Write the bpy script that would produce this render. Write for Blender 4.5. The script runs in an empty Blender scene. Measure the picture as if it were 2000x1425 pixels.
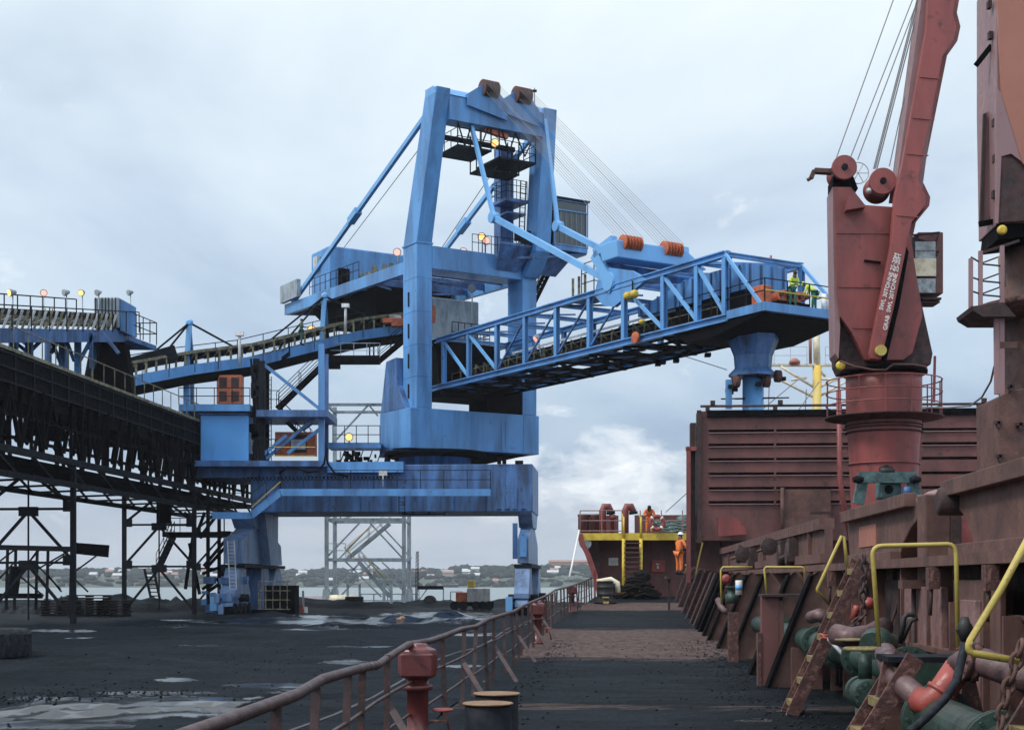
import bpy, bmesh, math, random
from mathutils import Vector, Matrix, noise
R = math.radians
V = Vector
rnd = random.Random(7)
scene = bpy.context.scene
COL = scene.collection
# ------------------------------------------------------------------ camera
F, HY, CZ = 2800.0, 1132.0, 2.1
cam = bpy.data.cameras.new('camera'); co = bpy.data.objects.new('camera', cam); COL.objects.link(co)
cam.sensor_width = 36; cam.lens = 36 * F / 2000; cam.shift_y = (HY - 712.5) / 2000
cam.clip_start = .1; cam.clip_end = 9000
co.location = (0, 0, CZ); co.rotation_euler = (R(90), 0, 0)
scene.camera = co
scene.view_settings.view_transform = 'Standard'; scene.view_settings.look = 'None'
scene.view_settings.exposure = 0.35; scene.view_settings.gamma = 1
scene.cycles.max_bounces = 6
# ------------------------------------------------------------------ sky
SUN_EL, SUN_AZ = 50, -112      # azimuth from +Y towards +X (deg); light comes from the left, a little in front
w = bpy.data.worlds.new('World'); scene.world = w; w.use_nodes = True
nt = w.node_tree; N = nt.nodes; LK = nt.links; N.clear()
def nd(t, **k):
    n = N.new(t)
    for a, b in k.items(): setattr(n, a, b)
    return n
def mathn(op, a, b=None, c=None, clamp=False):
    n = N.new('ShaderNodeMath'); n.operation = op; n.use_clamp = clamp
    for i, v in enumerate((a, b, c)):
        if v is None: continue
        if isinstance(v, (int, float)): n.inputs[i].default_value = v
        else: LK.new(v, n.inputs[i])
    return n.outputs[0]
def ramp(fac, stops):
    n = N.new('ShaderNodeValToRGB'); e = n.color_ramp.elements
    while len(e) < len(stops): e.new(.5)
    for i, (p, c) in enumerate(stops):
        e[i].position = p; e[i].color = (*c, 1) if len(c) == 3 else c
    LK.new(fac, n.inputs[0]); return n.outputs[0]
def mixc(fac, a, b, mode='MIX'):
    n = N.new('ShaderNodeMix'); n.data_type = 'RGBA'; n.blend_type = mode
    if isinstance(fac, (int, float)): n.inputs[0].default_value = fac
    else: LK.new(fac, n.inputs[0])
    for i, v in ((6, a), (7, b)):
        if isinstance(v, (tuple, list)): n.inputs[i].default_value = (*v[:3], 1)
        else: LK.new(v, n.inputs[i])
    return n.outputs[2]
def noisen(vec, scale, detail=5, rough=.55, dist=0.0):
    n = N.new('ShaderNodeTexNoise'); n.inputs['Scale'].default_value = scale; n.inputs['Detail'].default_value = detail
    n.inputs['Roughness'].default_value = rough; n.inputs['Distortion'].default_value = dist
    LK.new(vec, n.inputs['Vector']); return n.outputs[0]
def mapn(vec, scale=(1, 1, 1), loc=(0, 0, 0), rot=(0, 0, 0)):
    n = N.new('ShaderNodeMapping'); n.inputs['Scale'].default_value = scale; n.inputs['Location'].default_value = loc
    n.inputs['Rotation'].default_value = rot
    LK.new(vec, n.inputs[0]); return n.outputs[0]
tc = nd('ShaderNodeTexCoord'); dirv = tc.outputs['Generated']
sky = nd('ShaderNodeTexSky', sky_type='NISHITA', sun_disc=False)
sky.sun_elevation = R(SUN_EL); sky.sun_rotation = R(SUN_AZ); sky.air_density = 1.2; sky.dust_density = 2
skc = mixc(1.0, sky.outputs[0], (.085, .085, .085), 'MULTIPLY')
sep = nd('ShaderNodeSeparateXYZ'); LK.new(dirv, sep.inputs[0]); dx, dy, dz_ = sep.outputs
zc = mathn('MAXIMUM', dz_, .0)
# broad cloud deck projected on a plane overhead
den = mathn('ADD', zc, .12)
cmb = nd('ShaderNodeCombineXYZ'); LK.new(mathn('DIVIDE', dx, den), cmb.inputs[0]); LK.new(mathn('DIVIDE', dy, den), cmb.inputs[1])
n1 = noisen(mapn(cmb.outputs[0], (.8, .45, 1), (3.1, .4, 0)), 2.1, 8, .52, .35)
deck = ramp(n1, [(.28, (.72, .76, .83)), (.42, (.88, .90, .94)), (.55, (1, 1, 1)), (.70, (1.14, 1.10, 1.06))])
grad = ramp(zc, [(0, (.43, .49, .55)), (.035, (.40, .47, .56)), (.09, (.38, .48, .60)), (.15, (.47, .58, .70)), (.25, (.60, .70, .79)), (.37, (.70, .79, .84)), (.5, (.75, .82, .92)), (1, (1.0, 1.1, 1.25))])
cl = mixc(1.0, grad, deck, 'MULTIPLY')
back = mathn('MULTIPLY', mathn('SUBTRACT', .1, dy), 1.4, clamp=True)  # brightening added to the unseen sky behind the camera, to light facing surfaces
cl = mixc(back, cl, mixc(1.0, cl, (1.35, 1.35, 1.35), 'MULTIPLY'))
# cumulus low over the water on the right, banked cloud on the horizon
lowv = mapn(dirv, (1, 1, 2.0), (.7, 0, .1))
n2 = noisen(lowv, 17, 9, .6, .2)
el = mathn('SUBTRACT', 1.0, mathn('MULTIPLY', mathn('ABSOLUTE', mathn('SUBTRACT', dz_, .066)), 17.0), clamp=True)
az = mathn('SUBTRACT', 1.0, mathn('MULTIPLY', mathn('ABSOLUTE', mathn('SUBTRACT', dx, .055)), 5.2), clamp=True)
cm = ramp(mathn('SUBTRACT', n2, mathn('MULTIPLY', mathn('SUBTRACT', 1.0, mathn('MULTIPLY', el, az)), .40)), [(.25, (0, 0, 0)), (.34, (.4, .4, .4)), (.50, (1, 1, 1))])
cl = mixc(cm, cl, (.84, .875, .91))
el2 = mathn('SUBTRACT', 1.0, mathn('MULTIPLY', mathn('ABSOLUTE', mathn('SUBTRACT', dz_, .03)), 22.0), clamp=True)
n3 = noisen(mapn(dirv, (1, 1, 7)), 7, 7, .55)
cm2 = ramp(mathn('MULTIPLY', n3, el2), [(.22, (0, 0, 0)), (.5, (.75, .75, .75))])
cl = mixc(cm2, cl, (.47, .52, .60))
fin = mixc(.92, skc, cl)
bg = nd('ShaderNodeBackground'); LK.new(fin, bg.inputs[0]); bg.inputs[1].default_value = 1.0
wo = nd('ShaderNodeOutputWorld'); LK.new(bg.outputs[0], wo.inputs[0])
sl = bpy.data.lights.new('sun', 'SUN'); sl.energy = 1.8; sl.angle = R(12); sl.color = (1, .95, .87)
so = bpy.data.objects.new('sun', sl); COL.objects.link(so)
sd = V((math.sin(R(SUN_AZ)) * math.cos(R(SUN_EL)), math.cos(R(SUN_AZ)) * math.cos(R(SUN_EL)) * -1 if False else math.cos(R(SUN_AZ)) * math.cos(R(SUN_EL)), math.sin(R(SUN_EL))))
so.rotation_euler = sd.to_track_quat('Z', 'Y').to_euler()
# ------------------------------------------------------------------ materials
def mat(name, base, rough=.55, metal=0.0, dirt=None, amt=.35, scale=1.0, streak=0.0, dirt2=None, amt2=0.0, bump=.15, bscale=30, spec=.5, emit=None, var=.12, trans=0.0):
    global N, LK
    m = bpy.data.materials.new(name); m.use_nodes = True
    N = m.node_tree.nodes; LK = m.node_tree.links
    b = N['Principled BSDF']; b.inputs['Roughness'].default_value = rough; b.inputs['Metallic'].default_value = metal
    b.inputs['Specular IOR Level'].default_value = spec
    t = N.new('ShaderNodeTexCoord'); o = t.outputs['Object']
    lo = tuple(c * (1 - var) for c in base); hi = tuple(min(1, c * (1 + var)) for c in base)
    c = ramp(noisen(mapn(o, (scale, scale, scale)), .8, 4), [(.3, lo), (.7, hi)])
    if dirt:
        sv = mapn(o, (scale * 1.6, scale * 1.6, scale * (1.6 * (1 - streak) + .12 * streak)))
        f = ramp(noisen(sv, 1.4, 8, .62, .2), [(.62 - amt * .5, (0, 0, 0)), (.78 - amt * .3, (1, 1, 1))])
        c = mixc(mathn('MULTIPLY', f, .85), c, dirt)
    if dirt2:
        f = ramp(noisen(mapn(o, (scale, scale, scale), (5, 3, 1)), 5, 9, .7), [(.66 - amt2 * .3, (0, 0, 0)), (.74 - amt2 * .25, (1, 1, 1))])
        c = mixc(f, c, dirt2)
    LK.new(c, b.inputs['Base Color'])
    if bump:
        bn = N.new('ShaderNodeBump'); bn.inputs['Strength'].default_value = bump; bn.inputs['Distance'].default_value = .02
        LK.new(noisen(o, bscale, 5, .6), bn.inputs['Height']); LK.new(bn.outputs[0], b.inputs['Normal'])
        rr = ramp(noisen(mapn(o, (2, 2, 2)), 3, 5), [(.3, (rough * .75,) * 3), (.7, (min(1, rough * 1.25),) * 3)])
        LK.new(rr, b.inputs['Roughness'])
    if emit:
        b.inputs['Emission Color'].default_value = (*emit[:3], 1); b.inputs['Emission Strength'].default_value = emit[3]
    if trans: b.inputs['Transmission Weight'].default_value = trans
    return m
GRIME = (.018, .022, .030)
M = {}
M['blue'] = mat('blue paint', (.10, .30, .62), .42, dirt=(.045, .115, .25), amt=.40, scale=.35, streak=.92, dirt2=(.07, .06, .07), amt2=.10, bump=.05)
M['blue2'] = mat('sooty blue paint', (.075, .20, .47), .5, dirt=(.022, .040, .085), amt=.55, scale=.6, streak=.9, dirt2=(.03, .035, .05), amt2=.25, bump=.08)
M['lblue'] = mat('light blue paint', (.14, .37, .68), .4, dirt=(.1, .25, .5), amt=.2, scale=.4, streak=.7, bump=.04)
M['legblue'] = mat('weathered grey blue paint', (.155, .25, .43), .5, dirt=(.04, .07, .13), amt=.35, scale=.5, streak=.8, dirt2=(.03, .04, .06), amt2=.2)
M['black'] = mat('coal blackened steel', (.0028, .003, .004), .9, dirt=(.009, .008, .009), amt=.4, scale=1, bump=.2, spec=.06)
M['dark'] = mat('dark grimy steel', (.010, .0125, .018), .7, spec=.15, dirt=(.005, .006, .008), amt=.5, scale=1, bump=.2)
M['olive'] = mat('dusty yellowed idler paint', (.27, .25, .15), .7, dirt=(.03, .03, .03), amt=.5, scale=2)
M['grey'] = mat('galvanised steel', (.30, .36, .40), .5, metal=.0, dirt=(.12, .14, .15), amt=.35, scale=1, streak=.7)
M['lgrey'] = mat('pale grey paint', (.5, .52, .52), .5, dirt=(.2, .2, .2), amt=.3, scale=1, streak=.6)
M['ship'] = mat('red oxide paint', (.27, .060, .054), .5, dirt=(.13, .036, .032), amt=.5, scale=.5, streak=.88, dirt2=(.10, .032, .027), amt2=.32, bump=.12, bscale=8)
M['ship2'] = mat('dull worn red oxide paint', (.155, .057, .051), .6, dirt=(.075, .034, .03), amt=.45, scale=.6, streak=.6, dirt2=(.045, .02, .018), amt2=.25, bump=.2, bscale=8)
M['rust'] = mat('brown rusted steel', (.135, .066, .052), .75, dirt=(.06, .030, .025), amt=.5, scale=.9, streak=0, dirt2=(.22, .085, .05), amt2=.2, bump=.4, bscale=14)
M['rustd'] = mat('dark rusted steel', (.055, .026, .024), .75, dirt=(.02, .015, .016), amt=.5, scale=1.5, dirt2=(.13, .04, .03), amt2=.25, bump=.5, bscale=16)
M['rustp'] = mat('blistered rust', (.10, .042, .036), .8, dirt=(.055, .025, .022), amt=.55, scale=2.5, dirt2=(.20, .10, .08), amt2=.45, bump=1.0, bscale=12)
M['salmon'] = mat('faded orange primer', (.34, .135, .090), .55, dirt=(.30, .12, .085), amt=.35, scale=.6, streak=.7, bump=.1)
M['mauve'] = mat('faded mauve primer', (.26, .155, .16), .55, dirt=(.2, .11, .11), amt=.35, scale=.6, streak=.8, dirt2=(.08, .03, .03), amt2=.12)
M['redb'] = mat('bright red paint', (.33, .06, .045), .45, dirt=(.2, .04, .03), amt=.4, scale=2, dirt2=(.05, .02, .02), amt2=.2, bump=.2)
M['vent'] = mat('glossy dark red paint', (.12, .028, .026), .35, dirt=(.12, .028, .026), amt=.4, scale=3, streak=.8, dirt2=(.03, .012, .012), amt2=.2, bump=.25, bscale=10)
M['yellow'] = mat('yellow paint', (.43, .34, .075), .5, dirt=(.40, .28, .07), amt=.35, scale=4, dirt2=(.12, .05, .03), amt2=.2, bump=.2)
M['yband'] = mat('chipped yellow paint', (.62, .46, .045), .5, dirt=(.42, .26, .04), amt=.4, scale=1.5, dirt2=(.22, .06, .02), amt2=.2)
M['orange'] = mat('orange red paint', (.55, .13, .045), .5, dirt=(.25, .06, .03), amt=.4, scale=2, bump=.1)
M['green'] = mat('green pipe paint', (.022, .058, .040), .5, dirt=(.012, .025, .02), amt=.55, scale=3, dirt2=(.10, .08, .04), amt2=.15, bump=.3)
M['teal'] = mat('grey green machine paint', (.10, .19, .19), .5, dirt=(.03, .05, .05), amt=.5, scale=3, bump=.3)
M['white'] = mat('white paint', (.75, .75, .72), .5, dirt=(.4, .38, .33), amt=.25, scale=3)
M['panelblue'] = mat('bright blue cladding', (.10, .36, .78), .4, dirt=(.08, .28, .62), amt=.2, scale=.5, streak=.6, bump=.03)
M['win'] = mat('tinted window glass', (.03, .045, .055), .12, spec=.8, bump=0)
M['winl'] = mat('reflecting window glass', (.33, .40, .42), .15, spec=.8, dirt=(.12, .12, .1), amt=.5, scale=3, bump=0)
M['rubber'] = mat('worn rubber', (.012, .014, .018), .7, spec=.2, dirt=(.035, .04, .048), amt=.35, scale=5, bump=.8, bscale=9)
M['rope'] = mat('wire rope', (.16, .16, .17), .5, bump=0)
M['ropeg'] = mat('green mooring rope', (.12, .18, .15), .8, dirt=(.05, .08, .07), amt=.5, scale=6)
M['ropew'] = mat('white rope', (.7, .7, .66), .7)
M['bitt'] = mat('worn yellow bitt top', (.27, .185, .09), .7, dirt=(.17, .075, .045), amt=.6, scale=5, dirt2=(.07, .04, .03), amt2=.25)
M['wood'] = mat('weathered timber', (.018, .015, .014), .85, spec=.1, dirt=(.008, .007, .007), amt=.5, scale=4, bump=.5)
M['mast'] = mat('mast yellow paint', (.68, .45, .06), .45, dirt=(.6, .5, .2), amt=.4, scale=1, streak=.8)
M['cream'] = mat('cream paint', (.72, .68, .5), .5, dirt=(.45, .3, .15), amt=.3, scale=2)
M['skin'] = mat('skin', (.12, .055, .035), .55, bump=0)
M['hair'] = mat('black hair', (.01, .008, .008), .7)
M['suito'] = mat('orange work suit', (.75, .20, .045), .8, dirt=(.5, .13, .04), amt=.35, scale=5, bump=.2)
M['suitg'] = mat('green work suit', (.03, .09, .07), .8, dirt=(.02, .05, .04), amt=.3, scale=5)
M['hivis'] = mat('lime safety vest', (.50, .66, .10), .7)
M['trou'] = mat('green trousers', (.02, .14, .10), .8)
M['boot'] = mat('black boots', (.012, .012, .012), .6)
M['helm'] = mat('white helmet plastic', (.78, .78, .76), .3, bump=0)
M['helmg'] = mat('lime helmet plastic', (.45, .62, .10), .3, bump=0)
M['lampon'] = mat('lit sodium lamp', (.9, .7, .3), .4, emit=(1, .50, .13, 1.3), bump=0)
M['lampp'] = mat('lit pink lamp', (.9, .6, .5), .4, emit=(1, .42, .30, .8), bump=0)
M['lampoff'] = mat('unlit lamp glass', (.45, .45, .45), .2, bump=0)
M['leaf'] = mat('far foliage', (.040, .050, .047), .9, spec=0, dirt=(.03, .042, .042), amt=.5, scale=.05, bump=0)  # green greyed towards blue, distance haze put into the colour
M['house'] = mat('far pale walls', (.33, .33, .32), .8, bump=0)
M['hroof'] = mat('far tiled roofs', (.3, .17, .13), .8, bump=0)
M['railp'] = mat('brownish mauve worn paint', (.085, .048, .046), .5, dirt=(.035, .02, .019), amt=.5, scale=3, dirt2=(.04, .02, .018), amt2=.2, bump=.3)
M['stay'] = mat('faded brown steel', (.20, .112, .088), .75, dirt=(.10, .055, .045), amt=.4, scale=1, dirt2=(.20, .10, .05), amt2=.15, bump=.2)
M['mauvep'] = mat('peeling mauve primer', (.24, .135, .125), .65, dirt=(.11, .05, .04), amt=.5, scale=1.6, streak=.5, dirt2=(.05, .04, .045), amt2=.35, bump=.4)
M['tread'] = mat('dirty yellow tread paint', (.26, .20, .07), .7, dirt=(.08, .06, .03), amt=.5, scale=6, bump=.3)
M['pipem'] = mat('dirty mauve pipe paint', (.14, .075, .075), .5, dirt=(.05, .03, .03), amt=.5, scale=3, dirt2=(.03, .015, .015), amt2=.15, bump=.3)
M['coal'] = mat('coal', (.008, .010, .013), .7, spec=.1, dirt=(.02, .023, .03), amt=.5, scale=2, bump=1.0, bscale=6)
M['flower'] = mat('flaking concrete', (.25, .26, .26), .85, dirt=(.08, .08, .08), amt=.5)
# ------------------------------------------------------------------ mesh helpers
def P(x, y, d): return V(((x - 1000) / F * d, d, CZ + (HY - y) / F * d))
def PX(x, z, d): return V(((x - 1000) / F * d, d, z))
def S(a, b, z=0.0): return V((a * .9973 + b * .0741, -a * .0741 + b * .9973, z))
def L(s, t, z=0.0): return V((-6 + .855 * s + .518 * t, 91 + .518 * s - .855 * t, z))
def deckz(b):
    return .3 + (.94 * ((b - 20) / 53) ** 2 if b > 20 else 0)
Z = V((0, 0, 1))
class MB:
    def __init__(s): s.v = []; s.f = []; s.sm = []
    def add(s, vs, fs, smooth=False):
        k = len(s.v); s.v += [V(x) for x in vs]
        for f in fs: s.f.append([k + i for i in f]); s.sm.append(smooth)
        return s
    def hexa(s, c):   # 8 corners: bottom 4 ccw, top 4
        return s.add(c, [(3, 2, 1, 0), (4, 5, 6, 7), (0, 1, 5, 4), (1, 2, 6, 5), (2, 3, 7, 6), (3, 0, 4, 7)])
    def box(s, c, d, fr=None):
        c = V(c); X, Y, Zz = fr or (V((1, 0, 0)), V((0, 1, 0)), Z)
        h = [x / 2 for x in d]; o = []
        for k in (-1, 1):
            for i, j in ((-1, -1), (1, -1), (1, 1), (-1, 1)): o.append(c + X * i * h[0] + Y * j * h[1] + Zz * k * h[2])
        return s.hexa(o)
    def fbox(s, fn, a0, a1, b0, b1, z0, z1):   # box in a frame function (S or L)
        return s.hexa([fn(a0, b0, z0), fn(a1, b0, z0), fn(a1, b1, z0), fn(a0, b1, z0), fn(a0, b0, z1), fn(a1, b0, z1), fn(a1, b1, z1), fn(a0, b1, z1)])
    def beam(s, p, q, w, h, up=Z, q_w=None, q_h=None):
        p = V(p); q = V(q); d = (q - p).normalized(); x = d.cross(up)
        if x.length < 1e-3: x = d.cross(V((1, 0, 0)))
        x.normalize(); u = x.cross(d)
        w2 = q_w or w; h2 = q_h or h
        o = [p + x * i * w / 2 + u * j * h / 2 for i, j in ((-1, -1), (1, -1), (1, 1), (-1, 1))] + [q + x * i * w2 / 2 + u * j * h2 / 2 for i, j in ((-1, -1), (1, -1), (1, 1), (-1, 1))]
        return s.add(o, [(3, 2, 1, 0), (4, 5, 6, 7), (0, 1, 5, 4), (1, 2, 6, 5), (2, 3, 7, 6), (3, 0, 4, 7)])
    def ibeam(s, p, q, w, h, up=Z, t=.04):
        p = V(p); q = V(q); d = (q - p).normalized(); x = d.cross(up).normalized(); u = x.cross(d)
        s.beam(p + u * (h / 2 - t / 2), q + u * (h / 2 - t / 2), w, t, up); s.beam(p - u * (h / 2 - t / 2), q - u * (h / 2 - t / 2), w, t, up)
        return s.beam(p, q, t, h - 2 * t, up)
    def tube(s, pts, r, n=8, cap=True):
        pts = [V(p) for p in pts]; m = len(pts); rs = r if isinstance(r, (list, tuple)) else [r] * m
        k = len(s.v); prev = None
        for i, p in enumerate(pts):
            d = (pts[min(i + 1, m - 1)] - pts[max(i - 1, 0)])
            if d.length < 1e-6: d = Z.copy()
            d.normalize()
            if prev is None:
                a = d.cross(Z if abs(d.z) < .9 else V((1, 0, 0))).normalized()
            else:
                a = prev - d * prev.dot(d)
                a = a.normalized() if a.length > 1e-4 else d.cross(V((1, 0, 0))).normalized()
            prev = a; b = d.cross(a)
            for j in range(n):
                t = 2 * math.pi * j / n; s.v.append(p + a * math.cos(t) * rs[i] + b * math.sin(t) * rs[i])
        for i in range(m - 1):
            for j in range(n):
                s.f.append([k + i * n + j, k + i * n + (j + 1) % n, k + (i + 1) * n + (j + 1) % n, k + (i + 1) * n + j]); s.sm.append(n > 5)
        if cap:
            s.f.append([k + j for j in range(n)][::-1]); s.sm.append(False)
            s.f.append([k + (m - 1) * n + j for j in range(n)]); s.sm.append(False)
        return s
    def cyl(s, p, q, r, n=20, r2=None): return s.tube([p, q], [r, r if r2 is None else r2], n)
    def lathe(s, prof, c, axis=Z, n=20):   # prof [(r, h)]
        c = V(c); axis = V(axis).normalized(); a = axis.cross(V((1, 0, 0)) if abs(axis.x) < .9 else V((0, 1, 0))).normalized(); b = axis.cross(a)
        k = len(s.v); m = len(prof)
        for r, h in prof:
            for j in range(n):
                t = 2 * math.pi * j / n; s.v.append(c + axis * h + a * math.cos(t) * r + b * math.sin(t) * r)
        for i in range(m - 1):
            sm = abs(prof[i][0] - prof[i + 1][0]) < 4 * abs(prof[i][1] - prof[i + 1][1]) + 1e-9
            for j in range(n):
                s.f.append([k + i * n + j, k + i * n + (j + 1) % n, k + (i + 1) * n + (j + 1) % n, k + (i + 1) * n + j]); s.sm.append(sm and n > 8)
        s.f.append([k + j for j in range(n)][::-1]); s.sm.append(False); s.f.append([k + (m - 1) * n + j for j in range(n)]); s.sm.append(False)
        return s
    def prism(s, poly, vec):
        k = len(s.v); n = len(poly); vec = V(vec)
        s.v += [V(p) for p in poly] + [V(p) + vec for p in poly]
        s.f.append(list(range(k, k + n))[::-1]); s.f.append(list(range(k + n, k + 2 * n))); s.sm += [False, False]
        for i in range(n): s.f.append([k + i, k + (i + 1) % n, k + n + (i + 1) % n, k + n + i]); s.sm.append(False)
        return s
    def blob(s, c, r, n=2, seed=0, amp=.25, fr=2.0):
        bm = bmesh.new(); bmesh.ops.create_icosphere(bm, subdivisions=n, radius=1)
        vs = []
        for v in bm.verts:
            d = v.co.normalized(); q = 1 + amp * noise.noise(d * fr + V((seed, seed * .7, 0)))
            vs.append(V(c) + V((d.x * r[0], d.y * r[1], d.z * r[2])) * q)
        fs = [[v.index for v in f.verts] for f in bm.faces]; bm.free()
        return s.add(vs, fs, True)
    def build(s, name, m, parent=None, bevel=0, loc=None, label=None):
        me = bpy.data.meshes.new(name)
        o = bpy.data.objects.new(name, me); COL.objects.link(o)
        off = V((0, 0, 0))
        if parent is not None:
            o.parent = parent; off = V(parent['_o']) if '_o' in parent else V((0, 0, 0))
        elif loc is not None:
            off = V(loc); o.location = off
        me.from_pydata([v - off for v in s.v], [], s.f)
        me.polygons.foreach_set('use_smooth', s.sm); me.update()
        me.materials.append(M[m] if isinstance(m, str) else m)
        bm = bmesh.new(); bm.from_mesh(me); bmesh.ops.recalc_face_normals(bm, faces=bm.faces); bm.to_mesh(me); bm.free()
        if bevel:
            b = o.modifiers.new('bevel', 'BEVEL'); b.width = bevel; b.segments = 2; b.limit_method = 'ANGLE'; b.angle_limit = R(40)
        o['_o'] = tuple(off)
        if label: o['label'] = label
        return o
def thing(name, label, cat, loc=(0, 0, 0), group=None):
    o = bpy.data.objects.new(name, None); COL.objects.link(o); o.location = loc; o['_o'] = tuple(loc)
    o.empty_display_size = .2
    o['label'] = label; o['category'] = cat
    if group: o['group'] = group
    return o
def tag(o, label, cat, group=None):
    o['label'] = label; o['category'] = cat
    if group: o['group'] = group
    return o
def struct(o): o['kind'] = 'structure'; return o
def rail(parent, path, h=1.05, step=1.5, levels=(1.0, .5), r=.025, m='dark', name='handrail', posts=True):
    b = MB(); path = [V(p) for p in path]
    for l in levels: b.tube([p + Z * h * l for p in path], r, 5)
    if posts:
        for p, q in zip(path[:-1], path[1:]):
            n = max(1, round((q - p).length / step))
            for i in range(n + 1):
                x = p.lerp(q, i / n); b.tube([x, x + Z * h], r, 5)
    return b.build(name, m, parent)
def members(parent, name, segs, w, h, m, box=True):
    for p, q in segs:
        (MB().beam(p, q, w, h) if box else MB().tube([p, q], w / 2, 6)).build(name, m, parent)
def lamp(parent, base, top, m='lampon', d=V((0, -1, 0)), r=.28, pole='grey', pr=.05):
    o = MB().tube([base, top], pr, 6).build('floodlight', pole, parent)
    d = (V(d) + V((0, 0, -.35))).normalized()
    MB().lathe([(r * .45, -.25), (r, 0), (r, .06)], V(top) + d * .1, d, 12).build('lamp_housing', 'grey', o)
    MB().lathe([(r * .8, 0), (r * .8, .03)], V(top) + d * .165, d, 12).build('lamp_glass', m, o)
    return o
def pts(l, d): return [P(x, y, d) for x, y in l]
def stairs(parent, p, q, width, wdir, m='dark', n=None, rails=True, name='stair_flight'):
    p = V(p); q = V(q); wd = V(wdir).normalized() * width; b = MB()
    for o in (V((0, 0, 0)), wd): b.beam(p + o, q + o, .06, .25)
    n = n or max(3, int(abs(q.z - p.z) / .25))
    for i in range(n):
        c = p.lerp(q, (i + .5) / n) + wd / 2; d = (q - p); d.z = 0; d.normalize()
        b.box(c, (width, .22, .04), (wd.normalized(), d, Z))
    o = b.build(name, m, parent)
    if rails:
        r = MB()
        for of in (V((0, 0, 0)), wd):
            for hh in (.5, 1.0): r.tube([p + of + Z * hh, q + of + Z * hh], .025, 5)
            k = max(2, int((q - p).length / 1.5))
            for i in range(k + 1): x = p.lerp(q, i / k) + of; r.tube([x, x + Z], .025, 5)
        r.build('handrail', m, o)
    return o
# ------------------------------------------------------------------ setting
def wet_mat(name, dry, wetc, dry2):
    global N, LK
    m = bpy.data.materials.new(name); m.use_nodes = True; N = m.node_tree.nodes; LK = m.node_tree.links
    b = N['Principled BSDF']; t = N.new('ShaderNodeTexCoord'); o = t.outputs['Object']
    at = N.new('ShaderNodeAttribute'); at.attribute_name = 'wet'
    at2 = N.new('ShaderNodeAttribute'); at2.attribute_name = 'bare'
    big = noisen(mapn(o, (.45, .32, 1), rot=(0, 0, .35)), .8, 9, .62, .5)
    big = mathn('ADD', big, mathn('MULTIPLY', mathn('SUBTRACT', noisen(mapn(o, (1, .6, 1)), 3.5, 6, .7), .5), .35))
    wf = ramp(mathn('ADD', big, mathn('MULTIPLY', mathn('SUBTRACT', at.outputs[2], .5), .75)), [(.60, (0, 0, 0)), (.645, (1, 1, 1))])
    fine = noisen(o, 9, 8, .7)
    c = ramp(fine, [(.32, tuple(x * .35 for x in dry)), (.55, dry), (.78, tuple(x * 2.4 for x in dry))])
    mid = ramp(noisen(mapn(o, (.22, .55, 1), rot=(0, 0, .2)), 1.3, 9, .68, .6), [(.38, (0, 0, 0)), (.60, (1, 1, 1))])
    c = mixc(mid, c, mixc(.75, c, tuple(x * .25 for x in dry)))
    c2 = ramp(noisen(mapn(o, (1.2, .5, 1)), 4, 8, .65), [(.35, tuple(x * .55 for x in dry2)), (.65, tuple(min(1, x * 1.25) for x in dry2))])
    bf = ramp(mathn('ADD', noisen(mapn(o, (.35, 1.2, 1)), 1.6, 8, .68), mathn('MULTIPLY', mathn('SUBTRACT', at2.outputs[2], .5), .7)), [(.46, (0, 0, 0)), (.62, (1, 1, 1))])
    c = mixc(mathn('MULTIPLY', bf, .9), c, c2)
    c = mixc(wf, c, wetc)
    LK.new(c, b.inputs['Base Color'])
    rg = ramp(fine, [(.3, (.42,) * 3), (.7, (.75,) * 3)])
    rgh = mixc(wf, rg, (.17, .17, .17)); LK.new(rgh, b.inputs['Roughness'])
    h = mathn('MULTIPLY', mathn('ADD', fine, mathn('MULTIPLY', noisen(mapn(o, (1, 1, 1)), 2.2, 6, .6), 2.5)), mathn('SUBTRACT', 1.0, wf))
    bn = N.new('ShaderNodeBump'); bn.inputs['Strength'].default_value = .8; bn.inputs['Distance'].default_value = .06
    LK.new(h, bn.inputs['Height']); LK.new(bn.outputs[0], b.inputs['Normal'])
    LK.new(mixc(wf, (.03, .03, .03), (1, 1, 1)), b.inputs['Specular IOR Level'])
    return m
def sheet(name, fn, us, vs, m, wet, bare):
    vv = []; ff = []; wa = []; ba = []
    for v in vs:
        for u in us:
            p = fn(u, v); vv.append(p); wa.append(wet(p)); ba.append(bare(u, v))
    n = len(us)
    for j in range(len(vs) - 1):
        for i in range(n - 1): ff.append((j * n + i, j * n + i + 1, (j + 1) * n + i + 1, (j + 1) * n + i))
    me = bpy.data.meshes.new(name); me.from_pydata(vv, [], ff)
    me.polygons.foreach_set('use_smooth', [True] * len(ff))
    a = me.attributes.new('wet', 'FLOAT', 'POINT'); a.data.foreach_set('value', wa)
    a = me.attributes.new('bare', 'FLOAT', 'POINT'); a.data.foreach_set('value', ba)
    me.materials.append(m); o = bpy.data.objects.new(name, me); COL.objects.link(o); struct(o); return o
def frange(a, b, s):
    o = []; x = a
    while x < b - 1e-6: o.append(x); x += s
    return o + [b]
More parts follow.
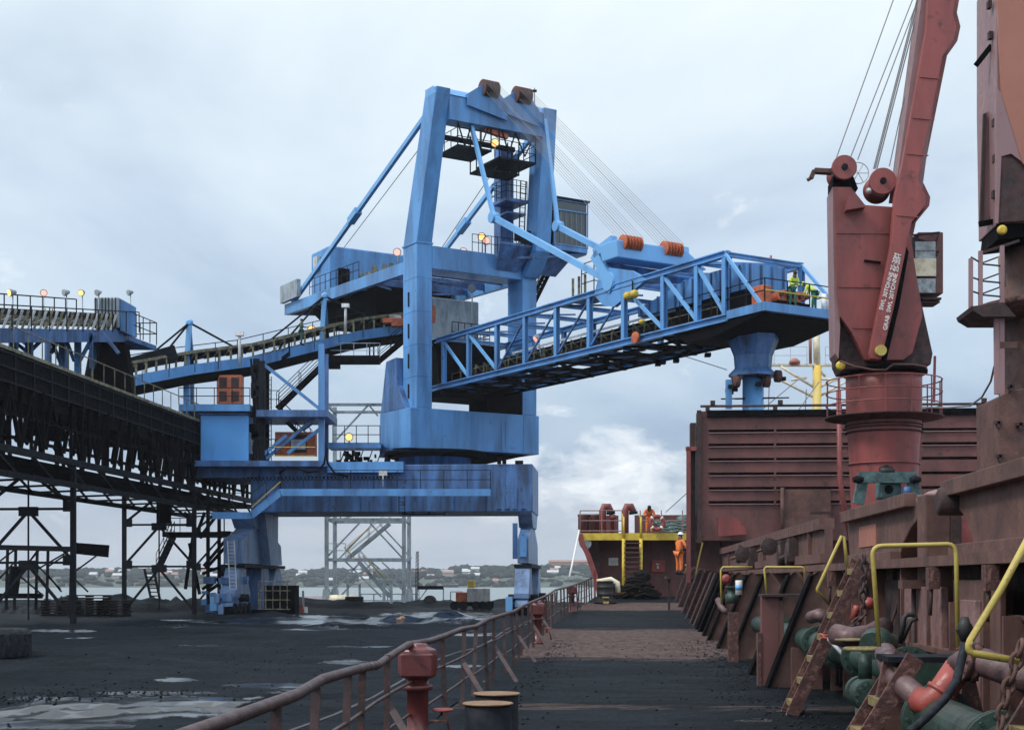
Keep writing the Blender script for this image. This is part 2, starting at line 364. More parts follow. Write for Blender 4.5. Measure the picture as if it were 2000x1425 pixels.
PUD = [((90, 1392), (110, 5), .8), ((240, 1372), (90, 5), .9), ((300, 1352), (120, 3), .7), ((150, 1418), (120, 4), .7), ((430, 1365), (90, 4), .7), ((520, 1338), (80, 4), .6), ((60, 1362), (60, 3), .6), ((400, 1260), (60, 2), .5), ((150, 1245), (50, 2), .5), ((700, 1262), (60, 2), .5), ((340, 1222), (60, 2), .5), ((620, 1228), (80, 2.5), .6), ((960, 1330), (40, 6), .5), ((900, 1300), (50, 4), .5),   # wet streaks on the quay: photo pixel centre, half sizes, strength
 ((720, 1212), (190, 7), .55), ((560, 1203), (90, 4), .35), ((870, 1200), (90, 7), .6), ((640, 1212), (70, 6), .5),
 ((130, 1231), (60, 3), .6), ((200, 1385), (190, 20), .55), ((60, 1405), (150, 14), .45), ((340, 1378), (130, 13), .45),
 ((560, 1352), (60, 8), .5), ((350, 1327), (40, 4), .5), ((660, 1292), (45, 5), .5), ((480, 1215), (110, 3), .4),
 ((200, 1208), (80, 2), .3), ((930, 1240), (60, 12), .3), ((380, 1212), (120, 3), .25)]
def qwet(p):
    if p.y < 6: return 0.2
    px = 1000 + p.x / p.y * F; py = HY + (CZ - p.z) / p.y * F; s = .30
    for (cx, cy), (hx, hy), k in PUD:
        d = ((px - cx) / hx) ** 2 + ((py - cy) / hy) ** 2
        if d < 6: s += k * math.exp(-d * .7)
    return min(1.0, s)
def qz(x, y):
    h = .07 * noise.noise(V((x * .25, y * .25, 0))) + .045 * noise.noise(V((x * .9, y * .9, 3))) + .03 * abs(noise.noise(V((x * 2.4, y * 2.4, 7))))
    if -19 < x < -3 and 14 < y < 50:
        for k in (0, .55, 2.4, 2.95):
            u = y - (21 + k + (x + 9) * .42 + .6 * math.sin(x * .35)); h -= .05 * math.exp(-(u / .16) ** 2) - .035 * math.exp(-((u - .3) / .14) ** 2)
    for cx, cy, rx, ry, hh in QM:
        d = ((x - cx) / rx) ** 2 + ((y - cy) / ry) ** 2
        if d < 1: h += 1.5 * hh * (1 - d) * (.8 + .5 * noise.noise(V((x * .6, y * .6, 1)))) * (1 + .25 * noise.noise(V((x * 3, y * 3, 5))))
    return h
QM = [(-17, 66, 4, 1.5, .2), (-12, 58, 3, 1.2, .18), (-7, 62, 3, 1.5, .2), (-20, 48, 4, 2, .2), (-5.5, 38, 2, 1.5, .14), (-11, 30, 2.5, 1, .12), (-7, 46, 3, 1.2, .14), (-13, 74, 3, 3, .35), (-9, 76, 2, 2, .3), (-5, 72, 2.5, 2, .28), (-3, 73, 1.6, 1.5, .3), (-12, 41, 5, 3, .15), (-15.5, 26, 3, 4, .22), (-6, 23, 3, 2, .14), (-2.5, 70, 2, 4, .2),
      (-26, 95, 14, 4, .7), (-34, 80, 6, 6, .6), (-16, 108, 10, 3, .5), (-4, 113, 9, 3, .45), (3, 118, 5, 3, .3), (-10, 33, 4, 5, .16), (-8.6, 52, 5, 3, .12), (-22, 60, 6, 4, .2)]
mw = wet_mat('wet coal covered quay', (.0145, .0200, .026), (.008, .010, .013), (.040, .048, .056))
def quay(u, v):
    p = S(u, v); return V((p.x, p.y, qz(p.x, p.y)))
us = frange(-160, -45, 6) + frange(-44, -18.2, .6) + frange(-18, -2.75, .25)
vs = frange(-30, 8, 5) + frange(8.4, 45, .25) + frange(45.5, 128, .6)
g = sheet('quay_ground', quay, us, vs, mw, qwet, lambda u, v: .25)
q = MB().fbox(S, -160, -2.76, -30, 128, -4.2, -.12).build('quay_wall', 'flower'); struct(q)
# fender strip along the quay edge is part of the wall; sea
def sea_mat():
    global N, LK
    m = bpy.data.materials.new('grey sea water'); m.use_nodes = True; N = m.node_tree.nodes; LK = m.node_tree.links
    b = N['Principled BSDF']; b.inputs['Base Color'].default_value = (.16, .20, .20, 1); b.inputs['Roughness'].default_value = .35
    t = N.new('ShaderNodeTexCoord'); bn = N.new('ShaderNodeBump'); bn.inputs['Strength'].default_value = .6; bn.inputs['Distance'].default_value = .3
    LK.new(noisen(t.outputs['Object'], .5, 6, .6), bn.inputs['Height']); LK.new(bn.outputs[0], b.inputs['Normal']); return m
sea = MB().add([(-3000, -400, -4), (3000, -400, -4), (3000, 4500, -4), (-3000, 4500, -4)], [(0, 1, 2, 3)]).build('sea_water', sea_mat()); struct(sea)
# far shore
def hillz(x, y):
    t = min(1, max(0, (y - 1150) / 260)); 
    return -4.6 + (4 + 9 * t + 3.5 * noise.noise(V((x * .004, 2, 0))) + 2 * noise.noise(V((x * .012, y * .01, 4))) + (5 if x > -60 else 0) * t * math.exp(-((x - 40) / 160) ** 2)) * min(1, t * 3)
xs = frange(-900, 900, 25); ys = [1140, 1150, 1165, 1190, 1230, 1280, 1340, 1410, 1500, 1700, 2200]
hv = [V((x, y + 12 * noise.noise(V((x * .01, 0, 9))), hillz(x, y))) for y in ys for x in xs]; n = len(xs)
hb = MB().add(hv, [(j * n + i, j * n + i + 1, (j + 1) * n + i + 1, (j + 1) * n + i) for j in range(len(ys) - 1) for i in range(n - 1)], True)
M['shore'] = mat('far green shore', (.075, .10, .075), .9, dirt=(.04, .055, .045), amt=.5, scale=.03, bump=0)
struct(hb.build('hills', 'shore'))
tb = MB()
for i in range(2600):
    x = rnd.uniform(-560, 330); y = rnd.choice([rnd.uniform(1170, 1480), rnd.uniform(1380, 1480)]); z = hillz(x, y)
    r = rnd.uniform(1.6, 4.2); tb.blob((x, y, z + r * .3), (r * 1.7, r, r * rnd.uniform(.5, 1.1)), 1, i, .9, 3)
o = tb.build('far_woodland', 'leaf'); tag(o, 'dark green trees covering the far shore behind the water', 'woodland'); o['kind'] = 'stuff'
for i in range(70):
    x = rnd.uniform(-480, 270); y = rnd.uniform(1200, 1400); z = hillz(x, y); wd = rnd.uniform(4, 10); hh = rnd.uniform(2, 3.2)
    if i == 0: x, y, wd, hh = 62, 1440, 50, 6; z = hillz(x, y) + 1.0
    h = thing('shore_house', 'pale low house among the trees of the far shore' if i else 'long pink building on the ridge of the far shore', 'house' if i else 'building', (x, y, z), 'houses on the far shore' if i else None)
    MB().box((x, y, z + hh / 2), (wd, 6, hh)).build('wall', 'house' if i else 'hroof', h)
    MB().prism([(x - wd / 2 - .4, y - 3.5, z + hh), (x - wd / 2 - .4, y + 3.5, z + hh), (x - wd / 2 - .4, y, z + hh + 2)], (wd + .8, 0, 0)).build('roof', 'hroof' if i % 3 == 0 else 'lgrey', h)
# ------------------------------------------------------------------ ship loader (blue travelling machine on the quay)
ld = thing('ship_loader', 'tall blue ship loader straddling the quay with a truss boom reaching over the ship', 'ship loader', S(-12, 91, 0))
GF, GB = 88.0, 94.5     # near and far face of the portal girder along the quay
def SP(px, b, z=0):     # point on a plane b with photo column px
    k = (px - 1000) / F; a = (b * k * .9973 - .0741 * b) / (.9973 + .0741 * k); return S(a, b, z)
def aS(px, b): k = (px - 1000) / F; return (b * k * .9973 - .0741 * b) / (.9973 + .0741 * k)
a0 = aS(490, GF); a1 = aS(1040, GF)
zt = CZ + 227 * GF / F; zb = CZ + 134 * GF / F
gb = MB().fbox(S, a0, a1, GF, GB, zb, zt)
o = gb.build('portal_girder', 'blue2', ld, bevel=.04)
for i in range(9):
    a = a0 + 1 + i * (a1 - a0 - 2) / 8; MB().fbox(S, a - .03, a + .03, GF - .07, GF, zb + .1, zb + 1.5).build('girder_stiffener', 'blue2', ld)
MB().fbox(S, aS(355, GF), a0 + .5, GF - .2, GB, zt - .75, zt - .02).build('landside_girder', 'blue2', ld)
MB().fbox(S, aS(640, GF - .3), aS(790, GF), GF - .5, GF - .05, zt - .5, zt + .15).build('cable_tray', 'blue', ld)
lug = MB()
for i in range(40):
    a = aS(480, GF) + i * (aS(775, GF) - aS(480, GF)) / 40
    lug.tube([S(a, GF - .55, zt - .75), S(a + .2, GF - .6, zt - 1.0), S(a + .36, GF - .55, zt - .75)], .035, 5)
lug.build('festoon_cable', 'black', ld)
hose = [P(x, y, 87.2) for x, y in ((545, 925), (560, 912), (580, 914), (600, 922), (620, 920), (633, 905), (636, 880), (640, 905), (655, 925), (680, 930))]
MB().tube(hose, .07, 6).build('power_cable', 'black', ld)
# walkway on the girder front with stair down to the left
wb = MB(); zf = CZ + 172 * 87 / F
for (x0, y0), (x1, y1) in (((415, 1003), (492, 1003)), ((492, 1003), (548, 958)), ((548, 958), (958, 958))):
    wb.beam(P(x0, y0, 87), P(x1, y1, 87), 1.1, .16)
    wb.beam(P(x0, y0 + 5, 86.4), P(x1, y1 + 5, 86.4), .06, .3)
wk = wb.build('walkway', 'blue', ld)
rail(wk, [P(415, 1000, 86.5), P(492, 1000, 86.5), P(548, 955, 86.5), P(958, 955, 86.5), P(958, 955, 87.6)], 1.15, 1.35, (1, .5), .022, 'dark')
MB().beam(P(492, 990, 86.4), P(548, 940, 86.4), .06, .06).build('yellow_handrail', 'yellow', wk)
MB().tube([P(748, 950, 86.6), P(748, 925, 86.6)], .05, 6).build('sign_post', 'lgrey', ld)
MB().box(P(748, 923, 86.6), (.5, .08, .32)).build('sign_plate', 'white', ld)
for px in (785,):
    lb = MB()
    for dx in (-.18, .18): lb.beam(P(px, 1002, 87.9) + V((dx, 0, 0)), P(px, 965, 87.9) + V((dx, 0, 0)), .05, .05)
    for k in range(6): lb.beam(P(px, 1000 - k * 7, 87.9) - V((.18, 0, 0)), P(px, 1000 - k * 7, 87.9) + V((.18, 0, 0)), .03, .03)
    lb.build('ladder', 'dark', ld)
bt = MB()
bt.tube([P(785, 1003, 88), P(870, 1003, 88)], .05, 6)
for px in (807, 838, 868): bt.tube([P(px, 998, 88), P(px, 1005, 88)], .08, 6)
bt.build('pipe_rack', 'dark', ld)
# portal legs: profile in the plane along the quay, extruded across it
def leg(aL, aR, hexm, right):
    top = zb
    # upper tapered neck
    pr = [(GF, top + .0), (GB, top + .0), (GB - 1.2, top - .95), (GF + 1.2, top - .95)]
    c = MB().prism([S(aL, b, z) for b, z in pr], S(aR, 0) - S(aL, 0))
    pr = [(GF + 1.2, top - .95), (GB - 1.2, top - .95), (GB + 1.9, 4.4), (GB + 2.2, 3.1), (GF - 1.6, 3.1), (GF - 1.7, 4.6), (GF + .2, top - 1.3)]
    c.prism([S(aL + .1, b, z) for b, z in pr], S(aR - .1, 0) - S(aL + .1, 0))
    o = c.build('portal_leg', hexm, ld, bevel=.03)
    if not right:
        MB().prism([S(aR - .1, b, z) for b, z in ((GF + 1.6, zb + .2), (GB - 1.2, zb + .2), (GF + 5.2, 3.05), (GF + 3.3, 3.05))], S(.55, 0) - S(0, 0)).build('leg_gusset', 'legblue', o)
    else:
        MB().fbox(S, aL - .32, aL - .02, GF + .1, GF + .25, 3.4, 5.6).build('leg_gusset', 'blue2', o)
        d = MB(); d.fbox(S, aL + .25, aR - .2, GF - 1.75, GF - 1.62, 3.5, 4.9); d.fbox(S, aL + .25, aR - .2, GF - 1.2, GF - 1.0, 5.0, 5.15); d.build('leg_panel', 'blue', o)
    dk = MB().fbox(S, aL - .1, aR + .1, GF - 1.8, GB + 2.3, 2.86, 3.06); dk.build('leg_platform', 'dark', ld)
    for b0 in ((GF - 1.2, GB + 1.6) if right else (GF - 1.2, GB + 1.6)):
        bg_ = MB()
        ac = (aL + aR) / 2
        for sgn in (1,):
            bg_.prism([S(ac - .45, b0 - .5, 2.85), S(ac - .45, b0 + .7, 2.85), S(ac - .45, b0 + 2.0, 1.3), S(ac - .45, b0 + 2.0, 1.0), S(ac - .45, b0 - 1.8, 1.0), S(ac - .45, b0 - 1.8, 1.3)], S(.9, 0) - S(0, 0))
        for q_ in (-1.3, .9):
            bg_.prism([S(ac - .38, b0 + q_ - .3, 1.05), S(ac - .38, b0 + q_ + .7, 1.05), S(ac - .38, b0 + q_ + 1.1, .5), S(ac - .38, b0 + q_ - .7, .5)], S(.76, 0) - S(0, 0))
        bo = bg_.build('bogie', 'legblue', ld, bevel=.02)
        for k in range(4): MB().cyl(S(ac - .5, b0 - 1.55 + k * 1.1, .36), S(ac + .5, b0 - 1.55 + k * 1.1, .36), .33, 14).build('wheel', 'dark', bo)
        MB().cyl(S(ac - .9, b0 - .2, 1.0), S(ac + .9, b0 - .2, 1.0), .24, 12).build('drive_motor', 'dark', bo)
        MB().fbox(S, ac - .9, ac - .5, b0 - 2.3, b0 - 1.5, .25, 1.1).build('buffer', 'lblue', bo)
    return o
aL = aS(492, GF); lo = leg(aL - 1.45, aL - .05, 'legblue', False)
MB().prism([S(aL - 1.2, GF + 3.2, 3.0), S(aL - 1.2, GF + 5.0, 3.0), S(aL - 1.2, GF + 5.6, .2), S(aL - 1.2, GF + 2.6, .2)], S(1.0, 0) - S(0, 0)).build('equaliser_column', 'blue2', ld)
leg(aS(1011, GF), a1 - .05, 'legblue', True)
for i in range(26):
    b = GF - 3.2 + rnd.random() * 4.5; a = aL - 2.6 + rnd.random() * 2.4
    MB().box(S(a, b, .3 + rnd.random() * 1.9), (rnd.uniform(.2, .7), rnd.uniform(.2, .6), rnd.uniform(.15, .5))).build('drive_gear', 'blue2', ld)
for (x, y) in ((424, 1168), (448, 1165), (432, 1190)):
    MB().box(P(x, y, 85.2), (.3, .4, .6)).build('rail_clamp', 'legblue', ld, bevel=.06)
lad = MB()
for dx in (0, .4): lad.tube([P(449, 1150, 86) + V((dx, 0, 0)), P(444, 1055, 86) + V((dx, 0, 0))], .04, 5)
for k in range(14): lad.tube([P(449 - k * .35, 1150 - k * 7, 86), P(449 - k * .35, 1150 - k * 7, 86) + V((.4, 0, 0))], .02, 5)
lad.build('access_ladder', 'lgrey', ld)
cg = MB()
for x0, x1, y0, y1 in ((505, 555, 1135, 1190),):
    for k in range(4): cg.tube([P(x0, y0 + 18 * k, 85.5), P(x1 + 12, y0 + 18 * k, 85.5)], .03, 5)
    for k in range(5): cg.tube([P(x0 + 14 * k, y0, 85.5), P(x0 + 14 * k, y1, 85.5)], .03, 5)
cg.build('safety_barrier', 'olive', ld)
MB().box(P(582, 1167, 89) + V((-1.0, 0, -.1)), (1.9, 1.6, 1.75)).build('cable_reel_housing', 'black', ld)
# turntable
tb_ = MB(); C0 = L(1.9, -1.2)
tb_.lathe([(2.35, zt), (2.35, zt + .95), (2.6, zt + 1.0), (2.6, 10.2)], V((C0.x, C0.y, 0)), Z, 36)
tb_.build('slewing_ring', 'blue2', ld)
MB().lathe([(2.9, 9.95), (3.3, 10.1), (3.3, 10.34)], V((C0.x, C0.y, 0)), Z, 32).build('slewing_bearing', 'black', ld)
# lower box of the slewing frame
z0, z1 = 10.36, 12.9
MB().hexa([L(-1, -3.4, z0 + .25), L(-1, 1, z0), L(8.5, 1, z0), L(8.5, -3.4, z0), L(-1, -3.4, z1), L(-1, 1, z1), L(8.5, 1, z1), L(8.5, -3.4, z1)]).build('slewing_frame', 'blue', ld, bevel=.04)
MB().prism([L(-.95, .2, z1), L(-.95, -3.4, z1), L(-.95, -2.6, 16.2), L(-.95, -1.2, 16.3), L(-.95, -1.0, 14.5)], L(.9, 0) - L(0, 0)).build('frame_bracket', 'blue2', ld, bevel=.05)
MB().prism([L(-1.0, -3.42, z0 - .3), L(-1.0, -1, z0), L(-1.0, -3.4, z0 + .5)], L(3, 0) - L(0, 0)).build('frame_knee', 'blue2', ld)
MB().prism([L(3.2, 0.2, z0), L(8.2, 0.2, z0), L(4.6, .2, z0 - .8), L(3.2, .2, z0 - .9)], L(0, -1.5) - L(0, 0)).build('underside_bracket', 'black', ld)
# masts (U frame) leaning forward above the knuckle
KZ, TZ = 23.3, 32.35
for s0 in (0, 7.8):
    m_ = MB(); hs = .55; sh_ = 1.15 if s0 else 0
    base = [L(s0 - hs, -.95, z1), L(s0 + hs, -.95, z1), L(s0 + hs, .95, z1), L(s0 - hs, .95, z1)]
    kn = [L(s0 - hs, -.95, KZ), L(s0 + hs, -.95, KZ), L(s0 + hs, .95, KZ), L(s0 - hs, .95, KZ)]
    k2 = [L(s0 - hs, -.95 + sh_ * 1.9, KZ), L(s0 + hs, -.95 + sh_ * 1.9, KZ), L(s0 + hs, .95 + sh_ * 1.45, KZ), L(s0 - hs, .95 + sh_ * 1.45, KZ)]
    tp = [L(s0 - hs * .9, 2.0, TZ), L(s0 + hs * .9, 2.0, TZ), L(s0 + hs * .9, 3.5, TZ), L(s0 - hs * .9, 3.5, TZ)]
    m_.hexa(base + kn); m_.hexa([p + Z * .004 for p in k2] + tp)
    if s0: m_.hexa([L(s0 - hs, .9, 21.9), L(s0 + hs, .9, 21.9), L(s0 + hs, 1.2, 21.9), L(s0 - hs, 1.2, 21.9), L(s0 - hs, .9, KZ), L(s0 + hs, .9, KZ), L(s0 + hs, 2.62, KZ), L(s0 - hs, 2.62, KZ)])
    m_.build('mast_column', 'blue', ld, bevel=.05)
    MB().hexa([L(s0 - .6, -1, KZ - .06), L(s0 + .6, -1, KZ - .06), L(s0 + .6, 1, KZ - .06), L(s0 - .6, 1, KZ - .06), L(s0 - .6, -1, KZ + .06), L(s0 + .6, -1, KZ + .06), L(s0 + .6, 1, KZ + .06), L(s0 - .6, 1, KZ + .06)]).build('mast_flange', 'blue', ld)
tbm = MB()
tbm.fbox(L, .49, 7.31, 2.1, 3.35, 30.5, TZ - .35)
tbm.build('mast_top_beam', 'blue', ld)
MB().add([L(-.5, 3.42, TZ - .35), L(8.3, 3.42, TZ - .35), L(8.3, 3.0, TZ + .12), L(-.5, 3.0, TZ + .12), L(8.3, 2.0, TZ + .12), L(-.5, 2.0, TZ + .12), L(8.3, 2.0, TZ - .35), L(-.5, 2.0, TZ - .35)],
         [(0, 1, 2, 3), (3, 2, 4, 5), (5, 4, 6, 7), (7, 6, 1, 0), (0, 3, 5, 7), (1, 6, 4, 2)]).build('mast_cap', 'lblue', ld)  # lighter blue paints in the sky light caught by the sloping cap
for s0 in (3.15, 5.55):
    pk = [(s0 - 1.5, 31.5), (s0 - 1.5, 32.2), (s0 - .45, 32.95), (s0 + .5, 32.95), (s0 + 1.35, 32.0), (s0 + 1.35, 31.0)]
    for tt in (2.2, 3.5):
        MB().prism([L(s, tt, z) for s, z in pk], L(0, .1) - L(0, 0)).build('sheave_bracket', 'blue' if tt > 3 else 'lblue', ld)
    MB().prism([L(s, 2.3, z) for s, z in ((s0 - 1.5, 32.2), (s0 - .45, 32.95), (s0 - .5, 32.85), (s0 - 1.45, 32.1))], L(0, 1.2) - L(0, 0)).build('sheave_guard', 'lblue', ld)
    for k in range(6):
        MB().lathe([(.5, -.05), (.55, -.04), (.44, 0), (.55, .04), (.5, .05)], L(s0 - .4 + k * .19, 3.5, 32.75), L(1, 0) - L(0, 0), 18).build('rope_sheave', 'rustp', ld)
MB().tube([L(7.2, 2.5, TZ), L(7.2, 2.5, TZ + 1.5)], .025, 5).box(L(7.2, 2.5, TZ + 1.3), (.3, .1, .15)).build('wind_sensor', 'dark', ld)
# hanging maintenance platform between the masts
hp = MB(); 
for s0, s1, t0, t1, z in ((1.2, 3.6, .5, 3.1, 29.0), (4.2, 6.9, .2, 3.1, 28.7), (3.4, 6.2, .8, 2.2, 28.1)):
    hp.fbox(L, s0, s1, t0, t1, z, z + .14)
    for s_ in (s0, s1):
        for t_ in (t0, t1): hp.beam(L(s_, t_, z), L(s_, t_, 30.6), .08, .08)
for s0, s1 in ((1.2, 2.2), (2.2, 3.4), (4.4, 5.4), (5.4, 6.8)):
    hp.beam(L(s0, 3.1, 30.5), L((s0 + s1) / 2, 3.1, 29.1), .07, .07); hp.beam(L(s1, 3.1, 30.5), L((s0 + s1) / 2, 3.1, 29.1), .07, .07)
hp.beam(L(1.2, .5, 30.3), L(6.9, .5, 30.3), .2, .3)
hpo = hp.build('mast_platform', 'dark', ld)
rail(hpo, [L(1.2, .5, 29.1), L(1.2, 3.1, 29.1), L(3.6, 3.1, 29.1), L(4.2, 3.1, 28.8), L(6.9, 3.1, 28.8), L(6.9, .2, 28.8)], 1.1, .8, (1, .5), .028, 'dark')
MB().beam(L(3.2, 2.9, 30.4), L(4.9, 2.9, 30.2), .3, .28).build('hoist_beam', 'orange', ld)
lamp(ld, L(4.0, 2.9, 28.9), L(4.0, 2.9, 29.7), 'lampon')
# middle beam with walkway
MB().fbox(L, .57, 7.23, -.9, .9, 21.75, 23.2).build('mast_middle_beam', 'blue', ld, bevel=.04)
for sx in (5.2, 8.2): 
    k = MB().prism([L(sx, 1.0, 22.2), L(sx + 1.6, 1.0, 22.2), L(sx + 2.4, 2.2, 23.6), L(sx - .4, 2.2, 23.6)], (0, 0, .15)); k.build('landing_plate', 'blue2', ld)
lp = MB().hexa([L(5.2, .9, 22.9), L(7.4, 2.3, 22.9), L(11.2, 2.6, 23.5), L(11.2, -1, 23.5), L(5.2, .9, 23.05), L(7.4, 2.3, 23.05), L(11.2, 2.6, 23.65), L(11.2, -1, 23.65)]).build('cab_landing', 'blue2', ld)
rail(lp, [L(3.6, .7, 23.2), L(6.8, .9, 23.2), L(7.1, 2.0, 23.2)], 1.15, .45, (1, .55), .025, 'dark')
for px, t_ in ((942, 'lampon'), (948, 'lampp')):
    lamp(ld, P(px, 498, 93), P(px, 462 + (px > 944) * 8, 93), t_, V((-.3 if px < 945 else .5, -1, 0)))
cl_ = MB()
for i in range(22): cl_.box(L(6.6 + rnd.random() * 1.2, 1.2 + rnd.random(), 23.3 + rnd.random() * 1.2), (.15 + rnd.random() * .3, .2, .2 + rnd.random() * .5))
cl_.build('switch_box', 'dark', ld)
# operator cab
cb = thing
cz0, cz1 = 23.9, 26.9
MB().fbox(L, 8.6, 11.2, 0, 2.7, cz0 - .3, cz0).build('cab_floor', 'blue', ld)
cabf = MB()
for s_ in (8.6, 11.2):
    for t_ in (0, 2.7): cabf.beam(L(s_, t_, cz0), L(s_, t_, cz1), .09, .09)
for zz in (cz0 + .05, cz1 - .05, cz1 - .7):
    for (sa, ta), (sb, tb2) in (((8.6, 2.7), (11.2, 2.7)), ((8.6, 0), (8.6, 2.7)), ((11.2, 0), (11.2, 2.7)), ((8.6, 0), (11.2, 0))): cabf.beam(L(sa, ta, zz), L(sb, tb2, zz), .08, .08)
cabo = cabf.build('cab_frame', 'blue', ld)
MB().fbox(L, 8.66, 11.14, .06, 2.64, cz0 + .02, cz1 - .1).build('window', 'win', cabo)
MB().fbox(L, 8.5, 11.3, -.1, 2.85, cz1, cz1 + .12).build('cab_roof', 'dark', ld)
gr = MB()
for i in range(7): gr.beam(L(8.7 + i * .4, 2.72, cz0 + .1), L(8.7 + i * .4, 2.72, cz1 - .75), .02, .02)
gr.build('window_bar', 'grey', cabo)
stairs(ld, L(10.4, -1.0, 23.2), L(8.9, -2.2, 19.4), .7, L(0, 1) - L(0, 0), 'black')
# upper landing on far mast
ul = MB().fbox(L, 5.6, 7.3, -.2, 1.6, 26.6, 26.8); ul.fbox(L, 5.9, 7.3, -.2, 1.3, 25.9, 26.0); u = ul.build('mast_landing', 'blue2', ld)
rail(u, [L(7.2, -.2, 26.8), L(5.6, -.2, 26.8), L(5.6, 1.6, 26.8), L(7.2, 1.6, 26.8)], 1.2, .7, (1, .7, .35), .025, 'dark')
lamp(ld, L(6.3, .9, 26.8), L(6.3, .9, 29.0), 'lampon')
lb = MB()
for q_ in (0, .4): lb.beam(L(6.9 + q_, 1.0, 23.2), L(6.9 + q_, 1.3, 28.1), .06, .06)
for k in range(16): lb.beam(L(6.9, 1.0 + k * .018, 23.4 + k * .3), L(7.3, 1.0 + k * .018, 23.4 + k * .3), .03, .03)
lb.build('mast_ladder', 'dark', ld)
MB().fbox(L, 6.2, 7.2, -.95, -.1, 23.2, 30.6).build('mast_inner_column', 'blue2', ld)
# rear boom with machinery house
for s0 in (-.1, 7.6):
    MB().beam(L(s0, -.96, 22.1), L(s0, -21.4, 22.65), .35, .78).build('rear_boom_girder', 'blue', ld)
cbm = MB()
for k in range(9): cbm.beam(L(.1, -2 - k * 2.4, 22.15 + k * .06), L(7.4, -2 - k * 2.4, 22.15 + k * .06), .2, .45)
for k in range(4): cbm.beam(L(.1, -2 - k * 4.8, 22.1), L(7.4, -6.8 - k * 4.8, 22.3), .12, .12); cbm.beam(L(7.4, -2 - k * 4.8, 22.1), L(.1, -6.8 - k * 4.8, 22.3), .12, .12)
cbm.build('cross_beam', 'blue2', ld)
MB().fbox(L, .1, 7.5, -21.3, -8.5, 22.75, 22.9).build('rear_deck', 'black', ld)
MB().fbox(L, -.5, 3.8, -21.6, -20.0, 22.0, 24.3).build('counterweight', 'lgrey', ld) if False else None
MB().fbox(L, -.6, -.3, -21.5, -18.2, 23.1, 24.4).build('rear_screen', 'grey', ld)
MB().hexa([L(1.5, -17, 20.6), L(6, -17, 20.6), L(6, -9, 20.6), L(1.5, -9, 20.6), L(.8, -19, 22.3), L(7, -19, 22.3), L(7, -8, 22.3), L(.8, -8, 22.3)]).build('drive_housing', 'black', ld)
hs_ = MB().fbox(L, 1.3, 8.1, -20, -16.6, 22.95, 26.8).build('machinery_house', 'blue', ld, bevel=.12)
MB().fbox(L, 2.0, 2.9, -16.58, -16.5, 23.0, 25.2).build('doorway', 'black', hs_)
MB().fbox(L, 1.0, 1.28, -18.9, -18.2, 25.3, 26.3).build('vent_box', 'lgrey', hs_)
rail(ld, [L(-.1, -17, 23.05), L(-.1, -8.5, 22.8)], 1.1, 1.0, (1, .5), .025, 'dark')
rail(ld, [L(7.6, -14, 23.0), L(7.6, -2, 22.5)], 1.1, 1.0, (1, .5), .025, 'dark')
for i in range(16): MB().box(L(1.2 + rnd.random() * 3, -15 + rnd.random() * 7, 23.2 + rnd.random() * .7), (.3, .3, .5)).build('winch_gear', 'olive', ld)
lamp(ld, P(778, 520, 95), P(776, 492, 95), 'lampp'); lamp(ld, P(905, 503, 93), P(905, 491, 93), 'lampp')
# tie bars
def bar(p, q, w=.22, name='tie_bar', m='lblue', knuckle=None):
    o = MB().beam(p, q, w, w * 1.3).build(name, m, ld)
    if knuckle is not None:
        c = p.lerp(q, knuckle); d = (q - p).normalized()
        MB().beam(c - d * .7, c + d * .7, w * 2.0, w * 1.9).build('tie_knuckle', m, o)
bar(L(-.3, 2.2, 31.2), L(-.1, -20.2, 23.0), .24, knuckle=.50)
bar(L(7.5, 2.2, 31.2), L(7.6, -17.2, 23.0), .24, knuckle=.50)
for s0, (hx, hy) in ((1.9, (965, 425)), (6.7, (1090, 442))):
    top = P(908, 195, 90.5) if s0 < 2 else L(7.3, 3.6, 31.5)
    t_h = 5.0; k = (hx - 1000) / F
    t_h = (91 * k + .518 * s0 * k + 6 - .855 * s0) / (.518 + .855 * k)
    hp_ = L(s0, t_h); hp_.z = CZ + (HY - hy) / F * hp_.y
    end = L(s0, 18.6, 17.9)
    bar(top, hp_, .20); bar(hp_, end, .26)
    MB().cyl(hp_ - (L(.25, 0) - L(0, 0)), hp_ + (L(.25, 0) - L(0, 0)), .34, 14).build('tie_joint', 'lblue', ld)
    MB().cyl(end - (L(.25, 0) - L(0, 0)), end + (L(.25, 0) - L(0, 0)), .5, 16).build('tie_eye', 'lblue', ld)
MB().tube([L(1.0, 2.5, 31.5), L(3.0, -19, 26.6)], .03, 5).build('guy_wire', 'rope', ld)
MB().tube([L(4.8, 2.5, 29), L(7.0, -15, 23.2)], .03, 5).build('guy_wire', 'rope', ld)
# hoist ropes from mast sheaves to boom sheaves
BZ = 20.0
for s0, e0 in ((3.15, 2.6), (5.55, 5.3)):
    for k in range(5):
        MB().tube([L(s0 - .4 + k * .23, 4.0, 32.95), L(e0 - .5 + k * .24, 19.9, BZ + .1)], .012, 4, False).build('hoist_rope', 'rope', ld)
        MB().tube([L(s0 - .4 + k * .23, 3.95, 32.4), L(e0 - .5 + k * .24, 19.1, BZ + .0)], .012, 4, False).build('hoist_rope', 'rope', ld)
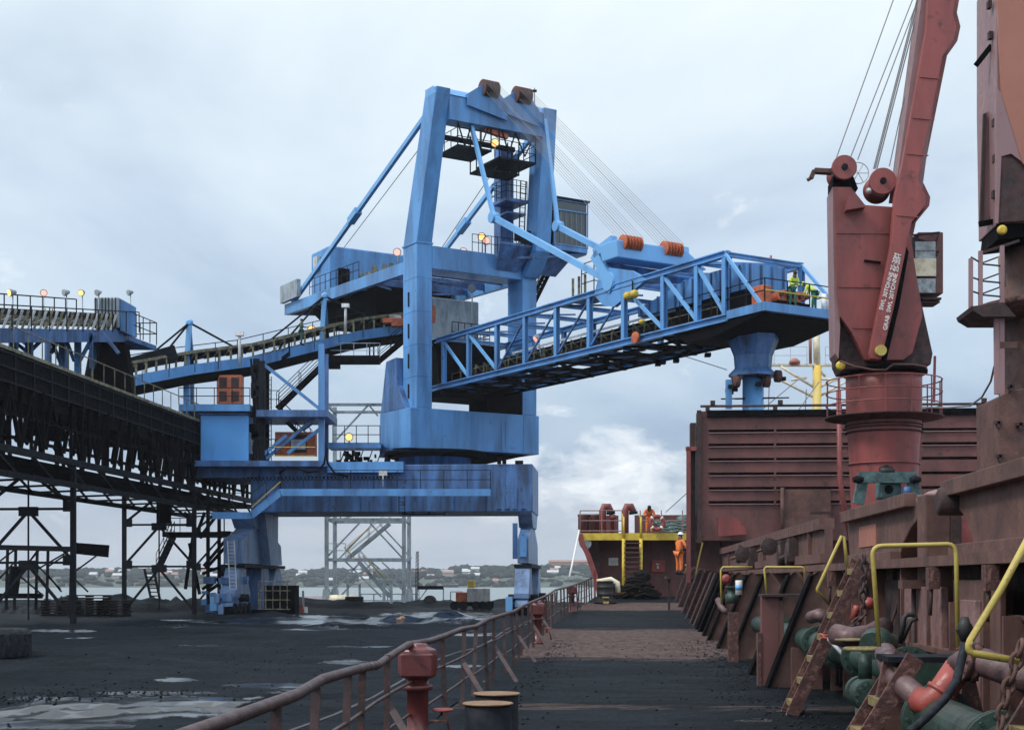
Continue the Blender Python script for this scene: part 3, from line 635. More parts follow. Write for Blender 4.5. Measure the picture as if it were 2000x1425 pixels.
# ---- boom
bo = thing('boom', '', ''); del bo['label']; del bo['category']; bo.parent = ld; bo.location = -V(ld['_o']); bo['_o'] = (0, 0, 0)
B0, B1, W0, W1, ZB, ZT = -2.0, 28.0, 1.9, 6.7, 14.5, 17.55
for s_ in (W0, W1):
    MB().ibeam(L(s_, B0, ZT), L(s_, B1, ZT), .32, .32, t=.06).build('top_chord', 'blue', bo)
    MB().ibeam(L(s_, B0, ZB), L(s_, B1 + .2, ZB), .34, .36, t=.06).build('bottom_chord', 'blue', bo)
posts = [.02, 3.29, 6.73, 9.95, 13.3, 16.6, 19.8, 23.2, 25.9, 28.0]
for s_ in (W0, W1):
    for t_ in posts: MB().ibeam(L(s_, t_, ZB + .18), L(s_, t_, ZT - .16), .26, .26, L(1, 0) - L(0, 0), .05).build('truss_post', 'blue', bo)
    for i, (ta, tb2) in enumerate(zip(posts[:-1], posts[1:])):
        up = i in (2, 3, 4, 5)
        p_, q_ = (L(s_, ta, ZB + .2), L(s_, tb2, ZT - .2)) if up else (L(s_, ta, ZT - .2), L(s_, tb2, ZB + .2))
        MB().beam(p_, q_, .09 if up else .15, .09 if up else .16).build('truss_brace', 'blue2' if up else 'lblue', bo)
MB().beam(L(W0, 28, ZT), L(W0, 30.6, ZB + .2), .12, .15).build('truss_brace', 'lblue', bo)
MB().beam(L(W1, 28, ZT), L(W1, 30.9, ZB + .2), .12, .15).build('truss_brace', 'lblue', bo)
for t_ in [-2] + posts:
    MB().ibeam(L(W0 + .16, t_, ZT), L(W1 - .16, t_, ZT), .2, .22, t=.05).build('top_cross_beam', 'blue', bo)
    MB().ibeam(L(W0 + .16, t_, ZB - .05), L(W1 - .16, t_, ZB - .05), .2, .34, t=.05).build('bottom_cross_beam', 'blue2', bo)
MB().beam(L(W0, 25.9, ZT), L(W1, 28, ZT - .02), .14, .14).build('top_bracing', 'blue', bo)
for i, (ta, tb2) in enumerate(zip(posts[:-1], posts[1:])):
    MB().beam(L(W0, ta, ZT - .05), L((W0 + W1) / 2, (ta + tb2) / 2, ZT - .05), .09, .09).build('top_bracing', 'blue2', bo)
    MB().beam(L(W1, ta, ZB - .2), L(W0, tb2, ZB - .2), .12, .1).build('bottom_bracing', 'black', bo)
    MB().beam(L(W0, ta, ZB - .22), L(W1, tb2, ZB - .22), .12, .1).build('bottom_bracing', 'black', bo)
# walkway gratings under the belt, both sides
for s0, s1 in ((W0 + .3, W0 + .85), (W1 - .85, W1 - .3)):
    MB().fbox(L, s0, s1, -1.5, 27, ZB + .05, ZB + .09).build('grating', 'black', bo)
rail(bo, [L(W0 + 1.15, -1, ZB + .1), L(W0 + 1.15, 26, ZB + .1)], .9, 2.2, (1, .5), .022, 'olive')
for x_ in range(3):
    pass
# belt conveyor inside the boom
cvy = MB()
for s_ in (3.45, 5.15): cvy.beam(L(s_, -3, ZB + .62), L(s_, 25, ZB + .72), .12, .26)
for k in range(14): cvy.fbox(L, 3.5, 5.1, -3 + k * 2, -2.6 + k * 2, ZB + .18, ZB + .22)
cvo = cvy.build('belt_frame', 'dark', bo)
belt = MB()
belt.add([L(3.5, -3, ZB + 1.28), L(3.9, -3, ZB + 1.0), L(4.7, -3, ZB + 1.0), L(5.1, -3, ZB + 1.28), L(3.5, 25, ZB + 1.36), L(3.9, 25, ZB + 1.08), L(4.7, 25, ZB + 1.08), L(5.1, 25, ZB + 1.36)], [(0, 1, 5, 4), (1, 2, 6, 5), (2, 3, 7, 6)])
belt.build('conveyor_belt', 'rubber', bo)
MB().beam(L(3.42, 6, ZB + 1.45), L(3.42, 25, ZB + 1.5), .05, .12).build('belt_edge_cover', 'white', bo)
for k in range(27):
    t_ = -1.5 + k
    i_ = MB().beam(L(3.42, t_, ZB + .7), L(3.34, t_ + .12, ZB + 1.32), .1, .07); i_.tube([L(3.42, t_, ZB + 1.28), L(3.9, t_, ZB + .93), L(4.7, t_, ZB + .93), L(5.18, t_, ZB + 1.28)], .07, 6)
    i_.build('idler', 'olive', bo)
for k in range(12):
    MB().beam(L(3.4, k * 2.2, ZB - .1), L(5.2, k * 2.2, ZB - .1), .12, .2).build('return_idler', 'black', bo)
# pipes and cable tray hanging below
und = MB()
for s_ in (2.6, 4.2, 5.9): und.beam(L(s_, -3, ZB - .38), L(s_, 27, ZB - .34), .3 if s_ == 4.2 else .1, .12)
for k in range(20): und.box(L(2.2 + rnd.random() * 4.2, rnd.random() * 26, ZB - .45), (.3, .5, .18))
und.build('service_pipe', 'black', bo)
# head enclosure
he = MB().fbox(L, 3.0, 5.6, 23.4, 28.2, ZB + 1.5, ZB + 2.75)
he.hexa([L(3.0, 19.5, ZB + 1.5), L(5.6, 19.5, ZB + 1.5), L(5.6, 23.4, ZB + 1.5), L(3.0, 23.4, ZB + 1.5), L(3.0, 19.5, ZB + 1.9), L(5.6, 19.5, ZB + 1.9), L(5.6, 23.4, ZB + 2.7), L(3.0, 23.4, ZB + 2.7)])
heo = he.build('head_enclosure', 'blue', bo)
rb = MB()
for k in range(12): rb.fbox(L, 2.92, 3.0, 19.8 + k * .72, 19.88 + k * .72, ZB + 1.5, ZB + (2.7 if k > 4 else 2.0 + k * .14))
for k in range(4): rb.fbox(L, 3.2 + k * .7, 3.28 + k * .7, 28.2, 28.28, ZB + 1.5, ZB + 2.72)
rb.build('enclosure_rib', 'blue2', heo)
MB().fbox(L, 3.2, 5.4, 22.5, 28, ZB + .25, ZB + 1.48).build('chute_side', 'black', bo)
# end platform
ep = MB().hexa([L(W0 - .1, 28.2, ZB - .08), L(W0 - .1, 30.9, ZB - .08), L(7.5, 30.9, ZB - .08), L(7.5, 28.2, ZB - .08), L(W0 - .1, 28.2, ZB + .32), L(W0 - .1, 30.9, ZB + .32), L(7.5, 30.9, ZB + .32), L(7.5, 28.2, ZB + .32)])
epo = ep.build('end_platform', 'blue', bo)
MB().prism([L(W0, 24, ZB - .2), L(W0, 30.6, ZB - .1), L(W0, 30.6, ZB - .16), L(W0, 27, ZB - .75), L(W0, 25, ZB - .75)], L(5.2, 0) - L(0, 0)).build('platform_underframe', 'black', bo)
zp = ZB + .32
rail(epo, [L(W0, 24.5, ZB + .35), L(W0, 28.2, zp), L(W0, 30.8, zp), L(7.4, 30.8, zp), L(7.4, 28.3, zp)], 1.1, 1.25, (1, .5), .03, 'dark')
MB().tube([L(W0, 30.85, zp + .55), L(7.4, 30.85, zp + .55)], .03, 5).build('yellow_rail', 'yband', epo)
og = MB().fbox(L, 2.3, 2.85, 29.4, 30.2, zp + .05, zp + .95); og.fbox(L, 3.2, 4.6, 29.5, 30.3, zp + .3, zp + .7); og.fbox(L, 3.6, 5.0, 29.6, 30.2, zp + .45, zp + .85)
ogo = og.build('winch', 'orange', bo, bevel=.04)
MB().fbox(L, 3.3, 5.1, 29.5, 30.35, zp + .01, zp + .28).build('winch_base', 'black', ogo)
for k in range(5): MB().cyl(L(3.3 + k * .4, 30.3, zp + .6), L(3.3 + k * .4, 30.45, zp + .6), .12, 10).build('winch_nut', 'rustp', ogo)
MB().cyl(L(6.3, 30, zp), L(6.3, 30, zp + .95), .12, 10).cyl(L(6.55, 30, zp), L(6.55, 30, zp + .8), .08, 8).build('control_post', 'white', bo)
# sheave frame on the boom top
for s_ in (W0, W1):
    sf = MB()
    sf.beam(L(s_, 18.9, ZT - .1), L(s_, 17.2, ZT + 2.1), .4, .62); sf.beam(L(s_, 17.2, ZT + 2.1), L(s_, 18.9, ZT + 2.5), .4, .5)
    sf.build('sheave_frame_leg', 'lblue', bo)
    MB().prism([L(s_ - .12, 17.2, ZT - .12), L(s_ - .12, 18.0, ZT - .8), L(s_ - .12, 19.0, ZT - 1.05), L(s_ - .12, 20.4, ZT - .6), L(s_ - .12, 21.9, ZT - .1), L(s_ - .12, 20.5, ZT + .6), L(s_ - .12, 18.6, ZT + 1.1), L(s_ - .12, 17.5, ZT + .6)], L(.24, 0) - L(0, 0)).build('lifting_bracket', 'blue', bo)
MB().hexa([L(1.6, 18.2, 19.0), L(7.6, 18.2, 19.0), L(7.6, 19.6, 19.0), L(1.6, 19.6, 19.0), L(1.6, 17.8, 19.95), L(6.2, 17.8, 19.95), L(6.2, 19.5, 19.95), L(1.6, 19.5, 19.95)]).build('sheave_beam', 'lblue', bo, bevel=.06)
MB().hexa([L(2.4, 17.3, 18.3), L(7.6, 17.3, 18.3), L(7.6, 18.3, 18.3), L(2.4, 18.3, 18.3), L(1.9, 17.9, 19.0), L(7.6, 17.9, 19.0), L(7.6, 18.2, 19.0), L(1.9, 18.2, 19.0)]).build('sheave_beam_web', 'blue2', bo)
for e0 in (2.6, 5.3):
    for k in range(6): MB().lathe([(.36, -.06), (.42, -.05), (.34, 0), (.42, .05), (.36, .06)], L(e0 - .5 + k * .2, 19.4, 19.85), L(1, 0) - L(0, 0), 16).build('rope_sheave', 'orange', bo)
# small equipment on the boom
hk = MB().tube([L(1.7, 20.8, ZT), L(1.7, 20.8, 16.9)], .04, 5); hk.build('hoist_chain', 'dark', bo)
for sg in (-.22, .22): MB().lathe([(.1, -.2), (.22, -.1), (.22, .1), (.1, .2)], L(1.6, 20.8 + sg * 1.3, 16.8), L(0, 1) - L(0, 0), 12).build('chain_hoist', 'yband', bo)
MB().lathe([(.1, -.12), (.2, 0), (.1, .12)], L(1.7, 21.6, 15.3), Z, 10).build('chain_hook', 'yband', bo)
for t_ in (22.4,): MB().lathe([(.12, -.08), (.3, -.06), (.3, .06), (.12, .08)], L(1.6, t_ - 1.2, ZB + .05), L(1, 0) - L(0, 0), 14).build('warning_horn', 'orange', bo)
lamp(bo, L(2.6, 10.6, ZB + .5), L(2.6, 10.2, ZB + 1.7), 'lampp', (-1, -.3, -.5)); lamp(bo, L(2.2, 27.2, ZT), L(2.3, 27.6, ZT + .05), 'lampoff')
MB().tube([L(5, 27.7, ZT), L(5, 27.7, ZT + .35)], .06, 6).build('beacon', 'redb', bo)
bs = MB()
for k in range(3): bs.beam(L(W0 + .3, 14.5 + k * .6, ZT), L(W0 + .3, 14.5 + k * .6, ZT + 1.3), .14, .14)
bs.build('boom_stub_post', 'olive', bo)
lp2 = MB().fbox(L, W0, W0 + 2, 13.6, 17, ZT + .12, ZT + .2).build('boom_top_platform', 'blue2', bo)
rail(lp2, [L(W0, 15.8, ZT + .2), L(W0, 17.0, ZT + .2), L(W0 + 2, 17, ZT + .2)], 1.6, 1.2, (1, .66, .33), .03, 'dark')
# loading chute
CC = L(4.3, 27.2)
ch = MB()
ch.lathe([(1.25, 14.3), (1.25, 13.75), (.95, 13.0), (.9, 12.4), (1.2, 12.1), (1.2, 12.0)], V((CC.x, CC.y, 0)), Z, 8)
ch.build('chute_hopper', 'blue2', ld)
MB().lathe([(.52, 4.5), (.52, 12.0)], V((CC.x, CC.y, 0)), Z, 24).build('loading_chute', 'blue', ld)
for dx in (-.9, .55, 1.1):
    MB().lathe([(.12, -.16), (.3, -.12), (.3, .12), (.12, .16)], V((CC.x + dx, CC.y - .6, 11.7 + (dx > 1) * .25)), V((1, .2, 0)), 14).build('chute_winch', 'rustp', ld)
MB().box(V((CC.x - 1.25, CC.y - .4, 11.1)), (.28, .3, 1.4)).build('counter_tube', 'blue', ld)
jc = MB()
for i in range(14): jc.box(V((CC.x + rnd.uniform(-1.2, 1.6), CC.y + rnd.uniform(-.8, .3), 11.9 + rnd.uniform(-.7, .15))), (.25, .25, .18))
jc.build('winch_linkage', 'dark', ld)
for dx in (-1.6, -.9): MB().beam(V((CC.x + dx, CC.y - .2, 10.9)), V((CC.x + dx + 2.6, CC.y - .3, 10.95)), .06, .06).build('guide_rod', 'dark', ld)
# transfer house at the boom pivot
th = MB().fbox(L, 1.8, 5.6, -4.2, -1.9, 17.6, 20.6); th.build('transfer_house', 'grey', ld, bevel=.1)
MB().fbox(L, 1.6, 6.2, -4.6, -1.0, 17.3, 17.6).build('transfer_floor', 'black', ld)
MB().fbox(L, 1.5, 2.3, -2.6, -1.85, 18.9, 20.0).build('transfer_hatch', 'orange', ld)
rail(ld, [L(5.7, -3.2, 17.6), L(5.9, -1.0, 17.6), L(3.0, -.9, 17.6)], 1.3, .5, (1, .5), .03, 'dark')
lamp(ld, L(4.9, -1.6, 17.6), L(4.9, -1.6, 21.4), 'lampoff')
MB().hexa([L(2.2, -4, 14), L(6, -4, 14), L(6, -1, 14), L(2.2, -1, 14), L(1.8, -4.6, 17.3), L(6.4, -4.6, 17.3), L(6.4, -1, 17.3), L(1.8, -1, 17.3)]).build('transfer_chute', 'black', ld)
tg = MB(); tg.fbox(L, 1.2, 4.5, -1.8, .8, 13.7, 14.1); tg.fbox(L, 4.6, 7.2, -1.5, .9, 12.9, 15.4); tg.build('boom_pivot', 'black', ld)
# side platform with lamp and railing at the slewing frame (left)
sp = MB().box(P(695, 872, 93), (3.4, 2, .35)); spo = sp.build('slew_platform', 'blue', ld)
rail(spo, [P(650, 866, 92), P(742, 866, 92)], 1.15, .7, (1, .5), .028, 'dark'); lamp(ld, P(682, 866, 92), P(682, 852, 92), 'lampon')
ug = MB()
for i in range(26): ug.box(P(rnd.uniform(655, 790), rnd.uniform(884, 903), rnd.uniform(91, 94)), (rnd.uniform(.1, .4), .3, rnd.uniform(.1, .4)))
for px in range(665, 800, 18): ug.beam(P(px, 902, 92), P(px + 8, 880, 92), .06, .06)
ug.build('slew_drive', 'black', ld)
for px, h_ in ((975, 12), (985, 10), (1010, 6), (1018, 6)): MB().box(PX(px, zt + h_ / 60 + .01, GF + .3), (.25, .2, h_ / 30)).build('deck_fitting', 'black', ld)

# weld seams, doors, lights and patches on the big plates
for s0 in (0, 7.8):
    for z in (14.9, 16.9, 19.0, 21.1): MB().fbox(L, s0 - .565, s0 + .565, -.965, .965, z, z + .035).build('weld_seam', 'blue', ld)
for sx in (1.2, 3.4, 5.6, 7.3): MB().fbox(L, sx, sx + .04, .9, 1.02, z0 + .05, z1 - .05).build('weld_seam', 'blue', ld)
MB().fbox(L, 5.9, 6.7, 1.0, 1.03, 10.7, 12.4).build('access_door', 'blue', ld)
for px in (560, 640, 720, 860, 985): MB().fbox(S, aS(px, GF), aS(px, GF) + .05, GF - .02, GF, zb + .03, zt - .03).build('weld_seam', 'blue2', ld)
for k in range(4): MB().fbox(S, aS(970, GF) + k * .5, aS(970, GF) + k * .5 + .3, GF - .03, GF, zb + .1, zb + .16).build('cable_clip', 'dark', ld)
for z in (13.6, 15.5, 17.4, 19.4): MB().fbox(L, -.6, -.55, -.2, -.05, z, z + .9).build('cable_conduit', 'dark', ld)
# ------------------------------------------------------------------ dark coal gallery running along the quay
gal = thing('conveyor_gallery', 'long coal blackened conveyor gallery on trestle legs running along the quay', 'conveyor gallery', S(-28, 80, 0))
GA, GW = -26.0, -30.4
MB().fbox(S, GW, GA, 40, 101.3, 10.5, 11.9).build('gallery_body', 'black', gal)
for k in range(30): MB().fbox(S, GA, GA + .08, 42 + k * 2, 42.14 + k * 2, 10.3, 11.85).build('body_rib', 'dark', gal)
for k in range(3): MB().fbox(S, GA, GA + .1, 40, 101.3, 10.5 + k * .62, 10.58 + k * .62).build('body_rail', 'dark', gal)
tp_ = MB()
for a in (GA + .03, GW - .03):
    tp_.fbox(S, a - .05, a + .05, 40, 90, 11.9, 12.05)
tp_.build('roof_edge', 'olive', gal)
MB().fbox(S, GW + .3, GA - .3, 40, 101.3, 7.2, 7.5).build('gallery_floor', 'black', gal)
for a in (GA, GW):
    MB().fbox(S, a - .13, a + .13, 40, 101.3, 7.55, 7.85).build('truss_chord', 'dark', gal)
    MB().fbox(S, a - .11, a + .11, 40, 101.3, 6.5, 6.75).build('truss_chord', 'dark', gal)
ltc = MB()
for i in range(52):
    b = 41 + i * 1.16
    for a in ((GA, GW) if i % 3 == 0 else (GA,)):
        if rnd.random() < .7: ltc.beam(S(a, b, 7.8), S(a, b + rnd.uniform(-.2, .2), 10.6), rnd.uniform(.1, .32), .1)
        if rnd.random() < .8: ltc.beam(S(a, b, 7.8 if i % 2 else 10.4), S(a, b + 1.16, 10.4 if i % 2 else 7.8), .16, .14)
    for kk in range(1): ltc.box(S(GA - rnd.uniform(.3, 3.5), b + rnd.random(), rnd.uniform(9.4, 10.4)), (rnd.uniform(.3, 1.2), rnd.uniform(.3, 1.0), rnd.uniform(.2, 1.0)))
    ltc.beam(S(GA, b, 9.3), S(GA, b + 1.2, 9.2), .1, rnd.uniform(.08, .2)); ltc.beam(S(GA - 2.2, b, 8.6), S(GA - 2.2, b + .8, 10.3), .12, rnd.uniform(.1, .4))
ltc.fbox(S, GA - .3, GA - .1, 40, 101, 9.9, 10.6); ltc.fbox(S, GA - .2, GA - .1, 40, 101, 8.2, 8.35)
ltc.build('side_truss', 'black', gal)
dg = MB()
for i in range(15):
    b = 42 + i * 4
    for a in (GA, GW): dg.beam(S(a, b, 7.6), S(a, b + 2.6, 6.6), .1, .1)
    dg.beam(S(GA, b, 6.6), S(GW, b + 2, 6.6), .1, .1); dg.beam(S(GA, b + 2, 6.6), S(GA - 2.2, b + 2, 7.3), .09, .09)
dg.build('underframe_brace', 'dark', gal)
rail(gal, [S(GA, 60, 12), S(GA, 88, 12)], 1.0, 1.6, (1,), .03, 'olive')
def bent(b, shear=0.0):
    zs = [6.5, 5.5, 2.93, .2]
    def A(a, z): return S(a, b + shear * (6.5 - z), z)
    for a in (GA, GW): MB().beam(A(a, -.2), A(a, 7.6), .24, .24).build('trestle_leg', 'dark', gal)
    mid = (GA + GW) / 2
    for i, z in enumerate(zs[1:3]):
        MB().beam(A(GA, z), A(GW, z), .12, .12).build('trestle_beam', 'dark', gal)
        MB().box(A(mid, z - .12), (.9, .2, .45)).build('gusset_plate', 'dark', gal)
        for a in (GA, GW): MB().box(A(a + (.2 if a < mid else -.2), z + .12), (.55, .2, .5)).build('gusset_plate', 'dark', gal)
    for (zt_, zb_) in ((7.3, 5.6), (5.4, 3.0), (2.8, .2)):
        for a in (GA, GW): MB().beam(A(mid, zt_), A(a, zb_), .13, .13).build('trestle_brace', 'dark', gal)
    MB().tube([A(mid, 7), A(mid, .2)], .05, 5).build('drain_pipe', 'dark', gal)
bent(66.8); bent(86.4); bent(101, 0)
for b in (88.0, 90.5):
    MB().beam(S(GA + .4, b, -.1), S(GA + .4, b, 7.6), .2, .2).build('trestle_leg', 'black', gal)
for (x0, y0), (x1, y1) in (((385, 960), (435, 1000)), ((400, 1000), (385, 1040)), ((420, 1010), (390, 1050)), ((440, 1055), (398, 1105)), ((440, 1068), (402, 1110)), ((395, 1120), (435, 1105)), ((395, 1150), (440, 1120)), ((402, 1158), (442, 1130)), ((360, 1000), (395, 1050)), ((370, 1060), (390, 1160)), ((378, 1040), (362, 1150))):
    MB().beam(P(x0, y0, 90), P(x1, y1, 90), .18, .18).build('trestle_brace', 'black', gal)
pl = MB().box(P(378, 1044, 90), (3.4, 2.2, .3)); plo = pl.build('gallery_platform', 'black', gal)
rail(plo, [P(328, 1041, 89), P(375, 1041, 89)], .95, .6, (1, .5), .025, 'dark')
stairs(gal, P(305, 1112, 90), P(335, 1048, 90), .8, V((0, 1, 0)), 'dark')
rf = MB().box(P(320, 990, 88.5), (.8, .5, 2.0))
rf.build('hose_bundle', 'black', gal)
MB().lathe([(.2, -.15), (1.2, -.12), (1.2, .12), (.2, .15)], P(327, 833, 86.5), V((1, .3, 0)), 20).build('cable_reel', 'rustd', gal)
# low pipe bridge under the gallery, left
pb = thing('pipe_bridge', 'dark low pipe bridge on thin posts beneath the left end of the gallery', 'pipe bridge', P(70, 1180, 78))
DB = 78.0
MB().beam(P(-60, 1067, DB), P(150, 1072, DB), .3, .28).build('bridge_beam', 'dark', pb)
MB().beam(P(-60, 1163, DB), P(82, 1163, DB), .3, .28).build('bridge_beam', 'black', pb)
for x in (12, 28, 70, 91, 137):
    MB().beam(P(x + 3, 1070, DB), P(x, 1190, DB), .13, .13).build('post', 'dark', pb)
for x0, y0, x1, y1 in ((0, 1095, 30, 1072), (33, 1130, 75, 1072), (38, 1118, 78, 1072), (75, 1110, 140, 1072), (140, 1120, 188, 1085), (92, 1120, 120, 1155), (140, 1125, 172, 1155), (28, 1115, 85, 1163), (75, 1105, 118, 1150), (95, 1105, 125, 1085), (0, 1128, 30, 1095)):
    MB().beam(P(x0, y0, DB), P(x1, y1, DB), .08, .08).build('brace', 'dark', pb)
sb = MB().hexa([P(147, 1081, DB), P(212, 1088, DB), P(212, 1088, DB + 1), P(147, 1081, DB + 1), P(148, 1059, DB), P(214, 1064, DB), P(214, 1064, DB + 1), P(148, 1059, DB + 1)])
sb.build('hanging_box', 'black', pb)
pl_ = MB(); pl_.beam(P(31, 1105, 77), P(24, 1162, 77), 1.6, .1); pl_.build('plate', 'dark', pb)
# ladder trestle
lt = thing('ladder_trestle', 'slanted dark ladder with rungs standing in front of the water below the gallery', 'ladder', P(300, 1175, 95))
for x0, x1 in ((282, 297), (300, 314)): MB().beam(P(x0, 1110, 95), P(x1, 1178, 95), .14, .14).build('side_rail', 'dark', lt)
for k in range(8): MB().beam(P(283 + k * 1.7, 1118 + k * 7.5, 95), P(301 + k * 1.7, 1118 + k * 7.5, 95), .07, .07).build('rung', 'dark', lt)
# ------------------------------------------------------------------ tripper above the gallery
tr = thing('tripper_conveyor', 'blue raised tripper conveyor climbing above the dark gallery at the left', 'conveyor', S(-28, 75, 12))
def T(px, b, z): return S(aS(px, b), b, z)
p0, p1 = S(-26.6, 58, 12.3), S(-26.6, 76.5, 15.4); wv = S(-3.0, 0) - S(0, 0)
for o_ in (V((0, 0, 0)), wv):
    MB().beam(p0 + o_, p1 + o_, .25, .62).build('side_girder', 'blue2', tr)
    MB().beam(p0 + o_ + Z * 1.05, p1 + o_ + Z * 1.0, .1, .28).build('skirt_beam', 'dark', tr)
MB().hexa([p0 + wv, p0, p1, p1 + wv, p0 + wv + Z * .1, p0 + Z * .1, p1 + Z * .1, p1 + wv + Z * .1]).build('conveyor_deck', 'black', tr)
for k in range(28):
    c = p0.lerp(p1, (k + .5) / 28)
    f_ = MB(); f_.beam(c + Z * .3, c + Z * 1.15 + V((.25, .15, 0)), .14, .1); f_.tube([c + Z * .95, c + wv * .3 + Z * .6, c + wv * .7 + Z * .6, c + wv + Z * .95], .08, 6)
    f_.build('idler', 'lgrey' if k % 2 else 'olive', tr)
rail(tr, [p0 + Z * 1.1 + wv, p1 + Z * 1.1 + wv], .95, 1.6, (1,), .035, 'dark')
rail(tr, [p0 + V((.5, 0, .2)), p1 + V((.5, 0, .2))], 1.1, 2.0, (1,), .03, 'dark')
en = MB().hexa([S(-27.6, 74.5, 15.0), S(-26.3, 75.5, 15.0), S(-26.1, 79.5, 15.1), S(-30, 79, 15.1), S(-27.6, 74.5, 15.25), S(-26.3, 75.5, 15.25), S(-26.1, 79.5, 15.35), S(-30, 79, 15.35)])
eno = en.build('end_platform', 'blue2', tr)
rail(eno, [S(-26.3, 75.5, 15.3), S(-26.1, 79.5, 15.4), S(-28, 79.5, 15.4)], 1.25, 1.1, (1, .5), .03, 'dark')
hd = MB().fbox(S, -27.7, -26.35, 74, 76.6, 15.4, 17.05); hdo = hd.build('head_hood', 'grey', tr, bevel=.08)
rbs = MB()
for k in range(7): rbs.fbox(S, -27.6 + k * .18, -27.57 + k * .18, 73.93, 74.0, 15.4, 17.0)
rbs.build('hood_rib', 'dark', hdo)
MB().fbox(S, -26.33, -26.25, 74.2, 76.5, 15.3, 16.95).build('hood_side', 'blue', hdo)
for px, b0 in ((28, 64), (57, 66), (122, 70.5), (152, 73.5), (185, 76), (215, 78)):
    a = aS(px, b0); zt_ = min(15.1, 12.3 + (b0 - 58) * .168)
    MB().beam(S(a, b0, 11.9), S(a, b0, zt_), .3, .3).build('tripper_leg', 'blue', tr)
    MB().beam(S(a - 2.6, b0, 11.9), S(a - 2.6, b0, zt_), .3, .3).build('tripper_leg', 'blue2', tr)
for (xa, ya), (xb, yb) in (((10, 655), (60, 690)), ((90, 655), (45, 700)), ((95, 650), (118, 708)), ((118, 655), (100, 690)), ((125, 652), (145, 705)), ((150, 715), (185, 650)), ((178, 720), (178, 650)), ((60, 680), (30, 655)), ((200, 650), (232, 690)), ((15, 655), (72, 705))):
    MB().beam(P(xa, ya, 72), P(xb, yb, 72), .16, .16).build('tripper_brace', 'blue2', tr)
MB().hexa([S(-28.5, 75, 12), S(-26.4, 76.5, 12), S(-27, 79, 12), S(-30, 78, 12), S(-27.6, 75.5, 15.1), S(-26.8, 76, 15.1), S(-27, 77.5, 15.1), S(-29, 77, 15.1)]).build('discharge_chute', 'black', tr)
for x, t_, d_ in ((22, 'lampon', -1), (88, 'lampp', .4), (127, 'lampoff', -.8), (158, 'lampon', -.2), (190, 'lampoff', -.5), (252, 'lampoff', -.8)):
    b0 = {22: 64, 88: 68, 127: 71, 158: 73, 190: 75.5, 252: 81}[x]
    lamp(tr, P(x + (3 if d_ < 0 else -3), 640, b0), P(x + (3 if d_ < 0 else -3), 571, b0), t_, V((d_, -1, 0)), .17, pr=.03)
yl = MB()
for dx in (0, .35): yl.tube([P(88, 655, 69) + V((dx, 0, 0)), P(88, 602, 69) + V((dx, 0, 0))], .035, 5)
for k in range(5): yl.tube([P(88, 650 - k * 10, 69), P(88, 650 - k * 10, 69) + V((.35, 0, 0))], .03, 5)
yl.build('yellow_ladder', 'yellow', tr)
# ------------------------------------------------------------------ bridge conveyor between tripper and loader
bc = thing('bridge_conveyor', 'blue inclined bridge conveyor with yellowed rollers feeding the ship loader', 'conveyor', P(500, 900, 91))
E = [P(215, 752, 84), P(372, 722, 88.5), P(505, 704, 92), P(700, 655, 97), P(800, 641, 99.5)]
WB = V((-.7, .71, 0)) * 2.3
for p, q in zip(E[:-1], E[1:]):
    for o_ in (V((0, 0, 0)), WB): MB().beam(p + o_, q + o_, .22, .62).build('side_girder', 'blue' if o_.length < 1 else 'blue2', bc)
    MB().hexa([p + WB - Z * .35, p - Z * .35, q - Z * .35, q + WB - Z * .35, p + WB - Z * .25, p - Z * .25, q - Z * .25, q + WB - Z * .25]).build('deck_plate', 'black', bc)
    MB().hexa([p + WB * .2 - Z * .9, p + WB * .05 - Z * .9, q + WB * .05 - Z * .9, q + WB * .8 - Z * .9, p + WB * .9 - Z * .35, p - Z * .35, q - Z * .35, q + WB - Z * .35]).build('drip_tray', 'black', bc)
    bl = MB(); u = WB / WB.length
    bl.add([p + WB * .1 + Z * 1.0, p + WB * .35 + Z * .75, p + WB * .75 + Z * .75, p + WB * .95 + Z * 1.0, q + WB * .1 + Z * 1.0, q + WB * .35 + Z * .75, q + WB * .75 + Z * .75, q + WB * .95 + Z * 1.0], [(0, 1, 5, 4), (1, 2, 6, 5), (2, 3, 7, 6)])
    bl.build('conveyor_belt', 'rubber', bc)
    for o_ in (V((0, 0, 0)), WB * .95): MB().beam(p + o_ + Z * 1.1, q + o_ + Z * 1.1, .06, .16).build('skirt_board', 'olive', bc)
    n_ = int((q - p).length / .75)
    for k in range(n_):
        c = p.lerp(q, (k + .5) / n_)
        f_ = MB().box(c + Z * .68, (.12, .12, .85)); f_.tube([c + Z * .98, c + WB * .3 + Z * .68, c + WB * .75 + Z * .68, c + WB + Z * .98], .07, 6)
        f_.build('idler', 'olive', bc)
    rail(bc, [p + WB * 1.05 + Z * .3, q + WB * 1.05 + Z * .3], 1.3, 1.8, (1,), .03, 'dark')
    rail(bc, [p - u * .5 - Z * .2, q - u * .5 - Z * .2], 1.15, 1.9, (1,), .025, 'dark')
for apx, apy, fx, fy, dpt, tl in ((370, 630, 364, 722, 89, ((285, 700), (310, 705), (480, 690))), (634, 578, 628, 668, 95.5, ((508, 680), (545, 680), (760, 640)))):
    ap = P(apx, apy, dpt)
    MB().beam(P(fx, fy + 6, dpt), ap, .34, .3, q_w=.2).build('frame_leg', 'lblue', bc)
    MB().beam(P(fx + 12, fy - 2, dpt + 2), ap, .25, .25, q_w=.2).build('frame_leg', 'blue', bc)
    MB().lathe([(.12, -.2), (.24, 0), (.12, .2)], ap, V((0, 1, 0)), 12).build('frame_head', 'lblue', bc)
    for x, y in tl: MB().beam(ap, P(x, y, dpt + (x - apx) / 40), .1, .1).build('tie_rod', 'dark', bc)
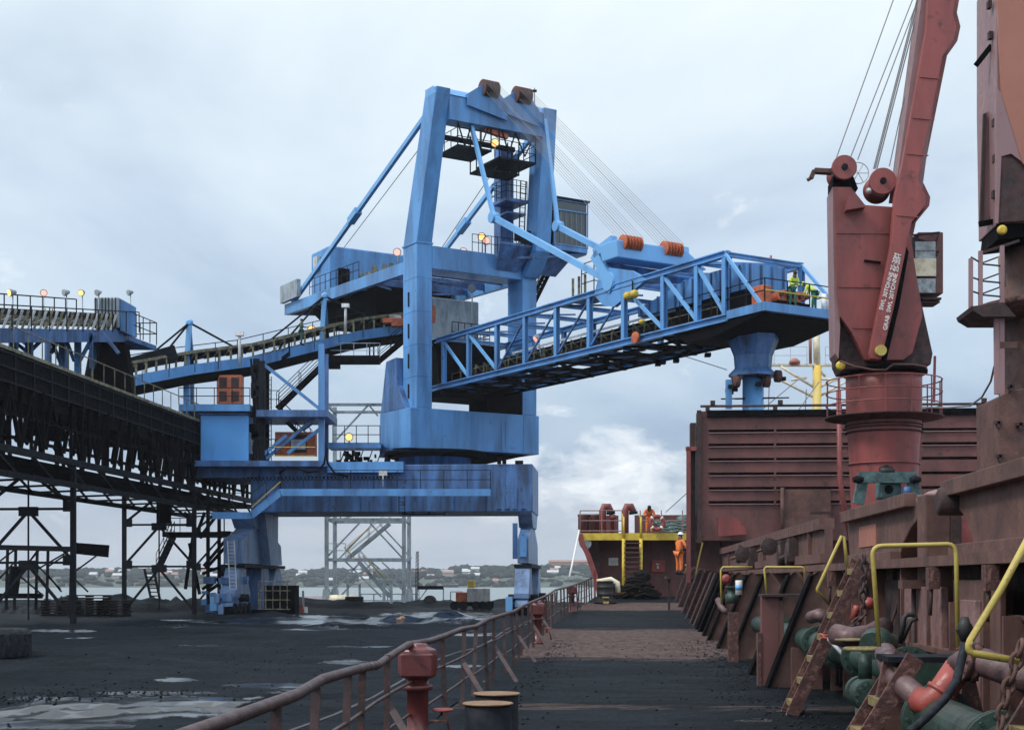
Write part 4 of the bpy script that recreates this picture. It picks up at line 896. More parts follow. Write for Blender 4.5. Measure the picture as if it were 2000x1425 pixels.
MB().beam(P(245, 716, 86), P(335, 690, 88), 1.3, .9).build('belt_cover', 'dark', bc)
for x, y0, y1, d_ in ((468, 715, 655, 90), (675, 655, 600, 95.5)):
    o_ = MB().tube([P(x, y0, d_), P(x, y1, d_)], .09, 8).build('lamp_post', 'lgrey', bc); MB().box(P(x, y1 - 3, d_), (.5, .35, .25)).build('lamp_head', 'white', o_)
lamp(bc, P(609, 660, 98), P(609, 642, 98), 'lampon')
og = MB().box(P(768, 627, 98), (1.4, .6, .35)).box(P(782, 634, 98), (1.2, .6, .3)); og.build('belt_drive', 'orange', bc, bevel=.05)
MB().box(P(772, 622, 98.4), (.8, .5, .4)).build('drive_guard', 'lgrey', bc)
# support frame standing on the loader's landside girder
NB, FB = 89.0, 93.0
cols = [(365, 722, 905, 'blue'), (512, 705, 905, 'dark'), (628, 672, 905, 'blue')]
for x, y0, y1, m_ in cols:
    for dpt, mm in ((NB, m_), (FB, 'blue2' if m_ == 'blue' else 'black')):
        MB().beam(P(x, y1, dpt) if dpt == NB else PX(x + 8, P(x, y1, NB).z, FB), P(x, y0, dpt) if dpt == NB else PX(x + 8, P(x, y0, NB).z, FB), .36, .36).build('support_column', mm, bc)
def plat(x0, x1, y, th_, m_='blue', d0=NB - .8, d1=FB):
    a, b = P(x0, y, d0), P(x1, y, d0); k = V((0, d1 - d0, 0))
    return MB().hexa([a - Z * th_, b - Z * th_, b + k - Z * th_, a + k - Z * th_, a, b, b + k, a + k]).build('platform', m_, bc)
pf = plat(350, 488, 789, .42); plat(500, 640, 800, .42, 'blue2'); plat(348, 640, 899, .35, 'blue2')
rail(pf, [P(349, 789, FB), P(349, 789, NB - .8), P(488, 789, NB - .8)], 1.0, 1.2, (1, .5), .028, 'dark')
MB().box((P(391, 809, 88.6) + P(485, 900, 88.6)) / 2 + V((0, .9, 0)), ((485 - 391) / F * 88.6, 1.6, (900 - 811) / F * 88.6)).build('control_cabin', 'panelblue', bc, bevel=.03)
MB().box((P(391, 809, 88.6) + P(485, 900, 88.6)) / 2 + V((0, .9, (900 - 811) / F * 88.6 / 2 + .06)), ((485 - 391) / F * 88.6 + .15, 1.9, .1)).build('cabin_roof', 'blue2', bc)
hx = MB()
for i in range(30): hx.tube([P(492 + rnd.random() * 14, 905, 88.8 + rnd.random()), P(490 + rnd.random() * 16, 700, 88.8 + rnd.random())], .04 + rnd.random() * .06, 5) if i < 9 else hx.box(P(rnd.uniform(488, 508), rnd.uniform(720, 900), 89), (.3, .3, rnd.uniform(.3, .9)))
hx.build('cable_riser', 'dark', bc)
def cage(x0, x1, y0, y1, d_):
    o = MB().box((P(x0, y0, d_) + P(x1, y1, d_)) / 2 + V((0, .4, 0)), ((x1 - x0) / F * d_, .8, (y1 - y0) / F * d_)).build('orange_cabinet', 'orange', bc, bevel=.03)
    w_ = (x1 - x0) / F * d_; h_ = (y1 - y0) / F * d_; c = (P(x0, y0, d_) + P(x1, y1, d_)) / 2
    return o, c, w_, h_
o_, c, w_, h_ = cage(423, 472, 732, 788, 90)
b_ = MB()
for i in (-1, 1):
    for j in (-1, 1): b_.box(c + V((i * w_ * .24, -.02, j * h_ * .24)), (w_ * .3, .06, h_ * .34))
b_.build('cabinet_door', 'rustd', o_)
o_, c, w_, h_ = cage(537, 616, 843, 889, 90)
MB().box(c + V((w_ * .08, -.03, 0)), (w_ * .42, .06, h_ * .75)).build('cabinet_door', 'rustd', o_)
MB().box(c + V((w_ * .08, -.07, -.05)), (w_ * .36, .05, h_ * .42)).build('door_panel', 'lgrey', o_)
rail(bc, [P(535, 892, 88.5), P(616, 892, 88.5)], .6, 1.3, (1, .1), .03, 'yband', name='yellow_rail', posts=False)
for (xa, ya), (xb, yb), m_, d_ in (((516, 712), (624, 798), 'blue', 89), ((562, 885), (628, 835), 'blue', 89), ((505, 895), (560, 850), 'blue', 89), ((520, 895), (620, 812), 'blue', 89.3), ((590, 840), (628, 812), 'blue2', 92), ((398, 800), (372, 895), 'grey', 90), ((355, 880), (375, 840), 'grey', 90), ((372, 840), (388, 890), 'grey', 90)):
    MB().beam(P(xa, ya, d_), P(xb, yb, d_), .2, .2).build('support_brace', m_, bc)
stairs(bc, P(540, 797, 91), P(628, 712, 91), .8, V((0, 1, 0)), 'black')
stairs(bc, P(512, 730, 93), P(566, 690, 93), .8, V((0, 1, 0)), 'black')
stairs(bc, P(548, 812, 91.5), P(606, 868, 91.5), .8, V((0, 1, 0)), 'black')
wk2 = MB().beam(P(638, 703, 96), P(742, 703, 96), .9, .5); wk2.box(P(652, 712, 96), (.8, .8, .5)); o_ = wk2.build('hanging_walkway', 'black', bc)
stairs(bc, P(738, 704, 96), P(786, 664, 96), .8, V((0, 1, 0)), 'black')
rail(o_, [P(640, 698, 95.6), P(742, 698, 95.6)], .95, .9, (1, .5), .025, 'grey')
for x in (722, 730): MB().beam(P(x, 704, 96), P(x, 668, 96), .1, .1).build('hanger', 'dark', bc)
lb = MB()
for dx in (0, .35): lb.beam(P(519, 900, 90.5) + V((dx, 0, 0)), P(519, 735, 90.5) + V((dx, 0, 0)), .05, .05)
for k in range(18): lb.beam(P(519, 895 - k * 9, 90.5), P(519, 895 - k * 9, 90.5) + V((.35, 0, 0)), .03, .03)
lb.build('caged_ladder', 'dark', bc)
rail(bc, [P(508, 889, 88.6), P(537, 889, 88.6)], 1.0, .5, (1, .5), .025, 'dark'); rail(bc, [P(545, 797, 88.8), P(513, 797, 88.8)], 1.1, .6, (1, .5), .025, 'dark')
# ------------------------------------------------------------------ grey stair tower behind the portal
stt = thing('stair_tower', 'grey steel stair tower standing behind the blue portal, seen beneath its girder', 'stair tower', P(715, 1185, 112))
TD, TF = 112.0, 117.0
for x, y0, d_ in ((638, 785, TD), (789, 785, TD), (654, 795, TF), (799, 795, TF)):
    MB().beam(P(x, 1183 if d_ == TD else 1180, d_), P(x if d_ == TD else x, y0, d_), .30, .30).build('tower_column', 'grey', stt)
    if d_ == TF or x < 700: MB().beam(PX(x, 0, d_), PX(x, 1.4, d_), .9, .8, q_w=.5, q_h=.5).build('column_base', 'grey', stt)
for y in (790, 1014, 1092):
    for d_ in (TD, TF): MB().beam(P(638, y, TD) + V((0, d_ - TD, 0)), P(789, y, TD) + V((0, d_ - TD, 0)), .16, .22).build('tower_beam', 'grey', stt)
    for x in (638, 789): MB().beam(P(x, y, TD), P(x, y, TD) + V((0, TF - TD, 0)), .16, .22).build('tower_beam', 'grey', stt)
for (xa, ya), (xb, yb) in (((720, 790), (648, 868)), ((720, 790), (738, 812)), ((638, 1088), (705, 1018)), ((785, 1088), (720, 1018)), ((640, 1165), (705, 1096)), ((745, 1165), (675, 1096)), ((785, 1150), (725, 1096)), ((638, 1010), (668, 1000)), ((640, 1012), (640, 870)), ((650, 1000), (735, 900))):
    MB().beam(P(xa, ya, TD), P(xb, yb, TD), .13, .13).build('tower_brace', 'grey', stt)
    if ya > 1000: MB().beam(P(xa, ya, TD) + V((.4, TF - TD, 0)), P(xb, yb, TD) + V((.4, TF - TD, 0)), .12, .12).build('tower_brace', 'grey', stt)
stairs(stt, P(678, 1090, 114), P(760, 1022, 114), 1.0, V((0, 1, 0)), 'grey')
stairs(stt, P(760, 1165, 114), P(700, 1097, 114), 1.0, V((0, 1, 0)), 'grey')
yr = MB()
for (xa, ya), (xb, yb) in (((672, 1068), (692, 1088)), ((708, 1085), (752, 1128)), ((674, 1075), (720, 1030))): yr.tube([P(xa, ya, 113.9), P(xb, yb, 113.9)], .05, 5)
yr.build('yellow_handrail', 'yellow', stt)
rail(stt, [P(640, 1088, 113), P(675, 1088, 113)], 1.1, .7, (1, .5), .03, 'grey')
for x in (750, 764): MB().beam(PX(x, 0, 111), P(x, 1140, 111), .22, .22).build('stair_post', 'grey', stt)
# ------------------------------------------------------------------ the ship
DK = wet_mat('coal dusted ship deck', (.0175, .0235, .029), (.008, .011, .014), (.115, .080, .070))
def dfn(u, v): return S(u, v, deckz(v) + .012 * noise.noise(V((u * 1.5, v * 1.5, 2))))
def bare(u, v):
    s = 0.0
    for c, h, k in ((39, 7.5, 1.0), (63.5, 4.0, 1.0), (27, 2.2, .25), (20.5, .8, .5)): s += k * math.exp(-((v - c) / h) ** 4)
    return min(1, s + .05)
def dl(v): return -2.35 + max(0, (v - 50) / 23) * 1.15
us = frange(0, 1, .04); vs2 = frange(-6, 20, .5) + frange(20.5, 73.5, .7)
dk = sheet('ship_deck', lambda u, v: dfn(dl(v) + u * (12 - dl(v)), v), us, vs2, DK, lambda p: .16 + (.55 * math.exp(-((p.x - 3.0) / .8) ** 2 - ((p.y - 18.2) / .8) ** 2)), bare)
hl = MB()
hv = []
for v in frange(-6, 90, 3):
    x = dl(v) if v < 73 else dl(73) + (v - 73) * .35
    hv += [S(x, v, deckz(min(v, 73.5)) - .03), S(x + .1, v, -4.3), S(26 - max(0, v - 60) * .4, v, -4.3), S(26 - max(0, v - 60) * .4, v, deckz(min(v, 73.5)) - .03)]
n = len(hv) // 4
hl.add(hv, [(i * 4 + j, i * 4 + (j + 1) % 4, i * 4 + 4 + (j + 1) % 4, i * 4 + 4 + j) for i in range(n - 1) for j in range(4)] + [(0, 1, 2, 3), ((n - 1) * 4 + 3, (n - 1) * 4 + 2, (n - 1) * 4 + 1, (n - 1) * 4)])
struct(hl.build('ship_hull', 'ship'))
# ---- deck railing on the left
rl = thing('deck_railing', 'rusty bent ship railing with wavy top rail along the left edge of the deck', 'railing', S(-2.2, 15, .3))
def rp(b, h, j=0.0):
    a = -1.87 if b < 7.4 else -1.87 - .31 * min(1, (b - 7.4) / 6.2)
    a = max(a - .02, dl(b) + .12)
    return S(a + j, b, deckz(b) + h)
top = [(4.5, 1.12), (7, 1.12), (8.6, 1.10), (9.6, 1.13), (10.8, 1.10), (11.8, 1.08), (12.8, 1.03), (13.6, 1.05), (15, 1.12), (16.5, 1.08), (18, 1.10), (20, 1.11), (22, 1.08), (24, 1.12), (27, 1.12), (30, 1.10), (33, 1.14), (37, 1.15), (41, 1.14), (45, 1.13), (50, 1.15), (56, 1.1), (62, 1.1), (69, 1.1)]
MB().tube([rp(b, h + .02 * noise.noise(V((b * 1.3, 0, 0))), .05 * noise.noise(V((b * .7, 4, 0)))) for b, h in top], .037, 10).build('top_rail', 'railp', rl)
for lv, amp in ((.72, .04), (.36, .05)):
    q_ = [rp(4.5 + i * 1.35, lv + amp * noise.noise(V((i * .6, lv * 9, 0))), .06 * noise.noise(V((i * .5, lv * 5, 3)))) for i in range(49)]
    MB().tube(q_, .016, 6).build('lower_rail', 'railp', rl)
pb_ = [7.9, 9.25, 10.85, 11.7, 13.6, 15.6, 17.8, 20.3, 22.0, 23.6, 25.4, 27.4, 29.4, 31.0, 33.0] + [35 + i * 1.45 for i in range(24)]
for i, b in enumerate(pb_):
    j = rnd.uniform(-.06, .06); k = rnd.uniform(-.12, .12)
    MB().beam(rp(b, 0, j), rp(b + k, 1.09), .028, .06, V((1, 0, 0))).build('stanchion', 'railp' if i % 3 else 'rustd', rl)
    if i % 3 == 1 and b < 45: MB().beam(rp(b, .62), rp(b - .3, 0, .42), .02, .07, V((1, 0, 0))).build('stanchion_stay', 'railp', rl)
MB().tube([S(-2.5, 4.5 + i * 2, .95 + .05 * math.sin(i)) for i in range(20)], .012, 5).build('side_wire', 'rope', rl)
wl = MB().tube([P(1112, 1127, 68), P(1120, 1090, 69), P(1131, 1035, 71)], .05, 6).build('mooring_line', 'ropew', loc=P(1112, 1127, 68))
tag(wl, 'white rope hanging from the corner of the forecastle to the railing', 'rope')
# ---- tank vents
def vent(b, label, sc=1.0, ox=0.0):
    base = S(max(-2.2, dl(b)) + .06 + ox, b, deckz(b))
    t = thing('air_vent', label, 'tank vent', base, 'red tank vents along the railing')
    MB().lathe([(.17, 0), (.17, .05), (.115, .06), (.115, .62), (.16, .63), (.16, .68), (.115, .69), (.115, .76)], base, Z, 18).build('vent_pipe', 'vent', t)
    h = MB().lathe([(.12, .74), (.205, .78), (.215, .86), (.215, 1.0), (.2, 1.06), (.12, 1.09), (.11, 1.12), (.02, 1.13)], base, Z, 8)
    h.box(base + Z * .9, (.34, .44, .24)); h.build('vent_head', 'vent', t, bevel=.015)
    s = MB()
    for i in range(8):
        an = i * math.pi / 4 + .2; s.tube([base + V((math.cos(an) * .14, math.sin(an) * .14, .045)), base + V((math.cos(an) * .14, math.sin(an) * .14, .08))], .016, 6)
    s.build('flange_bolt', 'rustd', t)
    MB().tube([base + V((.13, -.05, .3)), base + V((.32, -.02, .3)), base + V((.36, 0, .1))], .018, 6).build('drain_pipe', 'rustp', t)
    MB().lathe([(.1, .42), (.12, .43), (.1, .45)], base + V((.27, 0, -.02)), Z, 12).build('valve_wheel', 'redb', t)
    return t
vent(15.2, 'nearest red tank vent with boxy head at the railing in the foreground', ox=0.0)
vent(38, 'red tank vent by the railing in the middle distance beside the bare deck patch')
vent(58, 'small far red tank vent beside the railing below the forecastle')
for (x, y, d_, lab) in ((1183, 1133, 68, ''),):
    pass
# ---- bitts
for (px, py, d_, lab, r_) in ((953, 1371, 15.0, 'nearer cut drum shaped bollard with worn yellow top on the coal covered deck', .245), (970, 1352, 15.9, 'second bollard with worn yellow top just behind its twin', .24)):
    c = P(px, py, d_); c0 = V((c.x, c.y, .3)); t = thing('mooring_bollard', lab, 'bollard', c0, 'pair of mooring bollards by the railing')
    MB().lathe([(r_ + .02, 0), (r_, .03), (r_, c.z - .3 - .02)], c0, Z, 28).build('bollard_barrel', 'coal', t)
    MB().lathe([(r_ + .015, c.z - .3 - .02), (r_ + .025, c.z - .3 - .01), (r_ + .015, c.z - .3)], c0, Z, 28).build('bollard_cap', 'bitt', t)
# ---- forecastle
FBB = 73.0
fc = thing('forecastle', 'red oxide forecastle deckhouse with a yellow edge band and rails at the bow', 'forecastle', S(0, 75, 1.24))
aL_, aR_ = -2.05, 16
MB().fbox(S, -1.0, aR_, 75.2, 75.5, 1.2, 4.3).build('bulkhead', 'ship2', fc)
MB().fbox(S, aL_ + .1, aR_, FBB + .06, 92, 4.25, 4.42).build('forecastle_deck', 'ship2', fc)
MB().fbox(S, aL_, aR_, FBB, FBB + .06, 4.12, 4.48).build('edge_band', 'yband', fc)
# flared hull side: curved plate from deck corner up to the forecastle deck
fl = [(-1.05, 1.1), (-1.12, 1.5), (-1.35, 2.4), (-1.7, 3.4), (-2.0, 4.0), (-2.1, 4.45)]
for i, (b0, b1, o_) in enumerate(((FBB, FBB + .25, 0),)):
    MB().prism([S(a, FBB - .1, z) for a, z in fl] + [S(a + .28, FBB - .1, z) for a, z in fl[::-1]], S(0, .45) - S(0, 0)).build('bulwark_frame', 'ship', fc)
hp2 = MB(); k0 = 0
for j, b in enumerate(frange(FBB, 92, 2.4)):
    hp2.v += [S(a + (b - FBB) * .12 + .06, b, z) for a, z in fl]
m_ = len(fl); nb = len(hp2.v) // m_
for j in range(nb - 1):
    for i in range(m_ - 1): hp2.f.append([j * m_ + i, j * m_ + i + 1, (j + 1) * m_ + i + 1, (j + 1) * m_ + i]); hp2.sm.append(True)
hp2.build('flared_hull_plate', 'ship', fc)
MB().fbox(S, -1.25, -1.15, FBB - .1, FBB + .1, 1.2, 2.6).build('bulkhead_post', 'ship', fc)
for a in (1.4, 3.4, 5.4, 7.4): MB().fbox(S, a - .05, a + .05, 75.0, 75.2, 1.24, 4.2).build('bulkhead_stiffener', 'ship2', fc)
fr = rail(fc, [S(aL_ + .1, FBB + .1, 4.48), S(.25, FBB + .1, 4.48)], 1.15, 1.2, (1, .55, .1), .028, 'mauve')
rail(fc, [S(1.1, FBB + .1, 4.48), S(4.3, FBB + .1, 4.48)], 1.15, 1.2, (.55,), .028, 'mauve', name='front_rail', posts=True)
MB().fbox(S, .9, 5.2, 81, 81.1, 4.5, 5.75).build('bulwark', 'ship2', fc); MB().fbox(S, -2.0, .0, 78, 78.1, 4.5, 5.6).build('bulwark', 'ship2', fc)
for a in (-1.85, -1.2): MB().lathe([(.3, 4.42), (.3, 5.45), (.33, 5.5), (.33, 5.6)], S(a, 76.5, 0), Z, 16).build('mooring_bitt', 'ship2', fc)
mc = MB()
for i in range(30): mc.blob(S(rnd.uniform(1.8, 4.4), rnd.uniform(75, 77), rnd.uniform(4.5, 5.3)), (rnd.uniform(.15, .4), .3, rnd.uniform(.1, .3)), 1, i)
mc.build('windlass', 'teal', fc)
mc = MB()
for k in range(4): mc.tube([S(2.0 + i * .25, 74.5, 4.6 + k * .16 + .05 * math.sin(i * 1.7 + k)) for i in range(10)], .06, 6)
mc.build('mooring_rope_coil', 'ropeg', fc)
for px, h_, r_, lab in ((1177, 1.55, .19, 'left tall gooseneck vent with hooked top on the forecastle'), (1221, 1.55, .19, 'right tall gooseneck vent with hooked top on the forecastle'), (1196, 1.15, .14, 'short vent post between the two gooseneck vents')):
    b0 = 75.5; a = aS(px, b0); c = S(a, b0, 4.42); t = thing('gooseneck_vent', lab, 'vent', c, None)
    if h_ > 1.2:
        MB().tube([c, c + Z * (h_ - .25), c + Z * h_ + V((.1, 0, 0)), c + Z * (h_ - .0) + V((.3, 0, 0)), c + Z * (h_ - .3) + V((.42, 0, 0))], r_, 12).build('vent_pipe', 'ship', t)
        MB().cyl(c + Z * (h_ - .28) + V((.42, 0, 0)), c + Z * (h_ - .42) + V((.44, 0, 0)), r_ + .04, 12).build('vent_mouth', 'dark', t)
    else:
        MB().lathe([(r_ * .7, 0), (r_ * .7, h_ - .3), (r_ * 1.3, h_ - .28), (r_ * 1.2, h_ - .05), (.04, h_)], c, Z, 12).build('vent_pipe', 'ship', t)
# yellow ladder to the forecastle
fl_ = thing('forecastle_ladder', 'yellow sided ladder with dark treads up to the forecastle deck', 'ladder', P(1235, 1160, 72.4))
for px in (1218, 1252):
    MB().tube([P(px, 1163, 72.3), P(px, 1052, 72.7)], .09, 8).build('ladder_stringer', 'yband', fl_)
    MB().tube([P(px, 1052, 72.7), P(px, 1010, 72.8), P(px - 3, 1005, 73.4)], .06, 8).build('grab_rail', 'yband', fl_)
for k in range(11): MB().beam(P(1219, 1152 - k * 9.2, 72.4), P(1251, 1152 - k * 9.2, 72.4), .16, .05).build('tread', 'rust', fl_)
# lifebuoy
lc = S(aS(1283, 72.8), 72.8, CZ + 111 * 72.8 / F); lbq = thing('lifebuoy', 'orange red life ring hanging on the forecastle rail', 'lifebuoy', lc)
rg = MB(); rg.tube([lc + V((math.cos(i * math.pi / 12) * .34, 0, math.sin(i * math.pi / 12) * .34)) for i in range(25)], .095, 10, False); rg.build('ring', 'redb', lbq)
for i in range(4):
    an = math.pi / 4 + i * math.pi / 2; MB().lathe([(.1, -.05), (.104, 0), (.1, .05)], lc + V((math.cos(an) * .34, 0, math.sin(an) * .34)), V((-math.sin(an), 0, math.cos(an))), 12).build('ring_band', 'white', lbq)
# forecastle wall items
o = thing('fire_box', 'red fire hose box mounted on the forecastle bulkhead', 'fire box', P(1285, 1105, 75)); MB().box(P(1285, 1105, 74.9), (.68, .4, .62)).build('box_body', 'redb', o, bevel=.02)
MB().box(P(1285, 1101, 74.65), (.2, .03, .06)).box(P(1285, 1107, 74.65), (.1, .03, .14)).build('box_marking', 'lgrey', o)
o = thing('notice_sign', 'white notice board on the bulkhead left of the yellow ladder', 'sign', P(1198, 1096, 75)); MB().box(P(1198, 1096, 75.0), (.5, .04, .4)).build('sign_board', 'white', o)
b_ = MB()
for k in range(4): b_.box(P(1198, 1093 + k * 2.4, 74.96), (.34 - .05 * (k % 2), .02, .022))
b_.build('sign_writing', 'lgrey', o)
o = thing('deck_floodlight', 'round white floodlight under the yellow edge at the corner of the forecastle', 'floodlight', P(1143, 1058, 73)); MB().lathe([(.15, .3), (.3, .05), (.32, 0)], P(1143, 1060, 73), V((0, 1, 0)), 16).build('lamp_bowl', 'lgrey', o); MB().lathe([(.27, -.02), (.27, .02)], P(1143, 1060, 72.98), V((0, 1, 0)), 16).build('lamp_glass', 'winl', o)
# drum, tray and rope heap
c = P(1182, 1162, 66); c.z = deckz(66)
o = thing('oil_drum', 'black oil drum with a yellow mark standing by the forecastle', 'drum', c)
MB().lathe([(.38, .12), (.40, .14), (.38, .16), (.38, .42), (.40, .44), (.38, .46), (.38, .74), (.40, .76), (.38, .78), (.38, 1.02), (.40, 1.04), (.36, 1.04)], c, Z, 24).build('drum_shell', 'boot', o)
MB().lathe([(.5, 0), (.56, .12), (.5, .12)], c, Z, 20).build('drip_tray', 'boot', o)
MB().box(c + V((0, -.385, .3)), (.3, .06, .05)).box(c + V((0, -.52, .07)), (.26, .06, .1)).build('drum_marking', 'yellow', o)
MB().tube([c + V((-.35, .5, 1.0)), c + V((.3, .5, 1.12)), c + V((.6, .45, .95)), c + V((.62, .4, .5))], .13, 10).build('yellow_hose', 'cream', o)
t = thing('rope_pile', 'heap of old ropes and dunnage at the foot of the yellow ladder', 'rope pile', P(1240, 1160, 71)); 
rb_ = MB()
for i in range(40):
    c = P(rnd.uniform(1205, 1275), 1160, rnd.uniform(69.5, 72)); c.z = deckz(71); hh = max(.1, 1.0 - abs(c.x - 6.1) * .8)
    z_ = rnd.uniform(.02, hh); an = rnd.uniform(-.6, .6)
    rb_.tube([c + V((-.5 * math.cos(an), 0, z_)), c + V((-.1, .1, z_ + .12)), c + V((.5 * math.cos(an), .1, z_ + .1 * math.sin(an)))], rnd.uniform(.035, .08), 6)
for i in range(9): c = P(rnd.uniform(1225, 1265), 1160, 71); rb_.blob(V((c.x, c.y, deckz(71) + rnd.uniform(.5, 1.25))), (.28, .25, .22), 2, i, .6)
rb_.build('rope_heap', 'wood', t)
# ---- foremast
fmx = aS(1594, 82); fm = thing('foremast', 'yellow ship foremast with cream cross yard and struts behind the boom tip', 'mast', S(fmx, 82, 4.4))
MB().tube([S(fmx, 82, 4.4), P(1596, 715, 82)], .25, 14).build('mast_lower', 'mast', fm)
MB().tube([P(1596, 715, 82), P(1594, 635, 82)], .20, 12).build('mast_upper', 'cream', fm)
MB().tube([P(1583, 712, 82), P(1582, 638, 82)], .09, 8).build('mast_pipe', 'salmon', fm)
MB().beam(P(1497, 713, 82), P(1662, 713, 82), .35, .12).build('mast_yard', 'cream', fm)
for (xa, ya), (xb, yb) in (((1525, 716), (1588, 755)), ((1498, 728), (1588, 775)), ((1545, 742), (1575, 738)), ((1603, 755), (1650, 732)), ((1603, 772), (1662, 740)), ((1603, 740), (1640, 742)), ((1595, 716), (1612, 735))):
    MB().tube([P(xa, ya, 81.8), P(xb, yb, 81.9)], .075, 6).build('mast_strut', 'cream', fm)
yr_ = rail(fm, [P(1512, 711, 81.8), P(1576, 711, 81.8)], 1.0, .8, (1, .5), .02, 'lgrey'); rail(fm, [P(1612, 711, 81.8), P(1660, 711, 81.8)], 1.0, .9, (1, .5), .02, 'lgrey')
MB().lathe([(.1, -.2), (.3, -.12), (.33, 0), (.14, .17), (.08, .2)], P(1552, 706, 81.6), Z, 12).build('mast_light', 'salmon', fm)
MB().box(P(1606, 636, 80), (.45, .2, .25)).build('mast_lamp', 'dark', fm)
for (xa, ya), (xb, yb) in (((1501, 800), (1503, 728)), ((1560, 800), (1600, 745)), ((1640, 800), (1640, 735)), ((1300, 1000), (1342, 962)), ((1470, 815), (1560, 740)), ((1573, 800), (1575, 760)), ((1420, 722), (1320, 690))):
    MB().tube([P(xa, ya, 81), P(xb, yb, 81)], .025, 4).build('rigging_wire', 'rope', fm)
# ---- upright hatch cover
HB = 53.0
def H(px, z, b=HB): return S(aS(px, b), b, z)
hc = thing('raised_hatch_cover', 'big upright red oxide hatch cover panel with horizontal ribs behind the deck crane', 'hatch cover', S(8, HB, 3.5))
ha, hb_ = aS(1362, HB), aS(1965, HB); zt_h = CZ + 327 * HB / F; zb_h = CZ + 82 * HB / F
MB().fbox(S, ha, hb_, HB + .35, HB + .9, zb_h - .1, zt_h).build('cover_back', 'rustd', hc)  # dark colour deepens the shade inside the panel slots
zr = [CZ + (HY - y) * HB / F for y in (844, 871, 899, 927, 955, 982)]
zs_ = [zt_h] + zr + [zb_h - .1]
for z_a, z_b in zip(zs_[:-1], zs_[1:]):
    MB().fbox(S, ha, hb_, HB, HB + .349, z_b + (.06 if z_b in zr else 0), z_a - (.05 if z_a in zr else 0)).build('cover_panel', 'ship2', hc)
for x0, x1 in ((1363, 1384), (1512, 1516), (1640, 1646), (1790, 1800), (1912, 1917)):
    for z in zr: MB().fbox(S, aS(x0, HB), aS(x1, HB), HB - .002, HB + .3, z - .049, z + .059).build('panel_web', 'ship2', hc)
MB().fbox(S, ha + .35, hb_, HB - .12, HB, zt_h - .22, zt_h + .02).build('top_flange', 'black', hc)
MB().fbox(S, ha - .02, ha + .14, HB - .14, HB, zb_h - .2, zt_h + .02).build('edge_flange', 'rustd', hc)
MB().fbox(S, ha - .24, ha - .04, HB + .2, HB + .9, 2.6, zt_h - .4).build('side_frame', 'rustd', hc)
MB().fbox(S, ha - .40, ha - .25, HB - .1, HB + .1, 2.0, zt_h - 1.35).build('stowage_post', 'ship', hc)
MB().fbox(S, ha - .42, ha + .1, HB - .1, HB + .2, zt_h - 1.45, zt_h - 1.3).build('stowage_arm', 'ship', hc)
for z in zr:
    for x0, x1 in ((1384, 1512), (1516, 1640), (1640, 1790), (1800, 1912), (1917, 1965)):
        if z < zr[1] - .1 and x0 == 1800: continue
        MB().fbox(S, aS(x0, HB), aS(x1, HB), HB - .07, HB, z - .08, z - .05).build('cover_rib', 'mauve', hc)
MB().fbox(S, aS(1523, HB), aS(1620, HB), HB - .35, HB - .2, zb_h + .2, zr[5] + .45).build('patch_plate', 'rust', hc)
MB().tube([H(1528, zb_h, HB - .4), H(1528, zr[4], HB - .4)], .07, 8).build('drain_pipe', 'rust', hc)
MB().prism([H(x, CZ + (HY - y) * HB / F, HB - .35) for x, y in ((1403, 1048), (1403, 1012), (1418, 1008), (1440, 1014), (1456, 1032), (1458, 1044))], S(0, .1) - S(0, 0)).build('hinge_plate', 'ship', hc)
sr = MB(); sr.tube([H(1368, zt_h + .18), H(1955, zt_h + .18)], .05, 6)
for x in (1382, 1514, 1640, 1912): sr.box(H(x, zt_h + .1), (.14, .14, .2))
for x in (1392, 1524, 1922): sr.box(H(x, zt_h + .3), (.16, .14, .16))
sr.build('top_pipe', 'rustd', hc)
MB().tube([H(1665, zb_h - .5, HB - 1), H(1640, zb_h + 2, HB - 1), H(1638, zt_h + .6, HB - 1)], .09, 8).build('access_pole', 'ship', hc)
for k in range(4): MB().beam(H(1640, zt_h - .5 - k * 1.1, HB - 1), H(1662, zt_h - .5 - k * 1.1, HB - 1), .08, .08).build('pole_rung', 'ship', hc)
# ---- coaming, hatch cover side, stays
cm_ = thing('hatch_coaming', 'rusty cargo hatch coaming running down the right side of the deck', 'hatch coaming', S(4, 30, .3))
AC = 3.75
MB().fbox(S, AC, AC + .12, 20, 54, .3, 2.25).build('coaming_plate', 'rust', cm_)
MB().fbox(S, AC + .05, AC + .12, 2, 20, .3, 2.25).build('coaming_plate', 'rustd', cm_)  # darker steel stands in for shade in the recesses between stiffeners
MB().fbox(S, AC - .35, AC + .35, 2, 54, 2.25, 2.36).build('coaming_top_bar', 'rust', cm_)
MB().fbox(S, AC - .3, AC, 2, 54, 1.3, 1.36).build('coaming_ledge', 'rust', cm_)
for k, b in enumerate([5, 8, 10.5, 14, 16.5, 18, 20.5, 22.5, 26.5, 29.5]):
    MB().fbox(S, AC - .28, AC, b - .03, b + .03, .3, 2.25).build('coaming_stiffener', 'rust', cm_)
for k, b in enumerate([7.3, 12.4, 15.4, 19.4, 21.6]):
    MB().fbox(S, AC - .12, AC - .002, b - .45, b + .5, .35, 2.1).build('coaming_patch', ['ship', 'rust', 'mauve', 'rustd', 'rust'][k], cm_)
MB().tube([S(AC - .12, 4, 1.75), S(AC - .12, 18, 1.75)], .035, 6).build('coaming_pipe', 'rustd', cm_)
